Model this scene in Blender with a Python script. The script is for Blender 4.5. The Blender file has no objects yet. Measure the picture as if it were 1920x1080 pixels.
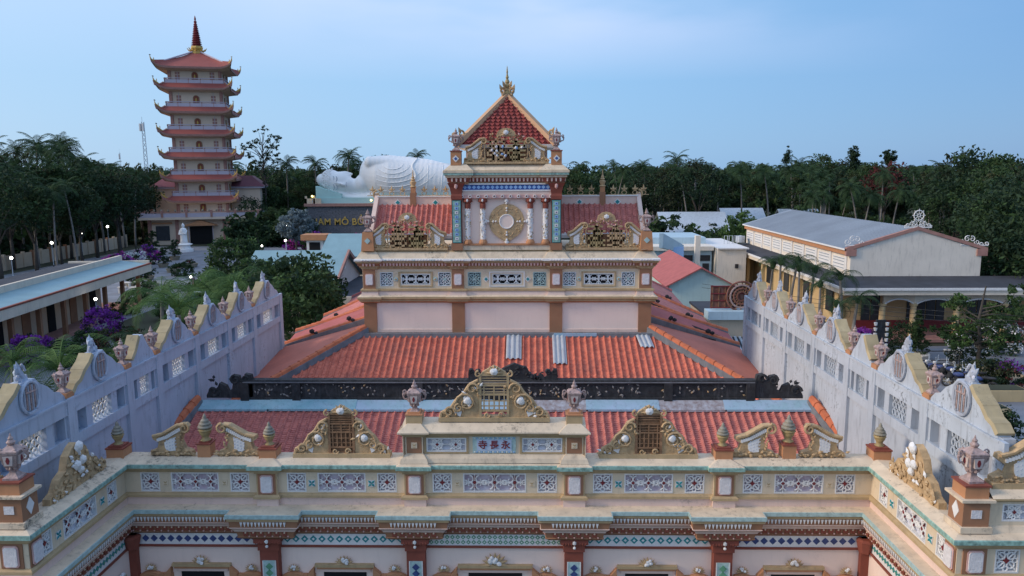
import bpy, math, random
import numpy as np
from mathutils import Matrix, Vector, noise
random.seed(7)
SC = bpy.context.scene
COL = SC.collection
PI = math.pi

# ---------------------------------------------------------------- camera
CAMZ = 14.5
PITCH = math.atan(218/1440); YAW = math.atan(30/1440*math.cos(PITCH)); ROLL = 0.005
cd = bpy.data.cameras.new('camera'); cam = bpy.data.objects.new('camera', cd); COL.objects.link(cam)
cd.sensor_width = 36; cd.lens = 27; cd.clip_start = 0.5; cd.clip_end = 6000
_F = Vector((-math.sin(YAW)*math.cos(PITCH), math.cos(YAW)*math.cos(PITCH), -math.sin(PITCH)))
_R0 = Vector((math.cos(YAW), math.sin(YAW), 0)); _U0 = _R0.cross(_F)
_R = _R0*math.cos(ROLL) - _U0*math.sin(ROLL); _U = _U0*math.cos(ROLL) + _R0*math.sin(ROLL)
cam.matrix_world = Matrix((( _R.x,_U.x,-_F.x,0),(_R.y,_U.y,-_F.y,0),(_R.z,_U.z,-_F.z,CAMZ),(0,0,0,1)))
SC.camera = cam

# ---------------------------------------------------------------- light
SUN_EL = math.radians(26); SUN_AZ = math.radians(258)      # azimuth from +Y clockwise: behind and left of the camera
W = bpy.data.worlds.new('World'); SC.world = W; W.use_nodes = True
nt = W.node_tree; nt.nodes.clear()
def wn(t, **k):
    n = nt.nodes.new(t)
    for a, b in k.items(): setattr(n, a, b)
    return n
sky = wn('ShaderNodeTexSky', sky_type='NISHITA', sun_disc=False, sun_elevation=SUN_EL, sun_rotation=SUN_AZ,
         altitude=0, air_density=1.0, dust_density=0.6, ozone_density=2.0)
tc = wn('ShaderNodeTexCoord'); sx = wn('ShaderNodeSeparateXYZ')
L = nt.links.new
L(tc.outputs['Generated'], sx.inputs[0])
# thin even dusk overcast: brighter towards the west (left), deeper blue to the right
mr = wn('ShaderNodeMapRange'); mr.inputs[1].default_value = -.6; mr.inputs[2].default_value = .62
L(sx.outputs['X'], mr.inputs[0])
vr = wn('ShaderNodeValToRGB'); e = vr.color_ramp.elements; e[0].position = 0; e[0].color = (.43,.66,.94,1); e[1].position = 1; e[1].color = (.15,.34,.66,1)
k = vr.color_ramp.elements.new(.52); k.color = (.30,.56,.90,1)
L(mr.outputs[0], vr.inputs[0])
up = wn('ShaderNodeMapRange'); up.inputs[1].default_value = 0; up.inputs[2].default_value = .5; up.inputs[3].default_value = 7.1; up.inputs[4].default_value = 9.0
L(sx.outputs['Z'], up.inputs[0])
vs = wn('ShaderNodeVectorMath', operation='SCALE'); L(vr.outputs[0], vs.inputs[0]); L(up.outputs[0], vs.inputs['Scale'])
m1 = wn('ShaderNodeMixRGB'); m1.inputs[0].default_value = .85; L(sky.outputs[0], m1.inputs[1]); L(vs.outputs[0], m1.inputs[2])
mp = wn('ShaderNodeMapping'); mp.inputs['Scale'].default_value = (1.0, 1.0, 4.0); mp.inputs['Location'].default_value = (.35, .2, .1)
nz = wn('ShaderNodeTexNoise'); nz.inputs['Scale'].default_value = 1.5; nz.inputs['Detail'].default_value = 5; nz.inputs['Roughness'].default_value = .45
L(tc.outputs['Generated'], mp.inputs[0]); L(mp.outputs[0], nz.inputs['Vector'])
cr = wn('ShaderNodeMapRange'); cr.inputs[1].default_value = .36; cr.inputs[2].default_value = .6; cr.interpolation_type = 'SMOOTHSTEP'; L(nz.outputs['Fac'], cr.inputs[0])
hi = wn('ShaderNodeMapRange'); hi.inputs[1].default_value = .11; hi.inputs[2].default_value = .26; hi.inputs[4].default_value = .95; L(sx.outputs['Z'], hi.inputs[0])
mul = wn('ShaderNodeMath', operation='MULTIPLY'); L(cr.outputs[0], mul.inputs[0]); L(hi.outputs[0], mul.inputs[1])
mx = wn('ShaderNodeMixRGB'); mx.inputs[2].default_value = (6.7, 6.8, 8.6, 1)
bg = wn('ShaderNodeBackground'); bg.inputs['Strength'].default_value = 0.10
out = wn('ShaderNodeOutputWorld')
ax = wn('ShaderNodeMath', operation='ABSOLUTE'); L(sx.outputs['X'], ax.inputs[0])
cm = wn('ShaderNodeMapRange'); cm.inputs[1].default_value = .45; cm.inputs[2].default_value = .05; cm.inputs[3].default_value = .25; L(ax.outputs[0], cm.inputs[0])
mul2 = wn('ShaderNodeMath', operation='MULTIPLY'); L(mul.outputs[0], mul2.inputs[0]); L(cm.outputs[0], mul2.inputs[1])
L(mul2.outputs[0], mx.inputs[0]); L(m1.outputs[0], mx.inputs[1]); L(mx.outputs[0], bg.inputs[0]); L(bg.outputs[0], out.inputs[0])
sl = bpy.data.lights.new('sun', 'SUN'); sl.energy = 1.9; sl.angle = math.radians(14); sl.color = (1.0, .82, .64)
sun = bpy.data.objects.new('sun', sl); COL.objects.link(sun)
_sd = Vector((math.sin(SUN_AZ)*math.cos(SUN_EL), math.cos(SUN_AZ)*math.cos(SUN_EL), math.sin(SUN_EL)))
sun.rotation_euler = _sd.to_track_quat('Z', 'Y').to_euler()
SC.view_settings.view_transform = 'Standard'; SC.view_settings.look = 'None'
SC.view_settings.exposure = 0.5; SC.view_settings.gamma = 1
SC.cycles.max_bounces = 6; SC.cycles.transparent_max_bounces = 6

# ---------------------------------------------------------------- mesh helper
class MB:
    def __init__(s):
        s.v = []; s.f = []; s.m = []; s.n = 0; s.mats = []; s.T = np.eye(4)
    def at(s, x=0, y=0, z=0, rz=0, sc=1, rx=0, ry=0, sx=1, sz=1):
        M = Matrix.Translation((x, y, z)) @ Matrix.Rotation(rz, 4, 'Z') @ Matrix.Rotation(rx, 4, 'X') @ Matrix.Rotation(ry, 4, 'Y') @ Matrix.Diagonal((sc*sx, sc, sc*sz, 1))
        s.T = np.array(M); return s
    def mi(s, m):
        if m not in s.mats: s.mats.append(m)
        return s.mats.index(m)
    def add(s, v, f, m):
        v = np.asarray(v, float)
        v = v @ s.T[:3, :3].T + s.T[:3, 3]
        s.v.append(v); k = s.n; i = s.mi(m)
        s.f.extend([tuple(a+k for a in q) for q in f]); s.m.extend([i]*len(f)); s.n += len(v)
    def box(s, x0, x1, y0, y1, z0, z1, m):
        s.add([(x0,y0,z0),(x1,y0,z0),(x1,y1,z0),(x0,y1,z0),(x0,y0,z1),(x1,y0,z1),(x1,y1,z1),(x0,y1,z1)],
              [(0,3,2,1),(4,5,6,7),(0,1,5,4),(1,2,6,5),(2,3,7,6),(3,0,4,7)], m)
    def hexa(s, p, m):   # 8 points: bottom ring 4 then top ring 4
        s.add(p, [(0,3,2,1),(4,5,6,7),(0,1,5,4),(1,2,6,5),(2,3,7,6),(3,0,4,7)], m)
    def poly(s, p, m): s.add(p, [tuple(range(len(p)))], m)
    def slab(s, p, t, m):   # polygon given by 3D points, thickened downwards by t
        n = len(p); b = [(a[0], a[1], a[2]-t) for a in p]
        s.add(list(p)+b, [tuple(range(n)), tuple(range(2*n-1, n-1, -1))] + [(i, i+n, (i+1) % n+n, (i+1) % n) for i in range(n)], m)
    def plate(s, pts, y0, y1, m):  # outline in x,z ; front y0 back y1  (counter-clockwise seen from -y)
        n = len(pts); a = [(p[0], y0, p[1]) for p in pts]; b = [(p[0], y1, p[1]) for p in pts]
        s.add(a+b, [tuple(range(n)), tuple(range(2*n-1, n-1, -1))] + [(i, i+n, (i+1) % n+n, (i+1) % n) for i in range(n)], m)
    def lathe(s, prof, n, m, c=(0,0,0), off=0.0, sq=False):
        v = []; f = []
        k = math.sqrt(2) if sq else 1
        if sq: n = 4; off = PI/4
        for r, z in prof:
            for i in range(n):
                a = off+2*PI*i/n; v.append((c[0]+r*k*math.cos(a), c[1]+r*k*math.sin(a), c[2]+z))
        for j in range(len(prof)-1):
            for i in range(n):
                a = j*n+i; b = j*n+(i+1) % n; f.append((a, b, b+n, a+n))
        f.append(tuple(range(n-1, -1, -1))); f.append(tuple(range((len(prof)-1)*n, len(prof)*n)))
        s.add(v, f, m)
    def tube(s, pts, r, m, n=6, flat=1.0):
        P = [Vector(p) for p in pts]; k = len(P); R = r if isinstance(r, (list, tuple)) else [r]*k
        v = []; f = []
        for i in range(k):
            d = (P[min(i+1, k-1)]-P[max(i-1, 0)])
            if d.length < 1e-9: d = Vector((0, 0, 1))
            d.normalize()
            ref = Vector((0, 1, 0)) if abs(d.y) < .9 else Vector((1, 0, 0))
            a = d.cross(ref).normalized(); b = a.cross(d)
            for j in range(n):
                t = 2*PI*j/n; v.append(P[i]+a*math.cos(t)*R[i]+b*math.sin(t)*R[i]*flat)
        for i in range(k-1):
            for j in range(n):
                a = i*n+j; b = i*n+(j+1) % n; f.append((a, b, b+n, a+n))
        f.append(tuple(range(n-1, -1, -1))); f.append(tuple(range((k-1)*n, k*n)))
        s.add([tuple(q) for q in v], f, m)
    def spiral(s, x, z, r0, a0, turns, w, m, y=0, sgn=1, k=14):
        pts = []; R = []
        for i in range(k+1):
            t = i/k; a = a0+sgn*turns*2*PI*t; r = r0*(1-.82*t)
            pts.append((x+r*math.cos(a), y, z+r*math.sin(a))); R.append(w*(1-.45*t))
        s.tube(pts, R, m, 5)
    def blob(s, c, r, m, sub=1, nz=0.0, seed=0):
        v, f = ICO[sub]
        V = []
        for p in v:
            q = Vector(p)
            g = 1+nz*noise.noise(q*1.7+Vector((seed*3.1, seed*1.7, seed))) if nz else 1
            V.append((c[0]+q.x*r[0]*g, c[1]+q.y*r[1]*g, c[2]+q.z*r[2]*g))
        s.add(V, f, m)
    def leaf(s, x, z, ang, ln, w, m, y=0, th=.05):
        ca, sa = math.cos(ang), math.sin(ang)
        def q(u, v, h): return (x+u*ca-v*sa, y+h, z+u*sa+v*ca)
        s.add([q(0,0,0), q(ln*.45,w,0), q(ln,0,0), q(ln*.45,-w,0), q(ln*.4,0,-th), q(ln*.4,0,th)],
              [(0,4,1),(1,4,2),(2,4,3),(3,4,0),(0,1,5),(1,2,5),(2,3,5),(3,0,5)], m)
    def sweep(s, path, prof, mats):
        """path in plan, left to right seen from outside; prof = (outward offset, z); mats per profile step"""
        P = [Vector((p[0], p[1])) for p in path]; n = len(P); N = []
        for i in range(n):
            a = (P[i]-P[i-1]).normalized() if i > 0 else (P[1]-P[0]).normalized()
            b = (P[i+1]-P[i]).normalized() if i < n-1 else a
            na = Vector((a.y, -a.x)); nb = Vector((b.y, -b.x))
            k = na+nb; N.append(k/max(.3, (1+na.dot(nb))))
        for j in range(len(prof)-1):
            (d0, z0), (d1, z1) = prof[j], prof[j+1]
            v = []; f = []
            for i in range(n):
                a = P[i]+N[i]*d0; b = P[i]+N[i]*d1
                v += [(a.x, a.y, z0), (b.x, b.y, z1)]
            for i in range(n-1): f.append((2*i, 2*i+1, 2*i+3, 2*i+2))
            s.add(v, f, mats[j] if isinstance(mats, (list, tuple)) else mats)
    def mesh(s, name='m', smooth=False):
        me = bpy.data.meshes.new(name)
        V = np.concatenate(s.v) if s.v else np.zeros((0, 3))
        me.from_pydata(V.tolist(), [], s.f)
        for m in s.mats: me.materials.append(m)
        me.polygons.foreach_set('material_index', s.m)
        if smooth: me.polygons.foreach_set('use_smooth', [True]*len(s.f))
        me.update(); return me
    def build(s, name, parent=None, smooth=False, label=None):
        o = bpy.data.objects.new(name, s.mesh(name, smooth)); COL.objects.link(o)
        if parent is not None:
            o.parent = parent
            top = parent
            while top.parent: top = top.parent
            if parent is top: o.matrix_parent_inverse = Matrix.Translation(-Vector(top.location))
        if label: o['label'] = label
        return o
def _ico():
    import bmesh
    d = {}
    for k in (1, 2, 3):
        b = bmesh.new(); bmesh.ops.create_icosphere(b, subdivisions=k, radius=1)
        d[k] = ([tuple(v.co) for v in b.verts], [tuple(v.index for v in f.verts) for f in b.faces]); b.free()
    return d
ICO = _ico()
def thing(name, label, cat, loc=(0,0,0), group=None, rz=0):
    o = bpy.data.objects.new(name, None); COL.objects.link(o); o.empty_display_size = .3
    o.location = loc; o.rotation_euler = (0, 0, rz); o['label'] = label; o['category'] = cat
    if group: o['group'] = group
    return o
def tag(o, label, cat, group=None, kind=None):
    if label: o['label'] = label
    if cat: o['category'] = cat
    if group: o['group'] = group
    if kind: o['kind'] = kind
    return o
def struct(o): o['kind'] = 'structure'; return o
def inst(mesh, name, parent, loc=(0,0,0), rz=0, sc=1, rx=0, scale=None):
    """another object sharing mesh data, placed as a child (world coordinates)"""
    o = bpy.data.objects.new(name, mesh); COL.objects.link(o)
    o.location = loc; o.rotation_euler = (rx, 0, rz); o.scale = scale or (sc, sc, sc)
    if parent is not None:
        o.parent = parent
        top = parent
        while top.parent: top = top.parent
        if parent is top: o.matrix_parent_inverse = Matrix.Translation(-Vector(top.location))
        else: o.matrix_parent_inverse = Matrix.Identity(4)
    return o
def copy_thing(o, loc, rz=0, sc=1, label=None, scale=None):
    c = o.copy(); COL.objects.link(c); c.location = loc; c.rotation_euler = (0, 0, rz); c.scale = scale or (sc, sc, sc)
    if label: c['label'] = label
    for ch in list(o.children):
        k = ch.copy(); COL.objects.link(k); k.parent = c
        for g in list(ch.children):
            q = g.copy(); COL.objects.link(q); q.parent = k
    return c

# ---------------------------------------------------------------- materials
def pm(name, col, rough=.85, var=.22, scale=2.0, stain=.0, stain_col=(.05,.05,.05), col2=None, bump=.0, bscale=30, spec=.3, metal=0, seed=0, emit=0, backlight=0, speck=0):
    m = bpy.data.materials.new(name); m.use_nodes = True; t = m.node_tree; t.nodes.clear(); N = t.nodes.new; l = t.links.new
    o = N('ShaderNodeOutputMaterial'); p = N('ShaderNodeBsdfPrincipled'); l(p.outputs[0], o.inputs[0])
    p.inputs['Roughness'].default_value = rough; p.inputs['Metallic'].default_value = metal
    p.inputs['Specular IOR Level'].default_value = spec
    c = N('ShaderNodeTexCoord'); n1 = N('ShaderNodeTexNoise'); n1.inputs['Scale'].default_value = scale; n1.inputs['Detail'].default_value = 6
    mpn = N('ShaderNodeMapping'); mpn.inputs['Location'].default_value = (seed, seed*.7, 0)
    l(c.outputs['Object'], mpn.inputs[0]); l(mpn.outputs[0], n1.inputs['Vector'])
    r = N('ShaderNodeValToRGB'); e = r.color_ramp.elements; e[0].position = .3; e[1].position = .7
    a = col2 or tuple(x*(1-var) for x in col); e[0].color = (*a, 1); e[1].color = (*col, 1)
    l(n1.outputs['Fac'], r.inputs[0]); last = r.outputs[0]
    if stain > 0:
        m2 = N('ShaderNodeMapping'); m2.inputs['Scale'].default_value = (3.5, 3.5, .55); l(c.outputs['Object'], m2.inputs[0])
        n2 = N('ShaderNodeTexNoise'); n2.inputs['Scale'].default_value = 1.6; n2.inputs['Detail'].default_value = 8; n2.inputs['Roughness'].default_value = .7
        l(m2.outputs[0], n2.inputs['Vector'])
        r2 = N('ShaderNodeValToRGB'); r2.color_ramp.elements[0].position = .52; r2.color_ramp.elements[1].position = .78
        l(n2.outputs['Fac'], r2.inputs[0])
        q = N('ShaderNodeMath'); q.operation = 'MULTIPLY'; q.inputs[1].default_value = stain; l(r2.outputs[0], q.inputs[0])
        x = N('ShaderNodeMixRGB'); x.inputs[2].default_value = (*stain_col, 1); l(q.outputs[0], x.inputs[0]); l(last, x.inputs[1]); last = x.outputs[0]
    if speck > 0:
        n4 = N('ShaderNodeTexNoise'); n4.inputs['Scale'].default_value = 7; n4.inputs['Detail'].default_value = 10; n4.inputs['Roughness'].default_value = .8; l(c.outputs['Object'], n4.inputs['Vector'])
        n5 = N('ShaderNodeTexNoise'); n5.inputs['Scale'].default_value = .7; n5.inputs['Detail'].default_value = 3; l(c.outputs['Object'], n5.inputs['Vector'])
        s5 = N('ShaderNodeMath'); s5.operation = 'MULTIPLY_ADD'; l(n5.outputs['Fac'], s5.inputs[0]); s5.inputs[1].default_value = .5; l(n4.outputs['Fac'], s5.inputs[2])
        r4 = N('ShaderNodeMapRange'); r4.inputs[1].default_value = .84; r4.inputs[2].default_value = .98; r4.inputs[4].default_value = speck; l(s5.outputs[0], r4.inputs[0])
        x4 = N('ShaderNodeMixRGB'); x4.inputs[2].default_value = (.055,.055,.055,1); l(r4.outputs[0], x4.inputs[0]); l(last, x4.inputs[1]); last = x4.outputs[0]
    l(last, p.inputs['Base Color'])
    if bump > 0:
        n3 = N('ShaderNodeTexNoise'); n3.inputs['Scale'].default_value = bscale; n3.inputs['Detail'].default_value = 4; l(c.outputs['Object'], n3.inputs['Vector'])
        b = N('ShaderNodeBump'); b.inputs['Strength'].default_value = bump; b.inputs['Distance'].default_value = .02
        l(n3.outputs['Fac'], b.inputs['Height']); l(b.outputs[0], p.inputs['Normal'])
    if emit > 0:
        p.inputs['Emission Color'].default_value = (*col, 1); p.inputs['Emission Strength'].default_value = emit
    if backlight: 
        tr = N('ShaderNodeBsdfTranslucent'); l(last, tr.inputs[0]); ms = N('ShaderNodeMixShader'); ms.inputs[0].default_value = backlight
        l(p.outputs[0], ms.inputs[1]); l(tr.outputs[0], ms.inputs[2]); l(ms.outputs[0], o.inputs[0])
    return m
def tilemat(name, c1, c2, c3, sx=.29, sy=.1):
    """clay tiles: every tile a slightly different red, lichen and soot in patches"""
    m = pm(name, c1, .8, .2); t = m.node_tree; N = t.nodes.new; l = t.links.new
    p = [n for n in t.nodes if n.type == 'BSDF_PRINCIPLED'][0]
    c = N('ShaderNodeTexCoord'); mp_ = N('ShaderNodeMapping'); mp_.inputs['Scale'].default_value = (1/sx, 1/sy*.9, 1); l(c.outputs['Object'], mp_.inputs[0])
    v = N('ShaderNodeTexVoronoi'); v.inputs['Scale'].default_value = 1; l(mp_.outputs[0], v.inputs['Vector'])
    s = N('ShaderNodeSeparateColor'); l(v.outputs['Color'], s.inputs[0])
    r = N('ShaderNodeValToRGB'); e = r.color_ramp.elements; e[0].position = .1; e[0].color = (*c2, 1); e[1].position = .9; e[1].color = (*c1, 1)
    l(s.outputs[0], r.inputs[0])
    n = N('ShaderNodeTexNoise'); n.inputs['Scale'].default_value = .9; n.inputs['Detail'].default_value = 8; n.inputs['Roughness'].default_value = .65; l(c.outputs['Object'], n.inputs['Vector'])
    r2 = N('ShaderNodeValToRGB'); r2.color_ramp.elements[0].position = .5; r2.color_ramp.elements[1].position = .75; l(n.outputs['Fac'], r2.inputs[0])
    q = N('ShaderNodeMath'); q.operation = 'MULTIPLY'; q.inputs[1].default_value = .45; l(r2.outputs[0], q.inputs[0])
    x = N('ShaderNodeMixRGB'); x.inputs[2].default_value = (*c3, 1); l(q.outputs[0], x.inputs[0]); l(r.outputs[0], x.inputs[1]); l(x.outputs[0], p.inputs['Base Color'])
    return m
M = {}
M['cream'] = pm('cream_plaster', (.72,.585,.42), .85, .12, 1.2, .35, (.2,.17,.14), speck=.35)
M['creamtop'] = pm('weathered_cream', (.74,.60,.44), .85, .2, 2.5, .5, (.14,.125,.11), speck=.85)
M['ochre'] = pm('ochre_paint', (.50,.36,.20), .8, .2, 3, .4, (.12,.1,.08), speck=.4)
M['gold'] = pm('old_gold_stucco', (.58,.395,.215), .8, .35, 5, .5, (.16,.13,.10), bump=.8, bscale=18, speck=.6)
M['pink'] = pm('pink_plaster', (.75,.56,.48), .88, .12, 1.0, .25, (.3,.24,.2), speck=.4)
M['pinkwall'] = pm('pale_pink_wall', (.86,.68,.59), .88, .07, .8, .14, (.45,.33,.28), speck=.12)
M['brown'] = pm('brown_paint', (.34,.17,.095), .75, .15, 2)
M['redbrown'] = pm('red_brown_paint', (.27,.075,.05), .7, .2, 3, .2)
M['terra'] = pm('terracotta_paint', (.50,.24,.12), .8, .15, 3, .2)
M['white'] = pm('white_glaze', (.78,.76,.74), .5, .12, 4, .2, (.3,.27,.25))
M['plaque'] = pm('white_relief_plaque', (.76,.72,.72), .6, .2, 14, bump=.8, bscale=22)
M['pinktrim'] = pm('pink_trim', (.68,.42,.38), .8)
M['teal'] = pm('teal_glaze', (.36,.58,.50), .35, .55, 9, .5, (.05,.08,.07), spec=.5, speck=.9)
M['tealtile'] = pm('pale_teal_tile', (.46,.62,.60), .4, .3, 9, .4, (.08,.12,.12), spec=.5, speck=.7)
M['dteal'] = pm('deep_teal_tile', (.03,.28,.30), .4, .3, 8)
M['blue'] = pm('blue_tile', (.045,.11,.36), .4, .3, 8)
M['lblue'] = pm('light_blue_tile', (.30,.48,.78), .4, .15, 8)
M['navy'] = pm('navy_tile', (.06,.09,.24), .4, .4, 8)
M['green'] = pm('green_tile', (.15,.36,.22), .5, .3, 8)
M['maroon'] = pm('maroon_glaze', (.22,.035,.04), .5, .2, 5)
M['recess'] = pm('recess_plaster', (.62,.62,.68), .9, .2, 3, .3)
M['pinkrecess'] = pm('pink_recess', (.60,.55,.60), .9, .35, 8, col2=(.46,.34,.40))
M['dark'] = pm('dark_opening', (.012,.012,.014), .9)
M['black'] = pm('soot_black_ridge', (.045,.047,.052), .85, .5, 5, .6, (.16,.16,.17), bump=.7)
M['flash'] = pm('blue_grey_flashing', (.34,.46,.60), .7, .35, 2.2, .6, (.12,.15,.21), col2=(.26,.42,.50), speck=.7)
M['flash2'] = pm('teal_painted_flashing', (.22,.42,.48), .7, .35, 2.2, .6, (.10,.15,.18), col2=(.34,.50,.58), speck=.7)
M['peel'] = pm('peeling_mortar', (.44,.46,.52), .9, .5, 6, .8, (.13,.10,.10), col2=(.25,.20,.20), bump=.6, speck=1.0)
M['lead'] = pm('grey_mortar', (.20,.21,.23), .9, .3, 3, .6, (.07,.07,.08))
M['wallshade'] = pm('whitewashed_wall_shaded', (.48,.54,.64), .9, .18, .7, .8, (.20,.23,.28), speck=.6)  # left wall's copy of the whitewash, blue shade put into its colour
M['wallsunny'] = pm('whitewashed_wall_sunny', (.50,.55,.62), .9, .22, .7, .95, (.20,.22,.25), speck=1)  # same whitewash for the right wall, sunlit tone put into its colour
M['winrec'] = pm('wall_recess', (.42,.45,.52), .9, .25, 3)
M['urn'] = pm('pink_ceramic', (.50,.36,.33), .6, .5, 9, .4, (.1,.08,.07), bump=.8, bscale=25, speck=.5)
M['bead'] = pm('aged_gold_finial', (.46,.34,.16), .6, .4, 8, .4, (.14,.15,.14))
M['beadtop'] = pm('grey_green_glaze', (.31,.28,.22), .6, .4, 8)
M['rust'] = pm('rusty_fret', (.36,.20,.11), .85, .5, 8, .3, speck=.5)
M['tile'] = tilemat('orange_clay_tiles', (.66,.205,.135), (.50,.145,.10), (.28,.14,.12))
M['tile2'] = tilemat('old_red_tiles', (.56,.195,.16), (.42,.14,.12), (.22,.12,.12))
M['flatred'] = pm('orange_red_sheet', (.56,.19,.135), .8, .18, .8, .4, (.25,.12,.10), speck=.3)
M['darkred'] = pm('red_roof', (.44,.125,.115), .8, .2, 1.5, .4, (.2,.1,.1), speck=.4)
M['hiptile'] = pm('orange_hip_tile', (.62,.18,.085), .75, .3, 3, .2)
M['metal'] = pm('galvanised_sheet', (.55,.60,.65), .4, .2, 3, metal=.3)
# ================================================================ shared ornament
AX = -0.97                                    # the temple's axis
def lattice_panel(w, h, wide, back, white=None, core=None):
    """recess (frame + back) and its scroll lattice, centred, front face at y=0"""
    white = white or M['white']; core = core or M['maroon']
    b = MB(); d = .11; t = .035
    b.box(-w/2, w/2, d, d+.03, -h/2, h/2, back)
    b.box(-w/2, -w/2+t, -.004, d, -h/2, h/2, white); b.box(w/2-t, w/2, -.004, d, -h/2, h/2, white)
    b.box(-w/2+t, w/2-t, -.004, d, h/2-t, h/2, white); b.box(-w/2+t, w/2-t, -.004, d, -h/2, -h/2+t, white)
    l = MB(); y = .045; r = .022
    def ring(x, z, R, rr=r, n=14, a0=0, a1=2*PI):
        l.tube([(x+R*math.cos(a0+(a1-a0)*i/n), y, z+R*math.sin(a0+(a1-a0)*i/n)) for i in range(n+1)], rr, white, 5)
    def rose(x, z, R):
        for q in range(4):
            a = q*PI/2+PI/4
            ring(x+R*.62*math.cos(a), z+R*.62*math.sin(a), R*.34, r*.95, 10)
            l.tube([(x+.1*R*math.cos(a), y, z+.1*R*math.sin(a)), (x+1.25*R*math.cos(a), y, z+1.25*R*math.sin(a))], r, white, 4)
            a += PI/4
            ring(x+R*.8*math.cos(a), z+R*.8*math.sin(a), R*.22, r*.8, 8)
        l.at(x, y-.03, z, ry=PI/4); q = R*.19; l.box(-q, q, 0, .05, -q, q, core); l.at()
    R = h/2-t
    if not wide: rose(0, 0, R)
    else:
        n = 2 if w < 1.3 else 3
        step = (w-2*t)/n
        for i in range(n):
            x = -w/2+t+step*(i+.5)
            if wide == 2: rose(x, 0, min(R, step/2)); continue
            for sg in (-1, 1):
                l.spiral(x+sg*step*.24, R*.33, R*.5, PI/2, .9, r*1.1, white, y, sg)
                l.spiral(x+sg*step*.24, -R*.33, R*.5, -PI/2, .9, r*1.1, white, y, -sg)
                ring(x+sg*step*.47, 0, R*.26, r, 8)
            l.at(x, y-.02, 0, ry=PI/4); q = R*.16; l.box(-q, q, 0, .04, -q, q, core); l.at()
            for sg in (-1, 1): l.plate([(x-.05, -R*.5*sg-.05), (x+.05, -R*.5*sg-.05), (x+.03, -R*.5*sg+.06), (x-.03, -R*.5*sg+.06)], y-.01, y+.03, core)
            l.tube([(x, y, -R), (x, y, R)], r*.8, white, 4)
        l.tube([(-w/2, y, 0), (w/2, y, 0)], r*.8, white, 4)
    return b.mesh('panel'), l.mesh('lattice')
_pc = {}
HOLES = []
def put_panel(parent, x, y, z, w, h, wide, back, rz=0, white=None, core=None):
    HOLES.append((x, y, z, w, h))
    k = (round(w, 2), round(h, 2), wide, back.name, white and white.name)
    if k not in _pc: _pc[k] = lattice_panel(w, h, wide, back, white, core)
    a = inst(_pc[k][0], 'lattice_panel', parent, (x, y, z), rz)
    inst(_pc[k][1], 'scrollwork', a)
_tc = {}
def put_small(parent, name, key, x, y, z, rz=0):
    if key not in _tc:
        b = MB()
        if key == 'star':
            b.box(-.1, .1, 0, .012, -.1, .1, M['white'])
            for q in range(4): b.leaf(0, 0, PI/4+q*PI/2, .14, .035, M['dteal'], -.01, .03)
        elif key == 'bat':
            b.box(-.085, .085, 0, .015, -.085, .085, M['cream'])
            b.plate([(-.05,.05),(-.03,.0),(0,-.02),(.03,0),(.05,.05),(0,.02)], -.008, 0, M['ochre']); b.box(-.045,.045,-.008,0,-.06,-.045,M['ochre'])
        elif key == 'plaque':
            w, h, c = .19, .275, .05
            o = [(-w+c,-h),(w-c,-h),(w,-h+c),(w,h-c),(w-c,h),(-w+c,h),(-w,h-c),(-w,-h+c)]
            b.plate(o, -.02, 0, M['pinktrim'])
            b.plate([(p[0]*.84, p[1]*.88) for p in o], -.045, -.02, M['plaque'])
        elif key == 'diamond':
            b.at(0, 0, 0, ry=PI/4); b.box(-.1, .1, -.01, .01, -.1, .1, M['white']); b.box(-.06, .06, -.018, -.01, -.06, .06, M['dteal'])
        elif key == 'flower':
            b.lathe([(.10,0),(.10,.02),(.06,.03)], 12, M['tealtile']); b.lathe([(.05,.03),(.02,.05)], 8, M['gold'])
        me = b.mesh(key); _tc[key] = me
    return inst(_tc[key], name, parent, (x, y, z), rz, rx=(PI/2 if key == 'flower' else 0))

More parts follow.
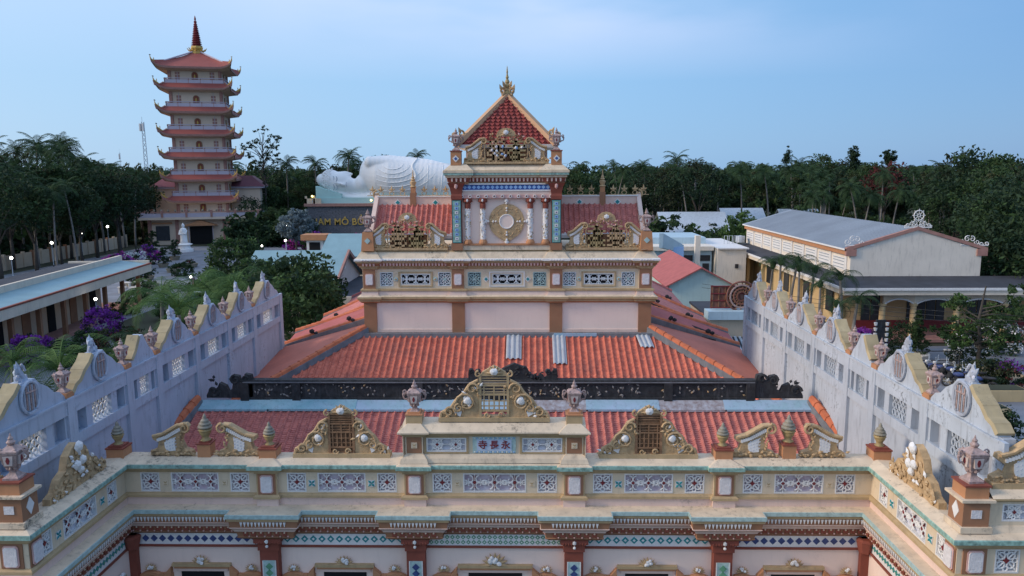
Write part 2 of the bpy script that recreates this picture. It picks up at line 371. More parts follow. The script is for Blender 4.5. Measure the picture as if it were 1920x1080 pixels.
def fret(b, w, h, y, r, m, seed=0, n=7):
    """a symmetrical meander of square bars, like the long-life character"""
    rnd = random.Random(seed); cx = w/(2*n); cz = h/n
    def bar(x0, z0, x1, z1):
        b.box(min(x0, x1)-r, max(x0, x1)+r, y-r, y+r, min(z0, z1)-r, max(z0, z1)+r, m)
    for sg in (-1, 1):
        for i in range(n):
            z = cz*(i+.5)
            k = rnd.choice([(0,.9),(.25,.9),(0,.6),(.3,.9)])
            bar(sg*w/2*k[0], z, sg*w/2*k[1], z)
            if i < n-1:
                x = sg*w/2*rnd.choice([.12,.3,.6,.88]); bar(x, z, x, z+cz)
        x = sg*w*.14; bar(x, cz*.3, x, h-cz*1.2)
    bar(0, 0, 0, h)
def pediment(b, W_, H_, kind=0, seed=1):
    """scrolled crest; x centred, z from 0, front at y=0"""
    g = M['gold']; w = W_/2
    o = [(-w,0),(-w*.98,.1*H_),(-w*.8,.2*H_),(-w*.7,.36*H_),(-w*.55,.5*H_),(-w*.45,.66*H_),(-w*.30,.74*H_)]
    half = o + [(-w*.26, .1*H_), (-w*.26, 0)]
    for sg in (1, -1):
        pts = [(p[0]*sg, p[1]) for p in half]
        if sg == 1: pts = pts[::-1]
        b.plate(pts, .0, .16, g)
        for i in range(len(o)-1):
            a = o[i]; c = o[i+1]
            b.tube([(a[0]*sg, -.02, a[1]), (c[0]*sg, -.02, c[1])], .045, g, 6)
        for (x, z, r0, a0, s_) in ((.83,.12,.15,0,1),(.52,.3,.27,PI,-1),(.4,.58,.16,0,1),(.66,.2,.12,PI/2,1)):
            b.spiral(-sg*w*x, H_*z, r0*H_*.75, a0 if sg > 0 else PI-a0, 1.3*s_, .04, g, -.05, sg)
        b.blob((-sg*w*.49, -.05, H_*.34), (.11*H_/1.4, .06, .11*H_/1.4), M['white'], 2, .3, seed)
        rnd = random.Random(seed+sg)
        for k in range(26):
            t = rnd.random(); j = int(t*(len(o)-1)); f = t*(len(o)-1)-j
            x = o[j][0]*(1-f)+o[min(j+1,len(o)-1)][0]*f; z = o[j][1]*(1-f)+o[min(j+1,len(o)-1)][1]*f
            x = x*rnd.uniform(.8, 1); z = z*rnd.uniform(.45, 1.0)+.02
            b.leaf(sg*x, z, rnd.uniform(0, 2*PI), rnd.uniform(.1,.2)*H_/1.4, .045, g if rnd.random() < .8 else M['white'], -.04, .035)
        b.plate([(-sg*w*.74, .09*H_), (-sg*w*.63, .02*H_), (-sg*w*.6, .12*H_), (-sg*w*.7, .22*H_)][::(1 if sg > 0 else -1)], -.03, 0, M['white'])
    fm = M['rust']
    if kind == 1: fm = M['ochre']
    cw = w*.26
    b.box(-cw-.03, -cw+.04, -.03, .1, 0, H_*.84, fm); b.box(cw-.04, cw+.03, -.03, .1, 0, H_*.84, fm)
    for z in (.0, .12, .44, .62, .82): b.box(-cw+.04, cw-.04, -.02, .08, H_*z, H_*z+.045, fm)
    n = 5
    for i in range(n):
        x = -cw+.04+(2*cw-.08)*(i+.5)/n
        b.box(x-.018, x+.018, -.015, .06, .045+H_*.12, H_*.44, fm)
        if i % 2 == 0: b.box(x-.018, x+.018, -.015, .06, H_*.44+.045, H_*.62, fm)
    for z in (.5, .56, .67, .72, .77, .22, .32): b.box(-cw+.04, cw-.04, -.012, .05, H_*z, H_*z+.02, fm)
    if kind == 0: b.box(-cw+.04, cw-.04, .06, .1, .045, H_*.8, fm)
    for sg in (-1, 1):
        b.spiral(sg*cw*.5, H_*.06, .09, 0, 1.2, .03, g, -.05, sg); b.spiral(sg*cw*1.1, H_*.86, .1, PI/2, 1.1, .035, g, -.02, -sg)
    b.plate([(-cw*.95,.84*H_),(cw*.95,.84*H_),(cw*.8,.9*H_),(cw*.35,.97*H_),(0,1.02*H_),(-cw*.35,.97*H_),(-cw*.8,.9*H_)], 0, .12, g)
    b.blob((0, -.03, H_*.91), (.12, .07, .1), M['white'], 2, .3, 3)
    for k in range(7): b.leaf(0, .88*H_, PI*k/6, .26, .05, g, -.02, .04)
def wing_scroll(b, w, h, sg, m=None):
    """half pediment: a sweeping volute with a beaded white band, high towards +x when sg=1; z from 0"""
    g = m or M['gold']
    o = [(-.5,0),(.5,0),(.47,.12),(.3,.2),(.22,.45),(.3,.75),(.42,.9),(.36,1.0),(.18,.98),(-.02,.82),(-.2,.68),(-.42,.62),(-.44,.52),(-.3,.4),(-.34,.22),(-.5,.12)]
    pts = [(p[0]*w*sg, p[1]*h) for p in o]
    if sg < 0: pts = pts[::-1]
    b.plate(pts, 0, .22, g)
    top = [(p[0]*w*sg, -.03, p[1]*h) for p in o[7:12]]
    b.tube(top, .05, g, 6)
    band = [(.22,.86),(.06,.74),(-.1,.62),(-.3,.53)]
    for i in range(13):
        t = i/12*3; j = min(int(t), 2); f = t-j
        x = band[j][0]*(1-f)+band[j+1][0]*f; z = band[j][1]*(1-f)+band[j+1][1]*f
        b.box(x*w*sg-.03, x*w*sg+.03, -.05, 0, z*h-.07, z*h+.02, M['white'])
    pw = [(-.16,.42),(.0,.54),(.1,.58),(.08,.36),(.1,.16),(-.1,.13),(-.15,.25)]
    pp = [(p[0]*w*sg, p[1]*h) for p in pw]
    b.plate(pp if sg < 0 else pp[::-1], -.02, 0, M['white'])
    for i in range(4):
        for j in range(4):
            x = -.12+.07*i; z = .16+.1*j+.03*i
            b.leaf(x*w*sg, z*h, PI/4, .07, .02, M['recess'], -.022, .01)
    b.spiral(.34*w*sg, .88*h, .1*w+.04, PI/2, 1.3, .045, g, -.05, -sg)
    rnd = random.Random(5)
    for k in range(20):
        b.leaf(rnd.uniform(-.5, .5)*w*sg, rnd.uniform(.02, .16)*h, rnd.choice([0, PI])+rnd.uniform(-.5, .5), .16, .045, g, -.04, .04)
    for k in range(8):
        b.leaf((.26+.03*math.sin(k))*w*sg, (.2+.08*k)*h, rnd.uniform(1, 2.2), .13, .04, g, -.03, .04)
def urn_mesh():
    b = MB(); u = M['urn']
    b.lathe([(.18,0),(.18,.05),(.13,.09),(.07,.16),(.075,.22),(.1,.27),(.135,.32)], 4, u, sq=True)
    b.lathe([(.135,.32),(.195,.62),(.215,.64),(.205,.66)], 4, u, sq=True)
    for q in range(8): b.blob((.12*math.cos(q*PI/4), .12*math.sin(q*PI/4), .27), (.045,.045,.05), u, 1, .4, q)
    for q in range(4):
        t = b.T.copy(); b.at(0, 0, 0, rz=q*PI/2); b.T = t @ b.T
        b.plate([(-.085,.37),(.085,.37),(.115,.6),(-.115,.6)], -.205, -.13, pm('cream_glaze', (.60,.50,.46), .5, .2, 8) if 'cream_glaze' not in bpy.data.materials else bpy.data.materials['cream_glaze'])
        b.plate([(-.045,.49),(-.02,.41),(.02,.41),(.045,.49),(.02,.57),(-.02,.57)], -.215, -.2, M['maroon'])
        b.T = t
    lid = MB(); lid.lathe([(.205,.66),(.225,.68),(.22,.71),(.15,.75),(.09,.79),(.05,.82)], 4, u, sq=True)
    lid.lathe([(.05,.81),(.09,.85),(.1,.89),(.05,.94),(.06,.98),(.025,1.03),(.01,1.1)], 9, u)
    for q in range(4): lid.blob((.17*math.cos(PI/4+q*PI/2)*1.3, .17*math.sin(PI/4+q*PI/2)*1.3, .72), (.04,.04,.06), u, 1)
    hs = []
    for sg in (-1, 1):
        h = MB(); hs.append(h); h.tube([(sg*(.2+.16*math.sin(PI*t/8)), 0, .4+.3*t/8+.03*math.sin(t*2)) for t in range(9)], .028, u, 6)
        h.spiral(sg*.3, .7, .07, -PI/2, 1.2, .028, u, 0, sg); h.blob((sg*.36, 0, .6), (.04,.04,.06), u, 1)
    return b.mesh('urn'), lid.mesh('urn_lid'), hs[0].mesh('urn_handle'), hs[1].mesh('urn_handle')
URN = urn_mesh()
def put_urn(parent, x, y, z, rz=0, sc=1):
    a = inst(URN[0], 'urn', parent, (x, y, z), rz, sc); inst(URN[1], 'urn_lid', a); inst(URN[2], 'urn_handle', a); inst(URN[3], 'urn_handle', a)
def bead_mesh():
    b = MB(); b.lathe([(.13,0),(.15,.04),(.09,.08),(.11,.16),(.16,.24),(.17,.3),(.2,.33),(.14,.36)], 12, M['bead'])
    t = MB(); t.lathe([(.14,.36),(.2,.4),(.19,.44),(.13,.46),(.17,.49),(.15,.53),(.1,.55),(.12,.58),(.09,.62),(.05,.65),(.06,.68),(.015,.78)], 12, M['beadtop'])
    for q in range(8): b.leaf(.12*math.cos(q*PI/4), .3, PI/2, .08, .03, M['gold'], .12*math.sin(q*PI/4)-.02, .03)
    return b.mesh('bead', True), t.mesh('top', True)
BEAD = bead_mesh()
def put_bead(parent, x, y, z, sc=1):
    a = inst(BEAD[0], 'bead_finial', parent, (x, y, z), 0, sc); inst(BEAD[1], 'finial_cap', a)
def ped_block(b, x, y, z, w, h, m=None, m2=None):
    b.box(x-w/2, x+w/2, y-w/2, y+w/2, z, z+h, m or M['terra'])
    b.box(x-w/2-.02, x+w/2+.02, y-w/2-.02, y+w/2+.02, z+h, z+h+.04, m2 or M['redbrown'])
    b.box(x-w/2+.05, x+w/2-.05, y-w/2+.05, y+w/2-.05, z+h+.04, z+h+.09, m2 or M['redbrown'])
def jog(path_pts, pils):
    """straight runs with projecting piers: path_pts corners, pils {run index: [(distance along, width, projection)]}"""
    out = []
    for i in range(len(path_pts)-1):
        a = Vector(path_pts[i]); c = Vector(path_pts[i+1]); d = (c-a).normalized(); n = Vector((d.y, -d.x))
        out.append(tuple(a))
        for s, w, p in pils.get(i, []):
            for u, q in ((s-w/2, 0), (s-w/2, p), (s+w/2, p), (s+w/2, 0)): out.append(tuple(a+d*u+n*q))
    out.append(tuple(path_pts[-1])); return out

# ================================================================ front hall
YB = 21.15; XL = -11.78; XR = 9.86; YW = 16.75
hall = thing('temple_hall', 'ornate cream temple facade nearest the camera, with lattice parapet and red lettered plaque', 'temple', (AX, YB, 0))
BASE = [(-19, YW), (XL, YW), (XL, YB), (XR, YB), (XR, YW), (17.5, YW)]
PX = [AX-6.6, AX-2.3, AX+2.3, AX+6.6]
dist = [x-XL for x in PX]
def front_path(w, p, corner=True):
    d = {2: [(s, w, p) for s in dist]}
    return jog(BASE, d)
c, ct, oc, tl, pk = M['cream'], M['creamtop'], M['ochre'], M['teal'], M['pink']
b = MB()
b.sweep(front_path(.60, .13), [(-.55,5.0),(-.55,6.29),(-.12,6.31),(.2,6.19),(.21,6.165),(.21,6.07),(.13,6.05),(.13,5.98),(.05,5.95),(.05,5.91),(0,5.90)],
        [ct, ct, ct, tl, tl, oc, oc, oc, oc, oc])
b.sweep(front_path(.60, .13), [(0,5.27),(.04,5.26),(.09,5.22),(.09,5.15),(.02,5.13),(.02,4.905)], [oc, oc, oc, oc, pk])
b.build('parapet', hall)
b = MB()
b.sweep(front_path(1.35, .33), [(-.36,4.93),(.36,4.885)], [ct])
b.sweep(front_path(1.35, .33), [(.36,4.885),(.39,4.88),(.39,4.77),(.35,4.755),(.35,4.68),(.31,4.66),(.29,4.47),(.31,4.46),(.22,4.36),(.2,4.31),(.17,4.30),(.13,4.13),(.16,4.11),(.05,4.02),(.0,4.01)],
        [M['tealtile'], M['tealtile'], oc, oc, M['brown'], M['brown'], pk, pk, pk, M['brown'], M['brown'], M['brown'], M['brown'], M['brown']])
b.build('cornice', hall)
b = MB()
b.sweep(BASE, [(.02,4.02),(.02,3.66)], M['white']); b.sweep(BASE, [(.02,3.66),(.07,3.66),(.07,3.60),(0,3.59)], M['redbrown'])
b.build('tile_frieze', hall)
b = MB(); b.sweep(BASE, [(0,3.6),(0,0)], M['pinkwall']); b.build('wall', hall)
# rows of pendant teeth and zigzags that follow the cornice
def along(path, off, step, fn):
    P = [Vector(p) for p in path]
    for i in range(len(P)-1):
        a, c_ = P[i], P[i+1]; d = c_-a; Ln = d.length
        if Ln < .05: continue
        d.normalize(); n = Vector((d.y, -d.x)); rz = math.atan2(d.y, d.x)
        # inner and outer corner trimming by offset
        k = max(1, int(Ln/step)); st = Ln/k
        for j in range(k):
            q = a+d*(st*(j+.5))+n*off; fn(q.x, q.y, rz)
pth = [p for p in front_path(1.35, .33)]
b = MB()
def tooth(x, y, rz):
    b.at(x, y, 0, rz=rz); b.plate([(-.037,4.65),(-.002,4.51),(.002,4.51),(.037,4.65)], -.025, .03, M['white'])
along(pth, .31, .1, tooth); b.build('tooth_band', hall)
b = MB()
def zig(x, y, rz):
    b.at(x, y, 0, rz=rz); b.plate([(-.08,4.29),(-.055,4.16),(-.015,4.16),(0,4.22),(.015,4.16),(.055,4.16),(.08,4.29)], -.03, .05, M['redbrown'])
    b.blob((0, -.03, 4.27), (.03,.03,.03), M['cream'], 1); b.blob((.1, -.02, 4.15), (.028,.028,.028), M['pinktrim'], 1)
along(pth, .15, .2, zig); b.build('pendant_band', hall)
# frieze tiles: a different colour in every bay
b = MB(); bays = [XL]+PX+[XR]; fc = [M['navy'], M['dteal'], M['green'], M['dteal'], M['navy']]
for i in range(5):
    x0 = bays[i]+(.35 if i else .1); x1 = bays[i+1]-(.35 if i < 4 else .1)
    if i == 2:
        n = int((x1-x0)/.155)
        for j in range(n):
            for k in (0, 1):
                x = x0+(x1-x0)*(j+.5)/n; z = 3.765+k*.155
                b.at(x, YB-.02, z, ry=PI/4); b.box(-.05, .05, -.008, 0, -.05, .05, fc[i]); b.box(-.02, .02, -.014, -.008, -.02, .02, M['white'])
        b.at(); continue
    n = int((x1-x0)/.245)
    for j in range(n):
        x = x0+(x1-x0)*(j+.5)/n
        b.at(x, YB-.02, 3.845, ry=PI/4); b.box(-.078, .078, -.01, 0, -.078, .078, fc[i])
        if i in (1, 3): b.box(-.032, .032, -.016, -.01, -.032, .032, M['white'])
b.at()
for sx_, rz, ys in ((XL, PI/2, 1), (XR, -PI/2, -1)):
    for j in range(26):
        y = YW+.1+(YB-YW-.2)*(j+.5)/26
        b.at(sx_+(.02 if ys > 0 else -.02), y, 3.845, rz=rz, ry=PI/4); b.box(-.06, .06, -.01, 0, -.06, .06, M['dteal']); b.box(-.03,.03,-.016,-.01,-.03,.03,M['green'])
b.build('frieze_tiles', hall)
# panels
Z0 = 5.585; HP = .58
def bay_panels(cx, ws, xs, tile):
    for sg in (-1, 1):
        put_panel(hall, cx+sg*xs, YB-.005, Z0, .56, HP, 0, M['pinkrecess'])
        put_small(hall, 'tile_inset', tile, cx+sg*ws, YB-.02, Z0-.02)
    put_panel(hall, cx, YB-.005, Z0, 2*ws-.34, HP, 1, M['pinkrecess'])
bay_panels(AX, 1.08, 1.52, 'bat')
for sg, t in ((-1, 'star'), (1, 'star')): bay_panels(AX+sg*4.45, .87, 1.32, 'star')
for sg in (-1, 1): bay_panels(AX+sg*(6.6+XR-AX)/2-(.04 if sg < 0 else -.04), .87, 1.32, 'bat')
for x in PX: put_small(hall, 'relief_plaque', 'plaque', x, YB-.15, Z0)
for x, rz in ((XL, PI/2), (XR, -PI/2)):
    s = 1 if rz > 0 else -1
    for (u, w, k) in ((.62, .5, 0), (2.1, 1.5, 1), (3.65, .5, 0)): put_panel(hall, x+s*.005, YW+u, Z0, w, HP, k, M['recess'], rz)
    for u in (1.12, 3.12): put_small(hall, 'tile_inset', 'star', x+s*.02, YW+u, Z0-.02, rz)
    put_small(hall, 'relief_plaque', 'plaque', x+s*.04, YW+.24, Z0, rz)
for s, x0 in ((-1, XL), (1, XR)):
    put_small(hall, 'relief_plaque', 'plaque', x0+s*.4, YW-.04, Z0)
    for u, w, k in ((1.15, .56, 0), (2.55, 1.4, 1), (3.95, .56, 0)): put_panel(hall, x0+s*u, YW-.005, Z0, w, HP, k, M['recess'])
    put_small(hall, 'tile_inset', 'bat', x0+s*1.64, YW-.02, Z0)
for x in PX: b = MB(); b.box(x-.26, x+.26, YB-.145, YB-.1, Z0-.32, Z0+.32, M['brown']); b.box(x-.30, x+.30, YB-.137, YB-.1, Z0-.36, Z0+.36, M['ochre']); b.build('plaque_surround', hall)
for s, x0 in ((-1, XL), (1, XR)):
    b = MB(); b.box(x0+s*.4-.27, x0+s*.4+.27, YW-.03, YW+.01, Z0-.31, Z0+.31, M['brown']); b.build('plaque_surround', hall)
    b = MB(); b.box(min(x0-s*.03, x0+s*.02), max(x0-s*.03, x0+s*.02), YW+.02, YW+.47, Z0-.31, Z0+.31, M['brown']); b.build('plaque_surround', hall)
# the pierced wall between the panels
def pierced(parent, a, c_, z0, z1, m, name='parapet_wall', piers=(), th=.16, t0=0, t1=0):
    A_ = Vector(a); d = Vector(c_)-A_; Ln = d.length; d.normalize(); n = Vector((d.y, -d.x)); H_ = []
    for (x, y, z, w, h) in HOLES:
        q = Vector((x, y))-A_
        if abs(q.dot(n)) < .03 and -.1 < q.dot(d) < Ln+.1 and z0 < z < z1: H_.append((q.dot(d)-w/2, q.dot(d)+w/2, z-h/2, z+h/2))
    H_.sort(); b = MB(); b.at(A_.x, A_.y, 0, rz=math.atan2(d.y, d.x)); u = t0; Ln -= t1
    for (p, q, za, zb) in H_:
        b.box(u, p, 0, th, z0, z1, m); b.box(p, q, 0, th, z0, za, m); b.box(p, q, 0, th, zb, z1, m); u = q
    b.box(u, Ln, 0, th, z0, z1, m)
    for (s0, s1, o_) in piers: b.box(s0, s1, -o_, 0, z0, z1, m)
    b.build(name, parent)
pierced(hall, (XL, YB), (XR, YB), 5.25, 5.92, c, piers=[(s-.30, s+.30, .13) for s in dist])
pierced(hall, (XL, YW), (XL, YB), 5.25, 5.92, c, t0=.162); pierced(hall, (XR, YB), (XR, YW), 5.25, 5.92, c, t1=.162)
pierced(hall, (-19, YW), (XL, YW), 5.25, 5.92, c); pierced(hall, (XR, YW), (17.5, YW), 5.25, 5.92, c)
# piers below the cornice
for x in PX:
    b = MB(); b.box(x-.31, x+.31, YB-.32, YB+.05, 3.62, 4.03, M['redbrown']); b.box(x-.4, x+.4, YB-.4, YB, 3.88, 4.02, M['redbrown'])
    b.box(x-.27, x+.27, YB-.28, YB+.05, 0, 3.62, M['redbrown'])
    for k in range(9): b.blob((x-.32+.08*k, YB-.4, 3.9), (.04,.03,.05), M['redbrown'], 1)
    b.blob((x, YB-.43, 3.95), (.06,.05,.07), M['white'], 1, .3); b.blob((x, YB-.42, 3.8), (.05,.05,.05), M['white'], 1)
    p = b.build('pier', hall)
    b = MB(); b.box(x-.2, x+.2, YB-.30, YB-.28, 1.2, 3.3, M['tealtile'])
    for k in range(11): b.at(x, YB-.305, 3.12-.2*k, ry=PI/4); b.box(-.08, .08, -.01, 0, -.08, .08, M['green'] if abs(x-AX) > 4 else M['navy'])
    b.at(); b.box(x-.2, x-.17, YB-.31, YB-.30, 1.2, 3.3, M['white']); b.box(x+.17, x+.2, YB-.31, YB-.30, 1.2, 3.3, M['white'])
    b.build('mosaic_strip', p)
for x in (XL+.12, XR-.12):
    b = MB(); b.box(x-.12, x+.12, YB-.16, YB+.05, 0, 4.0, M['redbrown']); b.lathe([(.2,3.6),(.28,3.95),(.2,4.0)], 8, M['redbrown'], (x, YB-.15, 0)); b.build('pier', hall)
# openings with stepped hoods
def opening(cx, w):
    b = MB(); z = 2.98
    for sg in (-1, 1):
        b.box(min(cx+sg*w*.5, cx+sg*(w*.5+.45)), max(cx+sg*w*.5, cx+sg*(w*.5+.45)), YB-.12, YB, 2.6, 2.76, M['terra'])
        b.hexa([(cx+sg*w*.5-.02, YB-.16, 2.72), (cx+sg*(w*.5+.2), YB-.16, 2.6), (cx+sg*(w*.5+.2), YB, 2.6), (cx+sg*w*.5-.02, YB, 2.72),
                (cx+sg*w*.5-.02, YB-.16, 3.0), (cx+sg*(w*.5+.2), YB-.16, 2.8), (cx+sg*(w*.5+.2), YB, 2.8), (cx+sg*w*.5-.02, YB, 3.0)], M['terra'])
    b.box(cx-w*.5, cx+w*.5, YB-.12, YB, 2.99, 3.08, M['ochre']); b.box(cx-w*.5+.06, cx+w*.5-.06, YB-.09, YB, 2.92, 2.99, M['terra'])
    b.box(cx-w*.44, cx+w*.44, YB-.05, YB, 2.82, 2.92, M['pink'])
    o = b.build('arch_hood', hall)
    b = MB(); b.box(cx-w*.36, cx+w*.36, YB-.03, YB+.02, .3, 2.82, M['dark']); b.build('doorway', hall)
def bouquet(x, z, s, gold=True):
    b = MB(); rnd = random.Random(int(x*10))
    for k in range(9): b.leaf(x, z-.02, PI*k/8, .26*s, .05*s, M['gold'], YB-.1, .04)
    for k in range(6): b.blob((x+rnd.uniform(-.09,.09)*s, YB-.15, z+rnd.uniform(.02,.16)*s), (.055*s,.05,.05*s), M['white'], 1, .4, k)
    b.build('bouquet', hall)
cen = [(bays[i]+bays[i+1])/2 for i in range(5)]
for i, cx in enumerate(cen):
    w = 2.2 if i == 2 else 1.75
    opening(cx, w)
    bouquet(cx, 3.1, 1.6 if i == 2 else 1.15)
    for sg in (-1, 1):
        b = MB(); x = cx+sg*1.5
        b.tube([(x+.42*math.cos(PI*t/8), YB-.05, 2.4+.36*math.sin(PI*t/8)) for t in range(9)], .09, M['terra'], 6); b.build('arch_hood', hall)
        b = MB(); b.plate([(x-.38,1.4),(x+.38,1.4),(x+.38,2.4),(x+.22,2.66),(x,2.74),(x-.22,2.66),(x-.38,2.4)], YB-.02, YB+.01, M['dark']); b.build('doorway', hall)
        bouquet(x, 2.92, .8)
for s, x0 in ((1, XL), (-1, XR)):
    for k in range(3):
        b = MB()
        for j in range(5): b.blob((x0+s*.1, YW+.8+k*1.4+(j-2)*.06, 3.05+.03*(j % 2)), (.06,.06,.06), M['white'], 1, .3, j)
        for j in range(7): b.blob((x0+s*.06, YW+.8+k*1.4+(j-3)*.08, 2.95), (.05,.06,.05), M['gold'], 1, .3, j)
        b.build('bouquet', hall)
# crests and finials on the parapet
ZP = 6.3; YC = YB+.28
for sg in (-1, 1):
    b = MB(); b.at(AX+sg*4.45, YC-.1, ZP); b.box(-1.42, 1.42, -.1, .22, 0, .12, M['ochre']); b.at(AX+sg*4.45, YC-.1, ZP+.1); pediment(b, 2.75, 1.42, 0, 3+sg); b.build('scrolled_crest', hall)
    cx = AX+sg*8.48
    for q in (-1, 1):
        b = MB(); b.at(cx+q*.98, YC-.1, ZP+.03); wing_scroll(b, 1.25, .95, -q); b.build('volute_crest', hall)
    b = MB(); ped_block(b, cx, YC, ZP, .38, .38); b.build('pedestal', hall); put_bead(hall, cx, YC, ZP+.44, 1.05)
    for x in (AX+sg*6.6, XR+.27 if sg > 0 else XL-.27):
        b = MB(); ped_block(b, x, YC, ZP-.05, .5, .3); b.build('pedestal', hall); put_bead(hall, x, YC, ZP+.32, .9)
# raised middle storey with the name plaque
u0, u1 = AX-2.05, AX+2.05; yf = YB+.02
up = thing if False else None
b = MB()
mid = [(AX-2.62, YB+.02), (AX+2.62, YB+.02)]
mp_ = jog(mid, {0: [(.32, .5, .08), (4.92, .5, .08)]})
b.sweep(mp_, [(.16,6.24),(.12,6.36),(.03,6.46),(0,6.47)], ct)
b.sweep(mp_, [(0,6.99),(.05,7.0),(.05,7.05),(.12,7.06),(.12,7.11),(.2,7.13),(.2,7.17),(-.06,7.37),(-.5,7.4),(-.5,6)], [oc,oc,oc,oc,oc,ct,ct,ct,ct])
b.box(AX-2.62, AX-2.6, YB-.14, YB+.5, 6.3, 7.16, ct); b.box(AX+2.6, AX+2.62, YB-.14, YB+.5, 6.3, 7.16, ct)
b.build('attic_storey', hall)
for sg in (-1, 1):
    x = AX+sg*2.3
    b = MB(); b.box(x-.22, x+.22, YB-.065, YB+.02, 6.5, 6.98, M['brown']); b.build('plaque_surround', hall)
    put_small(hall, 'tile_inset', 'bat', x, YB-.08, 6.74)
    b = MB(); ped_block(b, x, YC-.05, 7.2, .46, .4, M['ochre'], M['terra']); b.build('pedestal', hall); put_urn(hall, x, YC-.05, 7.62, 0, .9)
    put_panel(hall, AX+sg*1.38, YB+.01, 6.73, 1.15, .42, 2, M['recess'])
    b = MB(); X0, X1 = AX+sg*1.38-.64, AX+sg*1.38+.64
    for q in ((X0, X1, 6.95, 6.99), (X0, X1, 6.47, 6.51), (X0, X0+.05, 6.51, 6.95), (X1-.05, X1, 6.51, 6.95)): b.box(q[0], q[1], YB-.02, YB+.02, q[2], q[3], M['ochre'])
    b.build('panel_moulding', hall)
pierced(hall, mid[0], mid[1], 6.46, 7.0, c, 'attic_wall', piers=[(.07,.57,.08),(4.67,5.17,.08)])
b = MB(); b.box(AX-.62, AX+.62, YB-.005, YB+.02, 6.49, 6.97, M['tealtile']); b.box(AX-.5, AX+.5, YB-.02, YB-.005, 6.56, 6.9, pm('pale_blue_plaque', (.50,.58,.72), .5, .1, 5))
for k in range(18): b.blob((AX-.56+.066*k, YB-.01, 6.935), (.03,.02,.022), M['lblue'] if k % 2 else M['white'], 1); b.blob((AX-.56+.066*k, YB-.01, 6.525), (.03,.02,.022), M['lblue'] if k % 2 else M['white'], 1)
plq = b.build('name_plaque', hall)
def text_mesh(txt, size, m, loc, rot, depth=.015, align='CENTER', spacing=1, bold=0):
    cu = bpy.data.curves.new('t', 'FONT'); cu.body = txt; cu.size = size; cu.extrude = depth; cu.align_x = align; cu.align_y = 'CENTER'; cu.space_character = spacing; cu.offset = bold
    o = bpy.data.objects.new('t', cu); COL.objects.link(o); o.location = loc; o.rotation_euler = rot
    bpy.context.view_layer.update(); dg = bpy.context.evaluated_depsgraph_get()
    me = bpy.data.meshes.new_from_object(o.evaluated_get(dg)); me.transform(o.matrix_world); bpy.data.objects.remove(o); me.materials.clear(); me.materials.append(m)
    return me
for ch, dx in (('寺', -.33), ('長', 0), ('永', .33)):
    me = text_mesh(ch, .27, M['maroon'], (AX+dx, YB-.03, 6.73), (PI/2, 0, 0), .008, bold=.004)
    o = bpy.data.objects.new('plaque_character', me); COL.objects.link(o); o.parent = plq
b = MB(); b.at(AX, YC-.12, 7.4); b.box(-1.6, 1.6, -.1, .24, 0, .12, M['ochre']); b.at(AX, YC-.12, 7.5); pediment(b, 3.1, 1.5, 1, 9); b.build('scrolled_crest', hall, label='tallest central crest with open gold lattice')
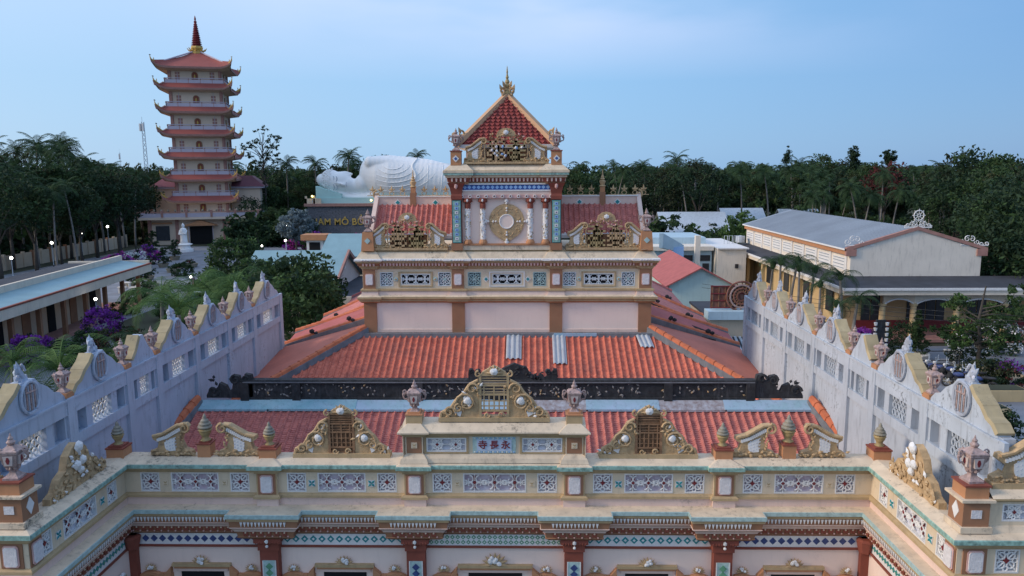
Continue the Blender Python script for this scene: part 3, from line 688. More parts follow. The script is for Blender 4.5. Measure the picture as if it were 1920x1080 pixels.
# wing fronts: upper tier, corner urns, volutes; crest on the wing sides
for s, x0 in ((-1, XL), (1, XR)):
    xc = x0+s*.36; yc = YW+.3
    b = MB(); wf = [(x0+s*.7, YW+.1), (x0+s*8, YW+.1)] if s > 0 else [(x0-8, YW+.1), (x0-.7, YW+.1)]
    b.sweep(wf, [(.1,6.25),(.03,6.4),(0,6.41)], ct); b.sweep(wf, [(0,6.98),(.05,7.0),(.05,7.05),(.12,7.06),(.12,7.1),(-.1,7.24),(-.5,7.26),(-.5,6.2)], [oc,oc,oc,oc,ct,ct,ct]); b.build('attic_storey', hall)
    for u, w in ((1.55, 1.1), (3.4, 1.6)): put_panel(hall, x0+s*u, YW+.1, 6.72, w, .42, 2, M['recess'])
    pierced(hall, wf[0], wf[1], 6.4, 6.99, c, 'attic_wall')
    b = MB(); b.box(xc-.36, xc+.36, yc-.36, yc+.36, 6.28, 6.42, ct); b.box(xc-.3, xc+.3, yc-.3, yc+.3, 6.42, 7.02, M['brown']); b.box(xc-.38, xc+.38, yc-.38, yc+.38, 7.02, 7.08, ct)
    b.box(xc-.27, xc+.27, yc-.27, yc+.27, 7.08, 7.36, M['terra']); b.box(xc-.3, xc+.3, yc-.3, yc+.3, 7.36, 7.4, M['redbrown'])
    b.at(xc, yc-.305, 6.72); b.box(-.12, .12, -.01, 0, -.1, .1, M['plaque']); b.at(xc-s*.305, yc, 6.72, rz=-s*PI/2); b.plate([(-.14,0),(0,-.22),(.14,0),(0,.22)], -.01, .01, M['white']); b.at()
    b.build('pedestal', hall); put_urn(hall, xc, yc, 7.4, .1, 1.0)
    b = MB(); b.at(x0+s*1.55, YW+.3, 7.24); b.box(-.75, .75, -.1, .24, 0, .13, M['ochre']); b.at(x0+s*1.5, YW+.3, 7.34); wing_scroll(b, 1.3, 1.1, s); b.build('volute_crest', hall)
    b = MB(); ped_block(b, x0+s*2.55, YW+.3, 7.24, .4, .4); b.build('pedestal', hall); put_urn(hall, x0+s*2.55, YW+.3, 7.7, 0, .9)
    # side crest
    b = MB(); b.at(x0-s*.0+s*.22, (YW+YB)/2+.25, 6.3, rz=-s*PI/2); g = M['gold']
    o = [(-1.3,0),(1.3,0),(1.28,.16),(1.05,.24),(.85,.5),(.55,.62),(.42,.95),(.2,1.12),(0,1.2),(-.2,1.12),(-.42,.95),(-.55,.62),(-.85,.5),(-1.05,.24),(-1.28,.16)]
    b.plate(o, -.08, .12, g)
    rnd = random.Random(11)
    for k in range(70):
        x = rnd.uniform(-1.15, 1.15); z = rnd.uniform(.05, 1.0)*(1-abs(x)/1.35)*1.1+.04
        b.leaf(x, z, rnd.uniform(0, 2*PI), rnd.uniform(.12, .24), .06, g if rnd.random() < .78 else M['white'], -.11, .05)
    for q in ((0,1.08,.15),(-.14,.62,.13),(.12,.68,.12),(0,.45,.1)): b.blob((q[0], -.14, q[1]), (q[2], .09, q[2]), M['white'], 2, .3, 2)
    b.spiral(-1.05, .17, .15, 0, 1.3, .05, g, -.12); b.spiral(1.05, .17, .15, PI, 1.3, .05, g, -.12, -1)
    b.build('scrolled_crest', hall)
# ================================================================ tiled roofs, side walls, tower
def tile_roof(parent, name, P0, u, s_, n, Lu, Ls, mat, inside=None, rib=.29, row=.10, amp=.075):
    """clay tile slope: P0 lower left corner, u along the eave, s_ up the slope, n surface normal"""
    P0 = np.array(P0, float); u = np.array(u, float); s_ = np.array(s_, float); n = np.array(n, float)
    nr = int(round(Lu/rib)); U = []; H = []
    for i in range(nr):
        for a, h in ((0,0),(.18,.0),(.36,-.12),(.54,.0),(.66,.75),(.77,1.05),(.88,.75)): U.append((i+a)*rib); H.append(h*amp)
    U.append(nr*rib); H.append(0)
    k = int(Ls/row); S = []; G = []
    for j in range(k):
        S += [j*row, (j+1)*row-.004]; G += [.016, .0]
    U = np.array(U); H = np.array(H); S = np.array(S); G = np.array(G)
    jit = np.random.RandomState(3).uniform(-.006, .006, (len(S), len(U)))
    V = P0+U[None, :, None]*u+S[:, None, None]*s_+(H[None, :]+G[:, None]+jit)[:, :, None]*n
    nu = len(U); F = []
    for j in range(len(S)-1):
        for i in range(nu-1):
            if inside and not inside((U[i]+U[i+1])/2, (S[j]+S[j+1])/2): continue
            a = j*nu+i; F.append((a, a+1, a+nu+1, a+nu))
    b = MB(); b.add(V.reshape(-1, 3), F, mat); return b.build(name, parent)
def hip_row(b, p0, p1, m, base, r=.13, n=None, lift=.06):
    """mortar bed with a line of half round hip tiles on it"""
    p0 = Vector(p0); p1 = Vector(p1); L_ = (p1-p0).length; n = n or int(L_/.33); d = (p1-p0)/n
    side = d.cross(Vector((0, 0, 1))).normalized()*r
    for k in range(n):
        a = p0+d*k; c_ = a+d*1.06
        up = Vector((0, 0, lift))
        v = []
        for q, f in ((a, 1.12), (c_, .92)):
            for t in (0, 1, 2, 3, 4):
                th = PI*t/4; v.append(q+side*math.cos(th)*f+Vector((0, 0, math.sin(th)*r*f))+up)
        b.add([tuple(x) for x in v], [(i, i+1, i+6, i+5) for i in range(4)]+[(0,1,2,3,4)], m)
    b.hexa([tuple(x) for x in (p0-side*1.5-Vector((0,0,.12)), p0+side*1.5-Vector((0,0,.12)), p1+side*1.5-Vector((0,0,.12)), p1-side*1.5-Vector((0,0,.12)),
            p0-side*1.2+Vector((0,0,lift)), p0+side*1.2+Vector((0,0,lift)), p1+side*1.2+Vector((0,0,lift)), p1-side*1.2+Vector((0,0,lift)))], base)
TA = math.tan(math.radians(25)); CA = math.cos(math.radians(25)); SA = math.sin(math.radians(25))
YR = 28.3; ZR = 5.66        # front roof ridge
front = hall
e0 = 22.0; zl = ZR-(YR-e0)*TA; Ls = (YR-e0)/CA
def ins_front(u, s):
    y = s*CA; x = u-12.1; return abs(x) < 11.7+(YR-e0-y)*.55
tile_roof(front, 'roof', (AX-12.1, e0, zl), (1,0,0), (0,CA,SA), (0,-SA,CA), 24.2, Ls, M['tile2'], ins_front)
b = MB()
for sg in (-1, 1):
    b.slab([(AX+sg*11.75, YR, ZR+.02), (AX+sg*13.0, YR, ZR-.5), (AX+sg*13.0, 22, 2.6), (AX+sg*12.0, 22, 2.6)][::(-sg)], .06, M['darkred'])
b.build('side_slope', front)
b = MB()
for sg in (-1, 1): hip_row(b, (AX+sg*12.5, 25.2, 4.35), (AX+sg*11.72, YR, ZR+.12), M['hiptile'], M['lead'], .17, 9, .14)
b.build('hip_tiles', front)
b = MB()                    # sheet flashing laid over the ridge bed
xs = [-11.75, -8.9, -5.6, -1.9, .4, 3.2, 5.9, 8.4, 11.7]
for i in range(8):
    z0 = ZR+.02+.015*(i % 2); mm = [M['flash2'], M['flash2'], M['flash'], M['flash'], M['peel'], M['flash'], M['peel'], M['flash']][i]
    b.slab([(AX+xs[i]-.03, YR-.36, z0-.06), (AX+xs[i+1]+.03, YR-.36, z0-.06), (AX+xs[i+1]+.03, YR+.05, z0+.2), (AX+xs[i]-.03, YR+.05, z0+.2)], .04, mm)
    b.box(AX+xs[i]-.03, AX+xs[i+1]+.03, YR-.37, YR-.34, z0-.13, z0-.05, mm)
b.build('ridge_flashing', front)
b = MB(); k = M['black']
b.box(AX-10.0, AX+9.6, YR+.05, YR+.35, ZR+.1, ZR+.32, k)
b.box(AX-9.9, AX+9.5, YR+.1, YR+.3, ZR+.32, ZR+.86, k)
b.box(AX-10.0, AX+9.6, YR+.02, YR+.38, ZR+.86, ZR+1.0, k)
b.box(AX-9.95, AX+9.55, YR-.0, YR+.03, ZR+.9, ZR+.94, M['lead'])
for x in (-9.9, -7.9, -3.2, -.2, 2.6, 6.3, 9.4): b.box(AX+x-.16, AX+x+.16, YR+.0, YR+.1, ZR+.12, ZR+.9, k)
b.build('black_ridge', front)
b = MB(); rnd = random.Random(2)      # broken ceramic reliefs in the ridge panels
mor = pm('pale_ceramic_shards', (.33,.31,.30), .7, .5, 9)
for k_ in range(230):
    x = rnd.uniform(-9.6, 9.2); z = ZR+rnd.uniform(.38, .8)
    if abs(((x+9.9) % 3.1)-1.55) > 1.25: continue
    b.leaf(AX+x, z, rnd.uniform(0, 6.3), rnd.uniform(.06, .2), .04, mor if rnd.random() < .85 else M['gold'], YR+.08, .03)
b.build('ridge_reliefs', front)
def dragon_scroll(b, x, y, z, sg, s=1, m=None):
    m = m or M['black']
    b.plate([(x+sg*p[0]*s, z+p[1]*s) for p in ((0,0),(1.9,0),(1.9,.12),(1.75,.4),(1.5,.3),(1.35,.62),(1.1,.5),(1.0,.28),(.85,.34),(.8,.62),(.95,.78),(.8,.95),(.55,.9),(.5,.7),(.35,.75),(.3,1.0),(.05,.95),(0,.7))][::sg], y, y+.22, m)
    b.spiral(x+sg*1.6*s, z+.3*s, .24*s, 0, 1.2, .07*s, m, y, sg); b.spiral(x+sg*.7*s, z+.75*s, .2*s, PI/2, 1.3, .06*s, m, y, -sg)
    b.spiral(x+sg*.25*s, z+.8*s, .2*s, 0, 1.2, .06*s, m, y, sg)
    rnd = random.Random(int(x*7))
    for q in range(22): b.leaf(x+sg*rnd.uniform(0, 1.8)*s, z+rnd.uniform(.1, .8)*s, rnd.uniform(0, 6.3), rnd.uniform(.15,.3)*s, .07*s, m, y+.05, .06)
for sg in (-1, 1):
    b = MB(); dragon_scroll(b, AX+sg*9.6, YR+.1, ZR+.28, sg, .95); b.build('dragon_scroll', front); b = MB(); dragon_scroll(b, AX+sg*1.7+.4, YR+.1, ZR+.92, -sg, .5); b.build('dragon_scroll', front)
b = MB(); kk = M['black']; b.plate([(AX+.45+p[0]*.62, ZR+.98+p[1]*.62) for p in ((-1.5,0),(1.7,0),(1.5,.2),(1.0,.35),(.75,.8),(.35,.9),(0,1.05),(-.35,.9),(-.75,.7),(-1.0,.35),(-1.3,.2))], YR+.1, YR+.32, kk)
for q in range(30): u_ = rnd.uniform(-.9, 1.0); b.leaf(AX+.45+u_, ZR+1.0+rnd.uniform(0, .62*(1-abs(u_))), rnd.uniform(0, 6.3), .2, .06, kk, YR+.12, .08)
b.build('ridge_centrepiece', front)

# ---- main hall: tower block standing on a hipped roof
YT = 35.7; ZT = 6.95
tw = thing('temple_tower', 'pink and cream temple tower with lattice band, red columns and pointed red roof', 'tower', (AX, YT+2, 4))
OX = 6.78; IX = 2.3
roof2 = tw
e1 = 30.2; z1 = ZT-(YT-e1)*TA; Ls = (YT-e1)/CA
tile_roof(roof2, 'roof', (AX-12.5, e1, z1), (1,0,0), (0,CA,SA), (0,-SA,CA), 25, Ls, M['tile'], lambda u, s: abs(u-12.5) < OX-.1+(YT-e1-s*CA)*1.0)
for sg in (-1, 1):
    b = MB(); hip_row(b, (AX+sg*(OX+5.3), YT-5.3, ZT-5.3*TA+.04), (AX+sg*(OX-.05), YT+.05, ZT+.12), M['hiptile'], M['lead'], .16, 17, .16); b.build('hip_tiles', roof2)
    b = MB(); x0 = AX+sg*(OX-.05); x1 = AX+sg*12.05; zz = 4.75+.25
    pts = [(x0, YT, ZT+.02), (x0, 39.6, ZT-.1), (x1, 39.6, 5.35), (x1, YT, 4.95), (x1, 31, 4.6), (AX+sg*(OX+5.2), 30.5, ZT-5.2*TA)]
    c0 = len(b.v)
    b.add(pts, [(0,1,2,3), (0,3,4,5)], M['flatred']); b.build('side_slope', roof2)
b = MB(); b.box(AX-OX-.05, AX+OX+.05, YT-.35, YT, ZT-.2, ZT+.03, M['lead']); b.box(AX+2.2, AX+4.2, YT-.37, YT-.3, ZT-.1, ZT+.045, M['flash']); b.build('foot_flashing', roof2)
for x, w, l in ((.33, .7, 1.75), (2.42, .62, 2.1), (6.35, .62, .9)):
    b = MB(); n = 3
    for q in range(n):
        for r_ in range(4):
            u0 = AX+x-w/2+w*(q+r_/4)/n; u1 = AX+x-w/2+w*(q+(r_+1)/4)/n
            h = [0, .05, .05, 0, 0][r_], [0, .05, .05, 0, 0][r_+1]
            y1 = YT-.35; z1_ = ZT-.35*TA+.1; y0 = y1-l*CA; z0_ = z1_-l*SA
            sk = .12 if x > 6 else 0
            b.add([(u0+sk, y0, z0_+h[0]), (u1+sk, y0, z0_+h[1]), (u1, y1, z1_+h[1]), (u0, y1, z1_+h[0])], [(0,1,2,3)], M['metal'])
    b.build('metal_sheet', roof2)

# tower lower block
tp = [(AX-OX, YT+5.2), (AX-OX, YT), (AX+OX, YT), (AX+OX, YT+5.2)]
def tpath(w, p): return jog([tp[0], tp[1], tp[2], tp[3]], {1: [(w/2, w, p), (OX-IX, w, p), (OX+IX, w, p), (2*OX-w/2, w, p)]})
b = MB(); b.sweep(tp, [(0,8.45),(0,6.0)], M['pinkwall']); b.build('wall', tw)
b = MB(); b.sweep(tp, [(0,6.99),(.04,6.99),(.04,7.12),(0,7.14)], pk); b.build('skirting', tw)
for x in (-OX+.31, -IX, IX, OX-.31):
    b = MB(); b.box(AX+x-.3, AX+x+.3, YT-.08, YT+.1, 6.9, 8.45, M['brown']); b.build('pilaster', tw)
b = MB()
b.sweep(tpath(.66, .1), [(0,8.40),(.06,8.42),(.16,8.5),(.16,8.56),(.24,8.62),(.24,8.72),(.12,8.76),(.08,8.78),(.05,8.96),(.1,8.98),(.1,9.06),(0,9.08)], [oc,M['terra'],oc,oc,oc,ct,ct,pk,oc,oc,oc]); b.build('string_course', tw)
b = MB()
b.sweep(tpath(.66, .1), [(0,10.0),(.05,10.04),(.05,10.1),(.12,10.12),(.12,10.16),(.2,10.3),(.26,10.34),(.26,10.4),(.32,10.42),(.32,10.5),(.27,10.53),(.2,10.6),(.05,10.82),(-.02,10.9),(-.6,10.95)], [oc,oc,oc,oc,M['brown'],oc,oc,oc,M['white'],M['white'],ct,ct,oc,ct]); b.build('cornice', tw)
b = MB()
def dent(x, y, rz): b.at(x, y, 0, rz=rz); b.plate([(-.05,10.3),(-.035,10.18),(.035,10.18),(.05,10.3)], -.04, .06, M['pinktrim'])
along(tpath(.66, .1)[:], .18, .15, dent); b.build('dentil_band', tw)
b = MB()
def bd(x, y, rz): b.at(x, y, 0, rz=rz); b.blob((0, 0, 10.46), (.05,.03,.04), M['white'] if random.random() < .8 else M['tealtile'], 1)
along(tpath(.66, .1)[:], .34, .13, bd); b.build('bead_band', tw)
ZB = 9.52; wg = pm('grey_white_lattice', (.70,.74,.76), .6, .2, 6); dkr = pm('dim_recess', (.16,.20,.23), .9, .2, 3)
def tbay(cx, ws, xs, key, frame):
    for sg in (-1, 1):
        put_panel(tw, cx+sg*xs, YT-.005, ZB, .62, .66, 0, dkr, 0, M['tealtile'] if frame else wg, M['tealtile'])
        put_small(tw, 'tile_inset', key, cx+sg*(ws+.2), YT-.02, ZB)
    put_panel(tw, cx, YT-.005, ZB, 1.36, .5, 1, M['dark'], 0, wg, wg)
tbay(AX, .78, 1.53, 'diamond', 1); tbay(AX-4.3, .73, 1.37, 'flower', 0); tbay(AX+4.3, .73, 1.37, 'flower', 0)
pierced(tw, tp[1], tp[2], 9.04, 10.02, c, piers=[(.0,.62,.08),(OX-IX-.3,OX-IX+.3,.08),(OX+IX-.3,OX+IX+.3,.08),(2*OX-.62,2*OX,.08)])
b = MB(); b.box(AX-OX, AX+OX, YT+.16, YT+5.2, 8.4, 10.9, c); b.build('wall', tw)
for x in (-OX+.31, -IX, IX, OX-.31):
    b = MB(); b.box(AX+x-.29, AX+x+.29, YT-.1, YT-.08, 9.08, 10.0, M['brown']); b.build('plaque_surround', tw); put_small(tw, 'relief_plaque', 'plaque', AX+x, YT-.105, ZB)
for cx, w in ((AX, 1.56), (AX-4.3, 1.5), (AX+4.3, 1.5)):
    b = MB(); w2 = w/2+.06
    for q in ((-w2, w2, .31, .36), (-w2, w2, -.36, -.31), (-w2, -w2+.06, -.31, .31), (w2-.06, w2, -.31, .31)): b.box(cx+q[0], cx+q[1], YT-.03, YT, ZB+q[2], ZB+q[3], M['white'] if cx == AX else M['ochre'])
    b.build('panel_moulding', tw)
# tower upper stage
ZU = 10.9; x0 = AX-IX-.25; x1 = AX+IX+.25
b = MB(); b.box(x0+.15, x1-.15, YT+.05, YT+4.6, ZU, 14.2, M['pinkwall']); b.box(x0+.2, x1-.2, YT-.1, YT+.05, ZU, 11.15, ct); b.box(x0+.2, x1-.2, YT-.14, YT+.06, 11.12, 11.2, M['terra']); b.build('wall', tw)
for sg in (-1, 1):
    x = AX+sg*IX
    b = MB(); b.box(x-.27, x+.27, YT-.2, YT+.3, ZU, 11.22, M['brown']); b.box(x-.24, x+.24, YT-.15, YT+.3, 11.22, 13.25, M['redbrown'])
    b.lathe([(.25,13.25),(.26,13.4),(.24,13.5),(.3,13.8),(.4,14.0)], 4, M['redbrown'], (x, YT+.05, 0), sq=True); b.blob((x, YT-.3, 13.85), (.09,.08,.14), M['pinktrim'], 1, .3); p = b.build('corner_pier', tw)
    b = MB(); b.box(x-.2, x+.2, YT-.2, YT-.15, 11.25, 13.2, M['tealtile'] if False else M['dteal']); b.box(x-.17, x+.17, YT-.205, YT-.2, 11.28, 13.17, M['teal'])
    for k_ in range(9): b.box(x-.075, x+.075, YT-.22, YT-.205, 11.38+.2*k_, 11.51+.2*k_, M['lblue'] if k_ % 3 else M['white']); b.box(x-.03, x+.03, YT-.226, YT-.22, 11.42+.2*k_, 11.47+.2*k_, M['navy'])
    b.build('mosaic_strip', p)
    for dx in (1.12, 1.82):
        xx = AX+sg*(dx-.02); cc = (xx, YT-.02, 0)
        b = MB(); b.lathe([(.2,11.2),(.2,11.27),(.17,11.33),(.13,11.4)], 12, M['terra'], cc); b.lathe([(.125,11.4),(.12,12.85)], 14, M['white'], cc)
        b.lathe([(.13,12.82),(.14,13.0),(.12,13.04),(.14,13.1),(.21,13.3)], 12, M['redbrown'], cc); b.blob((xx, YT-.22, 13.2), (.05,.04,.08), M['white'], 1, .3)
        for k_ in range(6): b.blob((xx+.17*math.cos(k_), YT-.02-.17*abs(math.sin(k_)), 13.17), (.06,.06,.07), M['redbrown'], 1)
        o = b.build('column', tw)
        b = MB(); rr = random.Random(int(dx*10)+sg)
        for k_ in range(60):
            a = rr.uniform(PI, 2*PI); z = rr.uniform(11.45, 12.8)
            b.blob((xx+.125*math.cos(a), YT-.02+.125*math.sin(a), z), (.03,.03,.04), rr.choice([M['white'], M['white'], M['bead'], M['recess']]), 1, .4, k_)
        b.build('column_relief', o)
b = MB(); b.at(AX, YT+.03, 12.22); g = M['gold']
b.plate([(.84*math.cos(t), .84*math.sin(t)) for t in np.linspace(PI*1.72, PI*1.28+2*PI-2*PI*1, 2)][:0]+[(0,-1.0)]+[(.82*math.cos(t), .82*math.sin(t)) for t in np.linspace(-PI*.3, PI*1.3, 25)], -.07, 0, g)
for k_ in range(46): a = random.uniform(0, 6.3); r_ = random.uniform(.45, .76); b.leaf(r_*math.cos(a), r_*math.sin(a), random.uniform(0, 6.3), .16, .045, g, -.07, .03)
v0 = b.T.copy(); b.T = v0; b.plate([(.3*math.cos(t), .3*math.sin(t)) for t in np.linspace(0, 2*PI, 25)[:-1]], -.09, -.06, M['pinkwall'])
b.tube([(.32*math.cos(t), -.09, .32*math.sin(t)) for t in np.linspace(0, 2*PI, 25)], .028, M['white'], 6); b.build('medallion', tw)
for q in range(4):
    a = q*PI/2; b = MB(); b.at(AX, YT+.03, 12.22)
    for (r_, s_) in ((.96,.1),(.84,.06),(.62,.06),(.5,.05)): b.blob((r_*math.cos(a), -.09, r_*math.sin(a)), (s_,.06,s_), M['white'], 1, .25, q)
    for da in (-.9, .9): b.leaf(.88*math.cos(a), .88*math.sin(a), a+da, .16, .035, M['white'], -.08, .04)
    b.build('medallion_flower', tw)
b = MB(); b.box(x0+.3, x1-.3, YT-.12, YT+.05, 13.3, 13.46, M['pinktrim'])
for k_ in range(12):
    x = x0+.5+(x1-x0-1)*k_/11; b.tube([(x+.065*math.cos(t), YT-.14, 13.38+.065*math.sin(t)) for t in np.linspace(0, 2*PI, 9)], .022, M['white'], 5); b.blob((x, YT-.14, 13.38), (.03,.03,.03), M['redbrown'], 1)
b.build('rosette_band', tw)
b = MB(); b.box(x0+.3, x1-.3, YT-.1, YT+.05, 13.46, 13.62, pk); b.box(x0+.3, x1-.3, YT-.13, YT+.05, 13.62, 13.68, M['white']); b.box(x0+.3, x1-.3, YT-.06, YT+.05, 13.68, 13.92, M['blue']); b.box(x0+.3, x1-.3, YT-.11, YT+.05, 13.92, 13.98, M['white'])
for k_ in range(21):
    x = x0+.42+(x1-x0-.84)*k_/20; b.at(x, YT-.065, 13.8, ry=PI/4); b.box(-.066, .066, -.01, 0, -.066, .066, M['lblue'])
b.at(); b.build('blue_tile_band', tw)
up_ = [(AX-IX-.28, YT+4.6), (AX-IX-.28, YT+.02), (AX+IX+.28, YT+.02), (AX+IX+.28, YT+4.6)]
upj = jog(up_, {1: [(.4, .8, .2), (4.76, .8, .2)]})
b = MB(); b.sweep(upj, [(0,13.95),(.05,14.0),(.08,14.03),(.12,14.22),(.2,14.25),(.2,14.33),(.28,14.35),(.28,14.45),(.3,14.46),(.3,14.56),(.26,14.58),(-.02,14.84),(-.1,14.86),(-2.4,14.9)], [oc,oc,M['redbrown'],oc,ct,oc,M['teal'],oc,ct,oc,ct,ct,ct]); b.build('entablature', tw)
b = MB()
def dn2(x, y, rz): b.at(x, y, 0, rz=rz); b.plate([(-.045,14.22),(-.03,14.06),(.03,14.06),(.045,14.22)], -.03, .05, pk)
along(upj, .12, .17, dn2); b.build('dentil_band', tw)
b = MB(); rb = M['redbrown']
b.build('x', tw) if False else None
def fret_crest(parent, cx, y, z, w, h, seed, name='fret_crest'):
    b = MB(); b.at(cx, y, z); g = M['gold']; b.box(-w/2, w/2, -.12, .2, 0, .1, g)
    wing_scroll(b.at(cx-w*.36, y, z+.08), w*.28, h*.66, 1); wing_scroll(b.at(cx+w*.36, y, z+.08), w*.28, h*.66, -1)
    b.at(cx, y, z); b.box(-w*.24, w*.24, .3, .34, .05, h*.4, M['brown'])  # brown board stands in for the darkness behind the lower fret
    for sg in (-1, 1):
        b.at(cx+sg*w*.12, y, z+.1); fret(b, w*.215, h*.62, 0, .045, M['bead'] if sg*seed > 0 else g, seed+sg, 5)
        b.at(cx, y, z+.1); b.tube([(sg*w*(.235+.02*math.sin(PI*t/6)), 0, h*.62*t/6) for t in range(7)], .035, g, 5)
        b.spiral(sg*w*.09, h*.7, .13, PI/2, 1.2, .035, g, 0, sg); b.spiral(sg*w*.17, h*.66, .1, PI/2, 1.2, .035, M['rust'], 0, -sg)
    b.at(cx, y, z)
    b.plate([(-w*.12, h*.76), (w*.12, h*.76), (w*.1, h*.9), (w*.05, h*.98), (0, h), (-w*.05, h*.98), (-w*.1, h*.9)], -.03, .1, g); b.blob((0, -.06, h*.87), (.14,.06,.12), M['white'], 1, .3)
    for k_ in range(7): b.leaf(0, h*.8, PI*k_/6, .3, .06, g, -.04, .04)
    rnd = random.Random(seed)
    for k_ in range(12 if abs(seed) == 4 else 0): x = rnd.uniform(-.2, .2)*w; b.blob((x, -.05, h*rnd.uniform(.2, .5)), (.07,.05,.07), rnd.choice([M['lblue'], M['white'], M['recess']]), 1, .5, k_)
    for k_ in range(36): x = rnd.uniform(-.2, .2)*w; b.leaf(x, h*rnd.uniform(.62, .8), rnd.uniform(0, 6.3), .16, .04, rnd.choice([g, M['rust'], M['pinktrim']]), -.03, .04)
    return b.build(name, parent)
fret_crest(tw, AX, YT-.02, 14.86, 3.9, 1.62, 4)
for sg in (-1, 1):
    x = AX+sg*IX
    b = MB(); b.box(x-.24, x+.24, YT-.22, YT+.26, 14.8, 15.42, M['terra']); b.box(x-.27, x+.27, YT-.25, YT+.29, 15.42, 15.47, M['redbrown'])
    b.at(x, YT-.235, 15.1, ry=PI/4); b.box(-.11, .11, -.012, .01, -.11, .11, M['white']); b.box(-.055, .055, -.02, -.012, -.055, .055, M['blue']); b.build('pedestal', tw); put_urn(tw, x, YT+.02, 15.47, 0, .92)
    # side wings of the tower: tiled slope between a fretted crest and a parapet with gold crown finials
    cx = AX+sg*4.62
    fret_crest(tw, cx, YT-.02, ZU, 3.75, 1.75, -3*sg)
    xe = AX+sg*(OX-.31); b = MB(); b.hexa([(xe-.3,YT-.28,ZU-.02),(xe+.3,YT-.28,ZU-.02),(xe+.3,YT+.3,ZU-.02),(xe-.3,YT+.3,ZU-.02),(xe-.24,YT-.2,11.75),(xe+.24,YT-.2,11.75),(xe+.24,YT+.24,11.75),(xe-.24,YT+.24,11.75)], M['terra'])
    b.at(xe, YT-.26, 11.35, ry=PI/4); b.box(-.1,.1,-.012,.03,-.1,.1,M['tealtile']); b.build('pedestal', tw); put_urn(tw, xe, YT, 11.77, 0, .95)
    xa = AX+IX+.25 if sg > 0 else AX-OX+.45
    tile_roof(tw, 'wing_tiles', (xa, YT+.6, 11.6), (1,0,0), (0,.72,.69), (0,-.69,.72), 3.75, 1.95, M['tile2'], None, .25, .12)
    xb = xa+3.75
    b = MB(); b.box(xa-.05, xb+.05, YT+2.0, YT+2.2, 12.75, 13.3, pk); b.box(xa-.05, xb+.05, YT+.4, YT+2.2, 11.4, 11.55, M['white']); b.box(xa-.05, xb+.05, YT+1.95, YT+2.25, 13.3, 13.36, M['white'])
    for q in (xa+.95, xb-.95):
        b.at(q, YT+1.99, 13.03, ry=PI/4); b.box(-.12,.12,-.012,.0,-.12,.12,M['white']); b.box(-.08,.08,-.02,-.012,-.08,.08,M['dteal'])
    b.at(); xo = xa-.08 if sg < 0 else xb+.08
    b.hexa([(xo-.1,YT+.3,11.0),(xo+.1,YT+.3,11.0),(xo+.1,YT+2.2,11.0),(xo-.1,YT+2.2,11.0),(xo-.1,YT+.3,11.75),(xo+.1,YT+.3,11.75),(xo+.1,YT+2.2,13.5),(xo-.1,YT+2.2,13.5)], pk)
    b.spiral(xo, 13.4, .22, PI/2, 1.2, .05, M['gold'], YT+2.1, -sg)
    b.build('wing_parapet', tw)
    b = MB(); b.box(cx-.14, cx+.14, YT+1.9, YT+2.3, 12.4, 13.5, M['brown']); b.box(cx-.11, cx+.11, YT+1.95, YT+2.2, 13.5, 13.75, M['terra'])
    b.lathe([(.12,13.75),(.17,13.8),(.1,13.85),(.14,13.95),(.16,14.03),(.08,14.08),(.12,14.14),(.06,14.2),(.08,14.25),(.04,14.3),(.015,14.6)], 10, M['gold'], (cx, YT+2.08, 0)); b.build('spire_finial', tw)
    xs_ = [cx+q*.53 for q in (-3,-2,-1,1,2,3)] + [cx-sg*0+sg*4*.5]
    for x in xs_:
        b = MB(); y = YT+2.1; g = M['gold']
        b.tube([(x+.12*math.cos(t), y, 13.47+.1*math.sin(t)) for t in np.linspace(0, 2*PI, 9)], .02, g, 4)
        b.leaf(x, 13.52, PI/2, .36, .06, g, y, .05); b.leaf(x, 13.6, PI/2+1.0, .2, .05, g, y, .04); b.leaf(x, 13.6, PI/2-1.0, .2, .05, g, y, .04); b.box(x-.26, x+.26, y-.03, y+.03, 13.36, 13.39, g)
        b.build('fleuron', tw)
# pointed roof
b = MB(); cxr, cyr = AX, YT+2.6; hw = 2.2; zb = 15.75; za = 18.25
b.box(cxr-hw-.1, cxr+hw+.1, cyr-hw-.1, cyr+hw+.1, zb-.16, zb, M['white']); b.box(cxr-hw+.3, cxr+hw-.3, cyr-hw+.3, cyr+hw-.3, 14.8, zb-.16, M['pinkwall']); b.build('gutter', tw)
T2 = tilemat('scale_tiles', (.36,.075,.06), (.25,.05,.045), (.12,.06,.06), .2, .16)
for q in range(4):
    t = PI/2*q; b = MB(); sl_ = math.atan2(za-zb, hw); L_ = math.hypot(hw, za-zb); nrow = 15; H0 = b
    b.at(cxr, cyr, 0, rz=t)
    b.add([(-hw,-hw,zb),(hw,-hw,zb),(0,0,za)], [(0,1,2)], T2)
    for j in range(nrow):
        f0 = j/nrow; w = hw*(1-f0); y = -hw*(1-f0); z = zb+(za-zb)*f0; n_ = int(2*w/.26)
        for i in range(n_):
            x = -w+.1+(2*w-.2)*(i+.5)/max(n_, 1)+(.05 if j % 2 else -.05); e = .13
            up2 = (za-zb)/nrow*1.25; dy = hw/nrow*1.25
            b.add([(x-.1, y-.05+dy*.35, z+up2*.35+.07), (x, y-.08, z+.06), (x+.1, y-.05+dy*.35, z+up2*.35+.07), (x+.11, y+dy-.0, z+up2+.012), (x-.11, y+dy, z+up2+.012)], [(0,1,2,3,4)], T2)
    b.build('roof_face', tw)
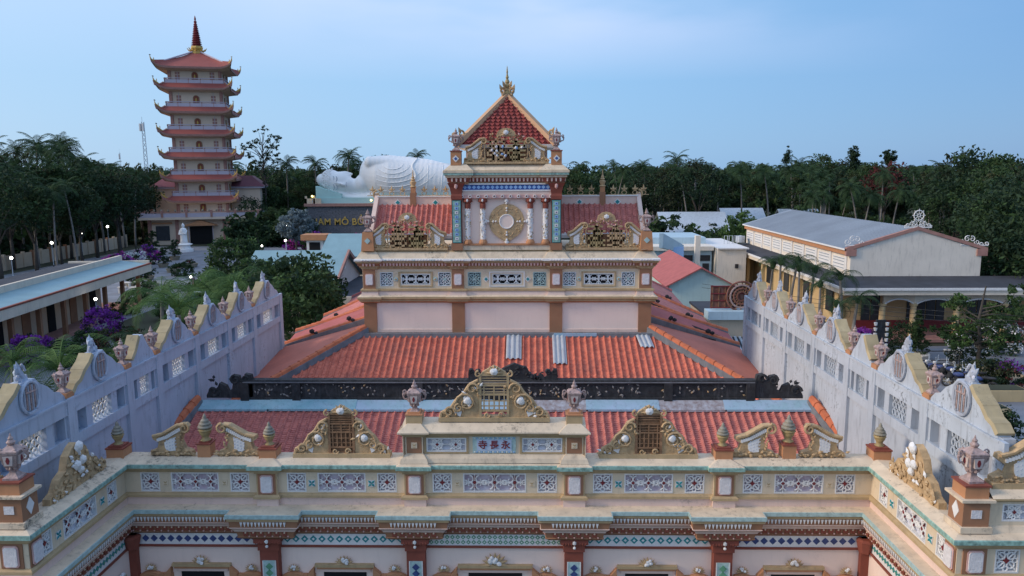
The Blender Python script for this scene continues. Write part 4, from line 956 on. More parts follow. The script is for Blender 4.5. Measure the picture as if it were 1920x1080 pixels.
for q in range(4):
    a = PI/4+q*PI/2; dx, dy = math.cos(a), math.sin(a); k2 = hw*math.sqrt(2)
    b = MB(); b.at(cxr, cyr, 0, rz=a)
    b.hexa([(k2+.12,-.17,zb-.1),(k2+.12,.17,zb-.1),(-.02,.17,za-.12),(-.02,-.17,za-.12),(k2+.12,-.13,zb+.14),(k2+.12,.13,zb+.14),(-.02,.13,za+.12),(-.02,-.13,za+.12)], pm('orange_ochre_hip', (.56,.34,.20), .8, .12, 3) if q == 0 else bpy.data.materials['orange_ochre_hip'])
    b.build('hip_beam', tw)
    b = MB(); b.at(cxr, cyr, 0, rz=a); g = M['gold']
    for (x, z, r_) in ((k2-.15, zb+.5, .22), (k2+.1, zb+.25, .2), (.35, za+.12, .2), (.15, za+.3, .15)): b.spiral(x, z, r_, -PI/2, 1.2, .06, g, 0, -1); b.leaf(x, z, PI/3, .35, .1, g, 0, .07)
    b.blob((k2+.3, 0, zb+.45), (.14,.1,.12), g, 1, .4); b.build('dragon_ornament', tw)
b = MB(); b.lathe([(.2,18.1),(.2,18.3),(.1,18.42),(.07,18.5),(.15,18.58),(.16,18.66),(.08,18.72),(.12,18.8),(.09,18.88),(.05,18.95),(.08,19.02),(.05,19.1),(.03,19.2),(.045,19.25),(.012,19.55)], 12, M['bead'], (cxr, cyr, 0)); b.build('spire_finial', tw)

# ---- side walls with medallion crests
def side_wall(name, X0, sg, label, y_end):
    m = M['wallsunny'] if sg > 0 else M['wallshade']
    wc = bpy.data.materials.get('yellow_coping') or pm('yellow_coping', (.46,.37,.22), .85, .35, 2, .5, (.25,.22,.18), speck=.6)
    t = thing(name, label, 'wall', (X0, 28, 0))
    th = .35; ys = [17.3, 20.7, 23.9, 25.9, 29.05, 32.3, 35.4, y_end]
    inn = X0; outx = X0+sg*th              # inner face looks towards the axis
    def xb(b, d0, d1, y0, y1, z0, z1, mm): b.box(min(X0+sg*d0, X0+sg*d1), max(X0+sg*d0, X0+sg*d1), y0, y1, z0, z1, mm)
    b = MB(); xb(b, .06, th, 17.32, y_end, 2, 7.12, m); xb(b, .06, th, 17.32, y_end, 7.8, 8.3, m); b.build('wall_panel', t)
    b = MB(); xb(b, -.03, .06, 17.32, y_end, 6.84, 7.14, m); xb(b, -.03, .06, 17.32, y_end, 7.8, 8.2, m); xb(b, -.06, .06, 17.32, y_end, 8.2, 8.26, m); b.build('ledge', t)
    for y in ys: 
        b = MB(); xb(b, -.05, .06, y-.2, y+.2, 2, 8.28, m); xb(b, .06, th, y-.2, y+.2, 7.12, 7.8, m); b.build('pilaster', t)
    for i in range(7):
        y0, y1 = ys[i]+.2, ys[i+1]-.2; L_ = y1-y0; ym = (y0+y1)/2; short = L_ < 2
        # window band: narrow slot, lattice, narrow slot
        b = MB(); wl = L_*.38
        for a, c_ in ((y0, y0+.1), (y0+L_*.2, ym-wl/2), (ym+wl/2, y1-L_*.2), (y1-.1, y1)): xb(b, .02, th, a, c_, 7.12, 7.8, m)
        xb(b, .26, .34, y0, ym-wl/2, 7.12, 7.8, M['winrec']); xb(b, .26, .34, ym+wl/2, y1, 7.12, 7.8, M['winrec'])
        if sg > 0: xb(b, .3, .34, ym-wl/2, ym+wl/2, 7.12, 7.8, m)
        b.build('window_band', t)
        b = MB(); rnd = random.Random(i); nn = 5
        for q in range(nn):
            for r_ in range(3):
                yy = ym-wl/2+wl*(q+.5)/nn; zz = 7.12+.68*(r_+.5)/3
                b.tube([(X0+sg*.14, yy+.085*math.cos(tt), zz+.1*math.sin(tt)) for tt in np.linspace(0, 2*PI, 9)], .028, M['white'] if sg < 0 else m, 5)
        b.build('lattice', t)
        # crest above
        rel = [(0,0),(.02,.12),(.08,.3),(.16,.38),(.24,.62),(.34,.8),(.40,1.0),(.60,1.0),(.66,.8),(.76,.62),(.84,.38),(.92,.3),(.98,.12),(1,0)]
        hh = .95
        if short: rel = [(0,0),(.1,.25),(.25,.5),(.42,.95),(.58,.95),(.75,.5),(.9,.25),(1,0)]
        b = MB(); o = [(y0-.05+(L_+.1)*p[0], 8.26+hh*p[1]) for p in rel]
        F_ = [(X0+sg*.02, p[0], p[1]) for p in o]; B_ = [(X0+sg*(th-.02), p[0], p[1]) for p in o]; n = len(o)
        b.add(F_+B_, [tuple(range(n)), tuple(range(2*n-1, n-1, -1))]+[(j, j+n, (j+1) % n+n, (j+1) % n) for j in range(n)], m); b.build('crest_panel', t)
        b = MB(); g = wc     # yellow coping on the shoulder facing the camera
        for j in range(1, 6 if not short else 3):
            a, c_ = o[j], o[j+1]
            b.hexa([(X0+sg*-.06, a[0]-.05, a[1]-.03), (X0+sg*(th+.06), a[0]-.05, a[1]-.03), (X0+sg*(th+.06), c_[0]-.05, c_[1]-.03), (X0+sg*-.06, c_[0]-.05, c_[1]-.03),
                    (X0+sg*-.02, a[0]-.1, a[1]+.04), (X0+sg*(th+.02), a[0]-.1, a[1]+.04), (X0+sg*(th+.02), c_[0]-.08, c_[1]+.05), (X0+sg*-.02, c_[0]-.08, c_[1]+.05)], g)
        b.build('coping', t)
        if not short:
            b = MB(); zc = 8.78
            b.tube([(X0+sg*-.02, ym+.36*math.cos(tt), zc+.42*math.sin(tt)) for tt in np.linspace(0, 2*PI, 21)], .05, M['winrec'] if sg > 0 else m, 6)
            for q in range(7):
                yy = ym-.24+.08*q; h2 = .34*math.sqrt(max(.05, 1-((yy-ym)/.34)**2)); b.tube([(X0+sg*-.04, yy, zc-h2), (X0+sg*-.04, yy, zc+h2)], .025, M['urn'] if q % 2 else M['winrec'], 5)
            b.tube([(X0+sg*-.05, ym-.2, zc+.15), (X0+sg*-.05, ym+.2, zc+.15)], .03, M['urn'], 5); b.build('medallion', t)
            b = MB()  # little lion-like ceramic on top
            rnd = random.Random(i+3)
            zt = 9.18; m2 = M['winrec'] if sg > 0 else m; b.blob((X0+sg*.17, ym, zt+.1), (.1,.2,.12), m2, 2, .7, i); b.blob((X0+sg*.17, ym-.1, zt+.3), (.08,.11,.17), m2, 2, .8, i+1); b.add([(X0+sg*.1, ym-.2, zt), (X0+sg*.24, ym-.2, zt), (X0+sg*.24, ym+.2, zt), (X0+sg*.1, ym+.2, zt), (X0+sg*.17, ym-.12, zt+.6)], [(0,1,4),(1,2,4),(2,3,4),(3,0,4)], m)
            for q in range(8): b.blob((X0+sg*.12, ym-.24+.05*q, zt+.05+rnd.uniform(0, .4)), (.045,.045,.06), M['winrec'] if rnd.random() < .6 else M['recess'], 1, .5, q)
            b.build('ceramic_lion', t)
        if i > 0: 
            bb = MB(); xb(bb, -.03, th+.03, ys[i]-.18, ys[i]+.18, 8.26, 8.42, M['terra']); bb.build('pedestal', t)
            put_urn(t, X0+sg*th/2, ys[i], 8.42, PI/2, .78)
    return t
side_wall('crested_side_wall', AX-11.95, -1, 'long shaded blue-white wall on the left with wavy crests, medallions and urns', 39.3)
side_wall('crested_side_wall', AX+11.95, 1, 'long pale wall on the right with weathered crests, medallions and urns', 38.3)
# ================================================================ ground and paving
M['soil'] = pm('garden_soil', (.07,.075,.045), .95, .4, .25)
M['paving'] = pm('grey_paving', (.25,.26,.29), .85, .35, .5, .4)
M['paving2'] = pm('pale_paving', (.33,.335,.35), .85, .3, .8, .3)
b = MB(); b.add([(-5500,-200,0),(5500,-200,0),(5500,5900,0),(-5500,5900,0)], [(0,1,2,3)], M['soil']); struct(b.build('ground'))
def sheet(name, pts, z, m):
    b = MB(); b.add([(x, y, z) for x, y in pts], [tuple(range(len(pts)))], m); return struct(b.build(name))
sheet('courtyard_paving', [(-76,40),(-13.5,40),(-13.5,66),(-40,66),(-42,152),(-76,152)], .02, M['paving'])
sheet('yard_paving', [(13.5,28),(60,28),(60,63),(13.5,63)], .02, M['paving'])
sheet('paved_path', [(20,40),(60,46),(60,49),(20,43)], .03, M['paving2'])
sheet('paved_path', [(-70,100),(-44,100),(-44,102),(-70,102)], .03, M['paving2'])
M['beige'] = pm('beige_wall_paint', (.66,.52,.38), .85, .12, 1, .3)
M['beigelt'] = pm('light_beige_paint', (.72,.62,.50), .85, .12, 1, .25)
M['yellow'] = pm('yellow_wall_paint', (.62,.45,.24), .85, .12, 1, .2)
M['ywhite'] = pm('offwhite_paint', (.78,.70,.60), .85, .12, .8, .35)
M['tealroof'] = pm('pale_teal_sheet_roof', (.22,.36,.40), .5, .15, .6, .25)
M['greyroof'] = pm('grey_sheet_roof', (.27,.31,.36), .6, .2, .3, .35, (.08,.09,.10))
M['darkroof'] = pm('dark_concrete_roof', (.055,.06,.075), .9, .3, 1, .4)
M['bluewall'] = pm('pale_blue_wall', (.42,.56,.64), .85, .12, 1, .3)
M['rustsheet'] = pm('rusted_sheet', (.24,.10,.07), .85, .5, 3, .6, (.42,.38,.36), bump=.3)
M['stone'] = pm('dark_stone_wall', (.17,.17,.19), .9, .5, 3, .3, bump=.5, bscale=6)
M['stat'] = pm('white_statue_paint', (.90,.87,.84), .6, .06, .3, .12, (.5,.45,.42))
M['proof'] = pm('pagoda_red_tile', (.31,.085,.07), .7, .15, .6, .1)
M['purple'] = pm('purple_roof', (.20,.07,.09), .7, .2, .6)
M['pwall'] = pm('pagoda_cream_wall', (.72,.56,.43), .85, .08, .5, .15)
M['prail'] = pm('pale_lilac_rail', (.52,.46,.52), .8, .1)
M['pdeep'] = pm('pagoda_rose_trim', (.42,.22,.18), .8)
M['pgold'] = pm('bright_gold_paint', (.62,.40,.10), .55, .3, 1)
M['glass'] = pm('dark_window', (.03,.035,.045), .25, .3, 2, spec=.5)

# ---- rear parts of the temple roof, seen on both sides of the tower
rear = thing('rear_hall', 'low rear temple hall whose red roofs step back on both sides of the tower', 'hall', (AX, 52, 0))
for sg in (-1, 1):
    segs = [(39.8, 44.6, 5.35, 7.7), (45.0, 51.4, 5.1, 8.1), (51.8, 60.5 if sg < 0 else 66, 5.0, 8.3)]
    for i, (ya, yb, zo, zi) in enumerate(segs):
        b = MB(); xo = AX+sg*12.1; xi = AX+sg*5.5
        ym = (ya+yb)/2
        pts = [(xo, ya, zo-.1), (xo, ym, zo+.25), (xo, yb, zo), (xi, yb, zi-.3), (xi, ym, zi+.3), (xi, ya, zi-.3)]
        b.add(pts, [(0,1,4,5), (1,2,3,4)], M['tile2'] if i else M['darkred']); b.box(min(xo-sg*.1, xo), max(xo-sg*.1, xo), ya, yb, 2, zo-.12, M['ywhite'])
        b.build('roof', rear)
        n = 22
        for yy, mm in ((ya, M['hiptile']), (ym, M['hiptile'])):
            b = MB(); dz = .12 if yy == ya else .35
            hip_row(b, (xo, yy, zo+dz-.1), (xi, yy, zi+dz-.35), M['hiptile'] if i < 2 else M['darkred'], M['lead'], .15, n, .06); b.build('hip_tiles', rear)
        b = MB(); b.hexa([(xo, ya-.25, zo-.5),(xi, ya-.25, zi-.7),(xi, ya-.1, zi-.7),(xo, ya-.1, zo-.5),(xo, ya-.25, zo+.08),(xi, ya-.25, zi-.1),(xi, ya-.1, zi-.1),(xo, ya-.1, zo+.08)], M['black'] if i == 1 else M['lead']); b.build('ridge_wall', rear)
        b = MB(); rnd = random.Random(i+9)
        for k_ in range(3):
            f = .25+.3*k_; x = xo+(xi-xo)*f; z = zo+(zi-zo)*f-.2
            b.blob((x, ya-.1, z+.45), (.16,.1,.14), M['black'], 1, .5, k_); b.blob((x+.2, ya-.1, z+.35), (.14,.1,.1), M['black'], 1, .5, k_+5)
        b.build('black_ornament', rear)
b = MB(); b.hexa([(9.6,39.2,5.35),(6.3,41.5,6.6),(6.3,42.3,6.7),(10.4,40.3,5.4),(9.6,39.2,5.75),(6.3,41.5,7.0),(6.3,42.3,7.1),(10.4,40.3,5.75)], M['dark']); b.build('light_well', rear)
b = MB(); b.box(AX-5.6, AX+5.6, 40.9, 60, 2, 8.0, M['ywhite']); b.build('inner_wall', rear)

# ---- buildings right of the temple
def gable(name, label, x0, x1, y0, y1, ze, zr, wall, roof, cat='building', axis='y', over=.4, extra=None):
    t = thing(name, label, cat, ((x0+x1)/2, (y0+y1)/2, 0))
    if axis == 'y':
        xm = (x0+x1)/2; b = MB(); b.add([(x0,y0,0),(x1,y0,0),(x1,y0,ze),(xm,y0,zr),(x0,y0,ze),(x0,y1,0),(x1,y1,0),(x1,y1,ze),(xm,y1,zr),(x0,y1,ze)],
            [(0,1,2,3,4),(5,9,8,7,6),(0,4,9,5),(1,6,7,2)], wall); b.build('wall', t)
        sl = (zr-ze)/(xm-x0)
        for sg in (-1, 1):
            xe = xm+sg*(xm-x0+over); b = MB(); pts = [(xe, y0-over, ze-sl*over+.05), (xm, y0-over, zr+.05), (xm, y1+over, zr+.05), (xe, y1+over, ze-sl*over+.05)]
            b.slab(pts if sg < 0 else pts[::-1], .12, roof); b.build('roof', t)
    else:
        ym = (y0+y1)/2; b = MB(); b.add([(x0,y0,0),(x0,y1,0),(x0,y1,ze),(x0,ym,zr),(x0,y0,ze),(x1,y0,0),(x1,y1,0),(x1,y1,ze),(x1,ym,zr),(x1,y0,ze)],
            [(0,4,3,2,1),(5,6,7,8,9),(0,5,9,4),(1,2,7,6)], wall); b.build('wall', t)
        sl = (zr-ze)/(ym-y0)
        for sg in (-1, 1):
            ye = ym+sg*(ym-y0+over); b = MB(); pts = [(x0-over, ye, ze-sl*over+.05), (x1+over, ye, ze-sl*over+.05), (x1+over, ym, zr+.05), (x0-over, ym, zr+.05)]
            b.slab(pts if sg < 0 else pts[::-1], .12, roof); b.build('roof', t)
    return t
def part(t, name, m, *boxes):
    b = MB()
    for q in boxes: b.box(*q, m)
    return b.build(name, t)
g1 = gable('annex_building', 'low annex with red sheet roof and pale teal gable wall right of the tower', 12.8, 18.4, 69, 84, 4.4, 5.9, pm('pale_teal_wall', (.48,.62,.60), .85, .1, .6, .2), M['darkred'])
kb = thing('blue_building', 'flat-roofed pale blue service building behind the red annex roof', 'building', (20, 98, 0))
part(kb, 'wall', M['bluewall'], (14.5, 22.3, 93, 104, 0, 5.0)); part(kb, 'roof', M['ywhite'], (14.2, 22.4, 92.5, 104.4, 5.0, 5.5)); part(kb, 'roof_top', M['bluewall'], (14.8, 22.2, 96, 104, 5.5, 6.3))
for x in (16.0, 18.3, 20.4): part(kb, 'window', M['glass'], (x, x+1.7, 92.93, 93.0, 3.7, 4.4))
part(kb, 'door', M['glass'], (21.2, 22.0, 92.93, 93, 1.0, 3.4)); part(kb, 'pillar', M['ywhite'], (19.9, 20.5, 91.2, 91.8, 0, 6.9))
b = MB(); b.box(17.2, 18.4, 90.5, 91.9, 4.4, 5.6, M['lblue']); b.hexa([(15.4,90,5.6),(15.8,90,5.6),(18.4,91,4.9),(18.1,91,4.9),(15.4,90,7.3),(15.9,90,7.3),(18.5,91,5.8),(18.1,91,5.8)], M['bluewall']); b.build('stair_hood', kb)
lg = thing('service_block', 'small low block with pale blue ledge and striped awning behind the right wall', 'building', (14.5, 53, 0))
part(lg, 'wall', M['beige'], (12.0, 17.5, 50, 56, 0, 4.85)); part(lg, 'ledge', M['bluewall'], (11.8, 17.7, 49.6, 50.8, 4.85, 5.4)); part(lg, 'flat_roof', M['darkroof'], (11.9, 17.6, 50.8, 56.1, 4.85, 5.0))
b = MB()
for k_ in range(16): b.hexa([(12+.3*k_,46.5,2.6),(12.15+.3*k_,46.5,2.6),(12.15+.3*k_,49.6,3.7),(12+.3*k_,49.6,3.7),(12+.3*k_,46.5,2.68),(12.15+.3*k_,46.5,2.68),(12.15+.3*k_,49.6,3.78),(12+.3*k_,49.6,3.78)], M['metal']); 
b.slab([(12,46.5,2.62),(16.8,46.5,2.62),(16.8,49.6,3.72),(12,49.6,3.72)], .05, M['darkroof']); b.build('awning', lg)
rp = thing('rusty_panel', 'rust-streaked metal panel with a round coil emblem above the pale blue ledge', 'metal panel', (14.9, 50.5, 4.75))
b = MB(); b.box(12.1, 15.6, 50.4, 50.46, 5.5, 7.0, M['rustsheet'])
for k_ in range(8): b.box(12.2+.42*k_, 12.24+.42*k_, 50.36, 50.4, 5.52, 6.98, M['rust'])
for z in (5.5, 5.97, 6.44, 6.94): b.box(12.1, 15.6, 50.34, 50.4, z, z+.06, M['maroon'])
b.build('sheet', rp)
b = MB()
for r_ in (.3, .52, .75, .98): b.tube([(14.1+r_*math.cos(t), 50.25, 6.3+r_*math.sin(t)) for t in np.linspace(0, 2*PI, 33)], .07, M['rustsheet'] if r_ != .75 else M['urn'], 6)
for k_ in range(16): a = k_*PI/8; b.tube([(14.1+.3*math.cos(a), 50.25, 6.3+.3*math.sin(a)), (14.1+.96*math.cos(a+.4), 50.25, 6.3+.96*math.sin(a+.4))], .04, M['rust'], 4)
b.build('coil_emblem', rp)
for (x, y, w) in ((27, 150, 11), (43, 165, 7), (54, 160, 6)):
    gable('distant_house', {27: 'wide far house with pale metal roof among the palms right of the tower', 43: 'far house with a white roof half hidden by trees beside the wide one', 54: 'far small house with grey roof just left of the hall ridge'}[x], x, x+w, y, y+8, 3.6, 6.4, M['ywhite'], M['metal'], 'house', 'x', 1.2)

# ---- meeting hall
mh = thing('meeting_hall', 'long beige hall with grey sheet roof, dark verandah roof and yellow columns', 'building', (34, 80, 0))
x0, x1, y0, y1, ze, zr = 28.5, 39.9, 68, 100.5, 7.5, 9.3; xm = (x0+x1)/2
b = MB(); b.add([(x0,y0,0),(x1,y0,0),(x1,y0,ze),(xm,y0,zr),(x0,y0,ze),(x0,y1,0),(x1,y1,0),(x1,y1,ze),(xm,y1,zr),(x0,y1,ze)], [(0,1,2,3,4),(5,9,8,7,6),(0,4,9,5),(1,6,7,2)], M['ywhite']); b.build('wall', mh)
for sg in (-1, 1):
    xe = xm+sg*(xm-x0+.45); b = MB(); pts = [(xe, y0+.05, ze+.12), (xm, y0+.05, zr+.18), (xm, y1+.4, zr+.18), (xe, y1+.4, ze+.12)]; b.slab(pts if sg < 0 else pts[::-1], .1, M['greyroof'])
    for k_ in range(64):
        y = y0+.3+k_*.5; p = [(xe, y, ze+.12), (xm, y, zr+.18), (xm, y+.05, zr+.18), (xe, y+.05, ze+.12)]; b.slab([(q[0], q[1], q[2]+.03) for q in (p if sg < 0 else p[::-1])], .03, M['greyroof'])
    b.build('roof', mh)
    b = MB(); a = (xe-sg*.0, y0-.12, ze+.05); c_ = (xm, y0-.12, zr+.1)
    b.hexa([(a[0],a[1],a[2]-.12),(c_[0],a[1],c_[2]-.12),(c_[0],y0+.25,c_[2]-.12),(a[0],y0+.25,a[2]-.12),(a[0],a[1],a[2]+.18),(c_[0],a[1],c_[2]+.18),(c_[0],y0+.25,c_[2]+.18),(a[0],y0+.25,a[2]+.18)], M['pdeep'])
    b.box(min(a[0],a[0]-sg*.9), max(a[0],a[0]-sg*.9), y0-.14, y0+.2, ze-.5, ze+.1, M['pdeep']); b.build('gable_coping', mh)
part(mh, 'eave_band', M['terra'], (x0-.3, x0, y0+.2, y1, ze-.45, ze-.05)); part(mh, 'gutter', M['white'], (x0-.5, x0-.3, y0+.2, y1+.3, ze-.02, ze+.12))
for k_ in range(9):
    y = y0+1.6+k_*3.55; part(mh, 'pilaster', M['white'], (x0-.12, x0, y-1.0, y-.7, 5.2, ze-.45))
    f = part(mh, 'window', M['white'], (x0-.06, x0-.01, y-.5, y+2.1, 5.6, 6.75)); b = MB()
    for z in (5.75, 6.05, 6.35, 6.6): b.box(x0-.1, x0-.06, y-.4, y+2.0, z, z+.05, M['greyroof'])
    b.build('louvres', f)
def vroof(b, pts, m): b.slab(pts, .15, m)
b = MB(); yv = 63.6; xv = 26.3; xr = 62; zt_, zl_ = 5.2, 4.7
b.slab([(xv, yv, zl_), (xr, yv, zl_), (xr, y0, zt_), (x0, y0, zt_)], .12, M['darkroof']); b.slab([(xv, yv, zl_), (x0, y0, zt_), (x0, y1, zt_), (xv, y1+1, zl_)], .12, M['darkroof']); b.build('verandah_roof', mh)
part(mh, 'fascia', M['white'], (xv-.1, xr, yv-.12, yv, zl_-.1, zl_+.1), (xv-.12, xv, yv, y1+1, zl_-.1, zl_+.1)); part(mh, 'fascia_band', M['beigelt'], (xv, xr, yv, yv+.1, zl_-.5, zl_-.12), (xv, xv+.1, yv+.1, y1+1, zl_-.5, zl_-.12))
part(mh, 'verandah_wall', M['yellow'], (27.8, xr, 67.8, 67.98, .5, 4.6), (28.0, 28.3, 68.9, 96, .4, 4.6)); part(mh, 'floor', M['pdeep'], (27, xr, 64.4, 68.6, .1, .55), (27, xr, 64, 64.4, .1, .35)); part(mh, 'back_wall_panel', M['maroon'], (29, 60, 67.72, 67.8, .55, 1.3))
cols = [30.0, 32.6, 36.2, 40.2, 44.4, 49.5]
for i, x in enumerate(cols):
    b = MB(); b.lathe([(.34,.5),(.34,.75),(.25,.8),(.24,3.1),(.32,3.2),(.32,3.35)], 14, M['yellow'] , (x, 64.6, 0)); b.build('column', mh)
    if i < len(cols)-1:
        xa = x; xb = cols[i+1]; w = xb-xa; n = 14; top = [(xa+w*k_/n, 3.15+.6*math.sin(PI*k_/n)**.6) for k_ in range(n+1)]
        b = MB(); b.plate([(p[0], p[1]) for p in top]+[(xb, 4.4), (xa, 4.4)], 64.45, 64.75, M['beigelt'] if i % 2 else M['beige']); b.tube([(p[0], 64.42, p[1]) for p in top], .07, M['white'], 5); b.build('arch', mh)
for x in (29.6, 33.6, 35.3, 38.9, 41.5, 46.5): part(mh, 'window', M['glass'], (x, x+.75, 67.7, 67.8, 1.3, 4.0), (x+.85, x+1.6, 67.7, 67.8, 1.3, 4.0))
for y in (70, 76, 82, 88): part(mh, 'window', M['glass'], (27.92, 28.0, y, y+1.6, 1.6, 3.6))
for y in (69.5, 75, 81, 87, 93): part(mh, 'pillar', M['yellow'], (26.6, 26.95, y, y+.35, 0, 4.1))
fb = thing('hall_wing', 'cream two-tone rear block at the far left end of the long beige hall', 'building', (25, 99, 0))
part(fb, 'wall', M['ywhite'], (22.6, 26.0, 91.4, 104, 0, 5.3)); part(fb, 'side_wall', M['yellow'], (26.0, 28.3, 95.0, 104, 0, 4.6)); part(fb, 'roof', M['white'], (22.5, 26.2, 91.0, 104.4, 5.3, 5.45))
part(fb, 'doorway', M['dark'], (26.7, 27.5, 94.9, 95.0, 1.6, 3.8)); part(fb, 'window', M['glass'], (24.7, 25.1, 91.3, 91.4, 3.0, 3.5))
b = MB(); 
for k_ in range(3): b.tube([(24.5+.6*k_,96,5.45),(24.5+.6*k_,96,6.5),(24.9+.6*k_,96,6.5),(24.9+.6*k_,96,5.45)], .04, M['metal'], 5)
b.build('roof_rail', fb)
b = MB(); b.blob((0,0,.5), (.5,.5,.5), M['metal'], 2); b.lathe([(.5,.1),(.5,.9)], 12, M['metal']); wt = b.build('water_tank'); wt.location = (27.3, 99, 5.3); wt.scale = (1.2,1.2,1); tag(wt, 'small steel water tank on the dark roof at the far end of the long hall', 'water tank')
# dharma wheel and side ornaments on the gable
def wheel(cx, z, s, label):
    t = thing('wheel_ornament', label, 'ornament', (cx, y0, z)); m = M['white']
    b = MB(); b.at(cx, y0-.02, z, sc=s)
    b.tube([(.55*math.cos(a), 0, 1.35+.55*math.sin(a)) for a in np.linspace(0, 2*PI, 25)], .06, m, 6); b.tube([(.16*math.cos(a), 0, 1.35+.16*math.sin(a)) for a in np.linspace(0, 2*PI, 13)], .04, m, 5)
    for k_ in range(8): a = k_*PI/4; b.tube([(.12*math.cos(a), 0, 1.35+.12*math.sin(a)), (.66*math.cos(a), 0, 1.35+.66*math.sin(a))], .035, m, 5); b.blob((.68*math.cos(a), 0, 1.35+.68*math.sin(a)), (.06,.05,.06), m, 1)
    b.build('wheel', t)
    b = MB(); b.at(cx, y0-.02, z, sc=s)
    for sg in (-1, 1):
        for (x, zz, r_, a0) in ((.35,.5,.28,0),(.8,.45,.26,PI/2),(1.15,.25,.2,0),(.55,.15,.2,PI),(.2,.2,.18,0),(1.4,.12,.12,0)): b.spiral(sg*x, zz, r_, a0 if sg > 0 else PI-a0, 1.3, .055, m, 0, sg)
    b.box(-1.5, 1.5, -.05, .05, -.05, .08, m); b.build('scroll_base', t)
wheel(xm, zr+.2, .78, 'white wheel ornament on scrolls at the peak of the beige hall gable')
for sg, lab in ((-1, 'pale wire scroll ornament on the left corner of the hall gable'), (1, 'white scroll ornament on the right corner of the hall gable')):
    b = MB(); x = xm+sg*(5.0)
    for k_ in range(6): b.spiral(x+(k_-2.5)*.42, ze+.75+.28*math.sin(k_*1.1), .3-.02*k_, k_, 1.3, .045, M['white'], y0, 1 if k_ % 2 else -1)
    b.tube([(x-1.2, y0, ze+.42), (x+1.2, y0, ze+.4)], .05, M['white'], 5); tag(b.build('scroll_ornament'), lab, 'ornament')

# ---- low building with pale blue roof, far left
def local(t_, ox, oy, rz):
    M_ = Matrix.Translation((ox, oy, 0)) @ Matrix.Rotation(rz, 4, 'Z'); return M_
lb = thing('guest_house', 'long low guest house with pale blue roof and brown columns at the left edge', 'building', (-41.5, 70, 0))
def LB(u0, u1, v0, v1, z0, z1, m, name):          # u along the length (away from the camera), v to the left
    b = MB(); b.at(-39.3, 50, 0, rz=math.atan2(34, -3.6)); b.box(u0, u1, v0, v1, z0, z1, m); return b.build(name, lb)
LB(-14, 28.6, 2.2, 8, 0, 3.5, M['beige'], 'wall'); LB(-16, 34.2, .0, 9.5, 0.02, .3, M['pdeep'], 'floor')
b = MB(); b.at(-39.3, 50, 0, rz=math.atan2(34, -3.6)); b.slab([(-16, -.6, 4.55), (34.6, -.6, 4.55), (34.6, 2.4, 4.95), (-16, 2.4, 4.95)], .1, M['tealroof']); b.build('roof', lb)
LB(-16, 34.8, -.8, -.55, 3.7, 4.5, M['beigelt'], 'fascia'); LB(-16, 34.8, -.84, -.6, 4.5, 4.64, M['redbrown'], 'fascia_edge'); LB(-16, 34.8, 2.3, 2.6, 4.7, 5.5, M['beigelt'], 'parapet'); LB(-16, 34.6, 2.6, 8.2, 4.5, 4.7, M['darkroof'], 'flat_roof'); LB(34.6, 34.9, -.6, 8.0, 3.9, 4.9, M['beigelt'], 'end_parapet')
LB(-16, 34.5, -.5, 4.4, 3.72, 3.76, M['brown'], 'ceiling')
for k_ in range(12):
    LB(-13+4.2*k_, -12.65+4.2*k_, .05, .4, .3, 3.75, M['brown'], 'column')
    if k_ < 10: LB(-11.8+4.2*k_, -10.5+4.2*k_, 2.12, 2.2, .3, 2.9, M['dark'] if k_ % 2 else M['brown'], 'door')
LB(34.1, 34.45, 6.2, 6.55, .02, 3.8, M['brown'], 'column')

# ---- teal-roofed building left of the tower
tb = gable('teal_roof_building', 'building with broad pale teal roof and pink gable beside the tower', -26, -17.8, 67.5, 80.5, 4.0, 7.0, M['pink'], M['tealroof'], 'building', 'x', .5)
b = MB()
for sg in (-1, 1): b.slab([(-17.45, 74, 7.12), (-17.25, 74, 7.12), (-17.25, 74+sg*7.2, 3.85), (-17.45, 74+sg*7.2, 3.85)][::sg], .35, M['pdeep'])
b.build('verge', tb); part(tb, 'vent', M['white'], (-17.8, -17.72, 73.0, 73.9, 5.3, 6.2))
cp = thing('flat_canopy', 'flat dark-roofed canopy in front of the pink gable', 'canopy', (-14, 68, 0))
part(cp, 'roof', M['darkroof'], (-19.6, -13.5, 66.2, 80, 3.55, 3.7)); part(cp, 'fascia', M['beigelt'], (-19.7, -13.4, 66, 66.2, 3.1, 3.75), (-13.5, -13.3, 66.2, 80, 3.1, 3.75)); part(cp, 'pillar', M['beige'], (-19.2, -18.9, 66.5, 66.8, 0, 3.55), (-14, -13.7, 66.5, 66.8, 0, 3.55)); part(cp, 'chimney_block', M['beigelt'], (-20.4, -19.0, 66.3, 67.3, 3.7, 5.6))
part(cp, 'dark_wall', M['brown'], (-19.6, -13.6, 79, 79.3, 0, 3.5))
gable('far_teal_building', 'second pale teal roof rising just behind the first towards the tower', -24, -16, 90, 99, 5.0, 7.0, M['beige'], M['tealroof'], 'building', 'x', .6)
kk_ = thing('shrine_kiosk', 'tiny kiosk with an orange roof in front of the purple flowers', 'kiosk', (-31, 112, 0)); part(kk_, 'wall', M['white'], (-32.2, -29.8, 111, 113, 0, 4.8)); part(kk_, 'roof', M['terra'], (-32.9, -29.1, 110.5, 113.5, 4.8, 5.6)); part(kk_, 'opening', M['dark'], (-31.8, -30.2, 110.95, 111, 3.0, 4.5))

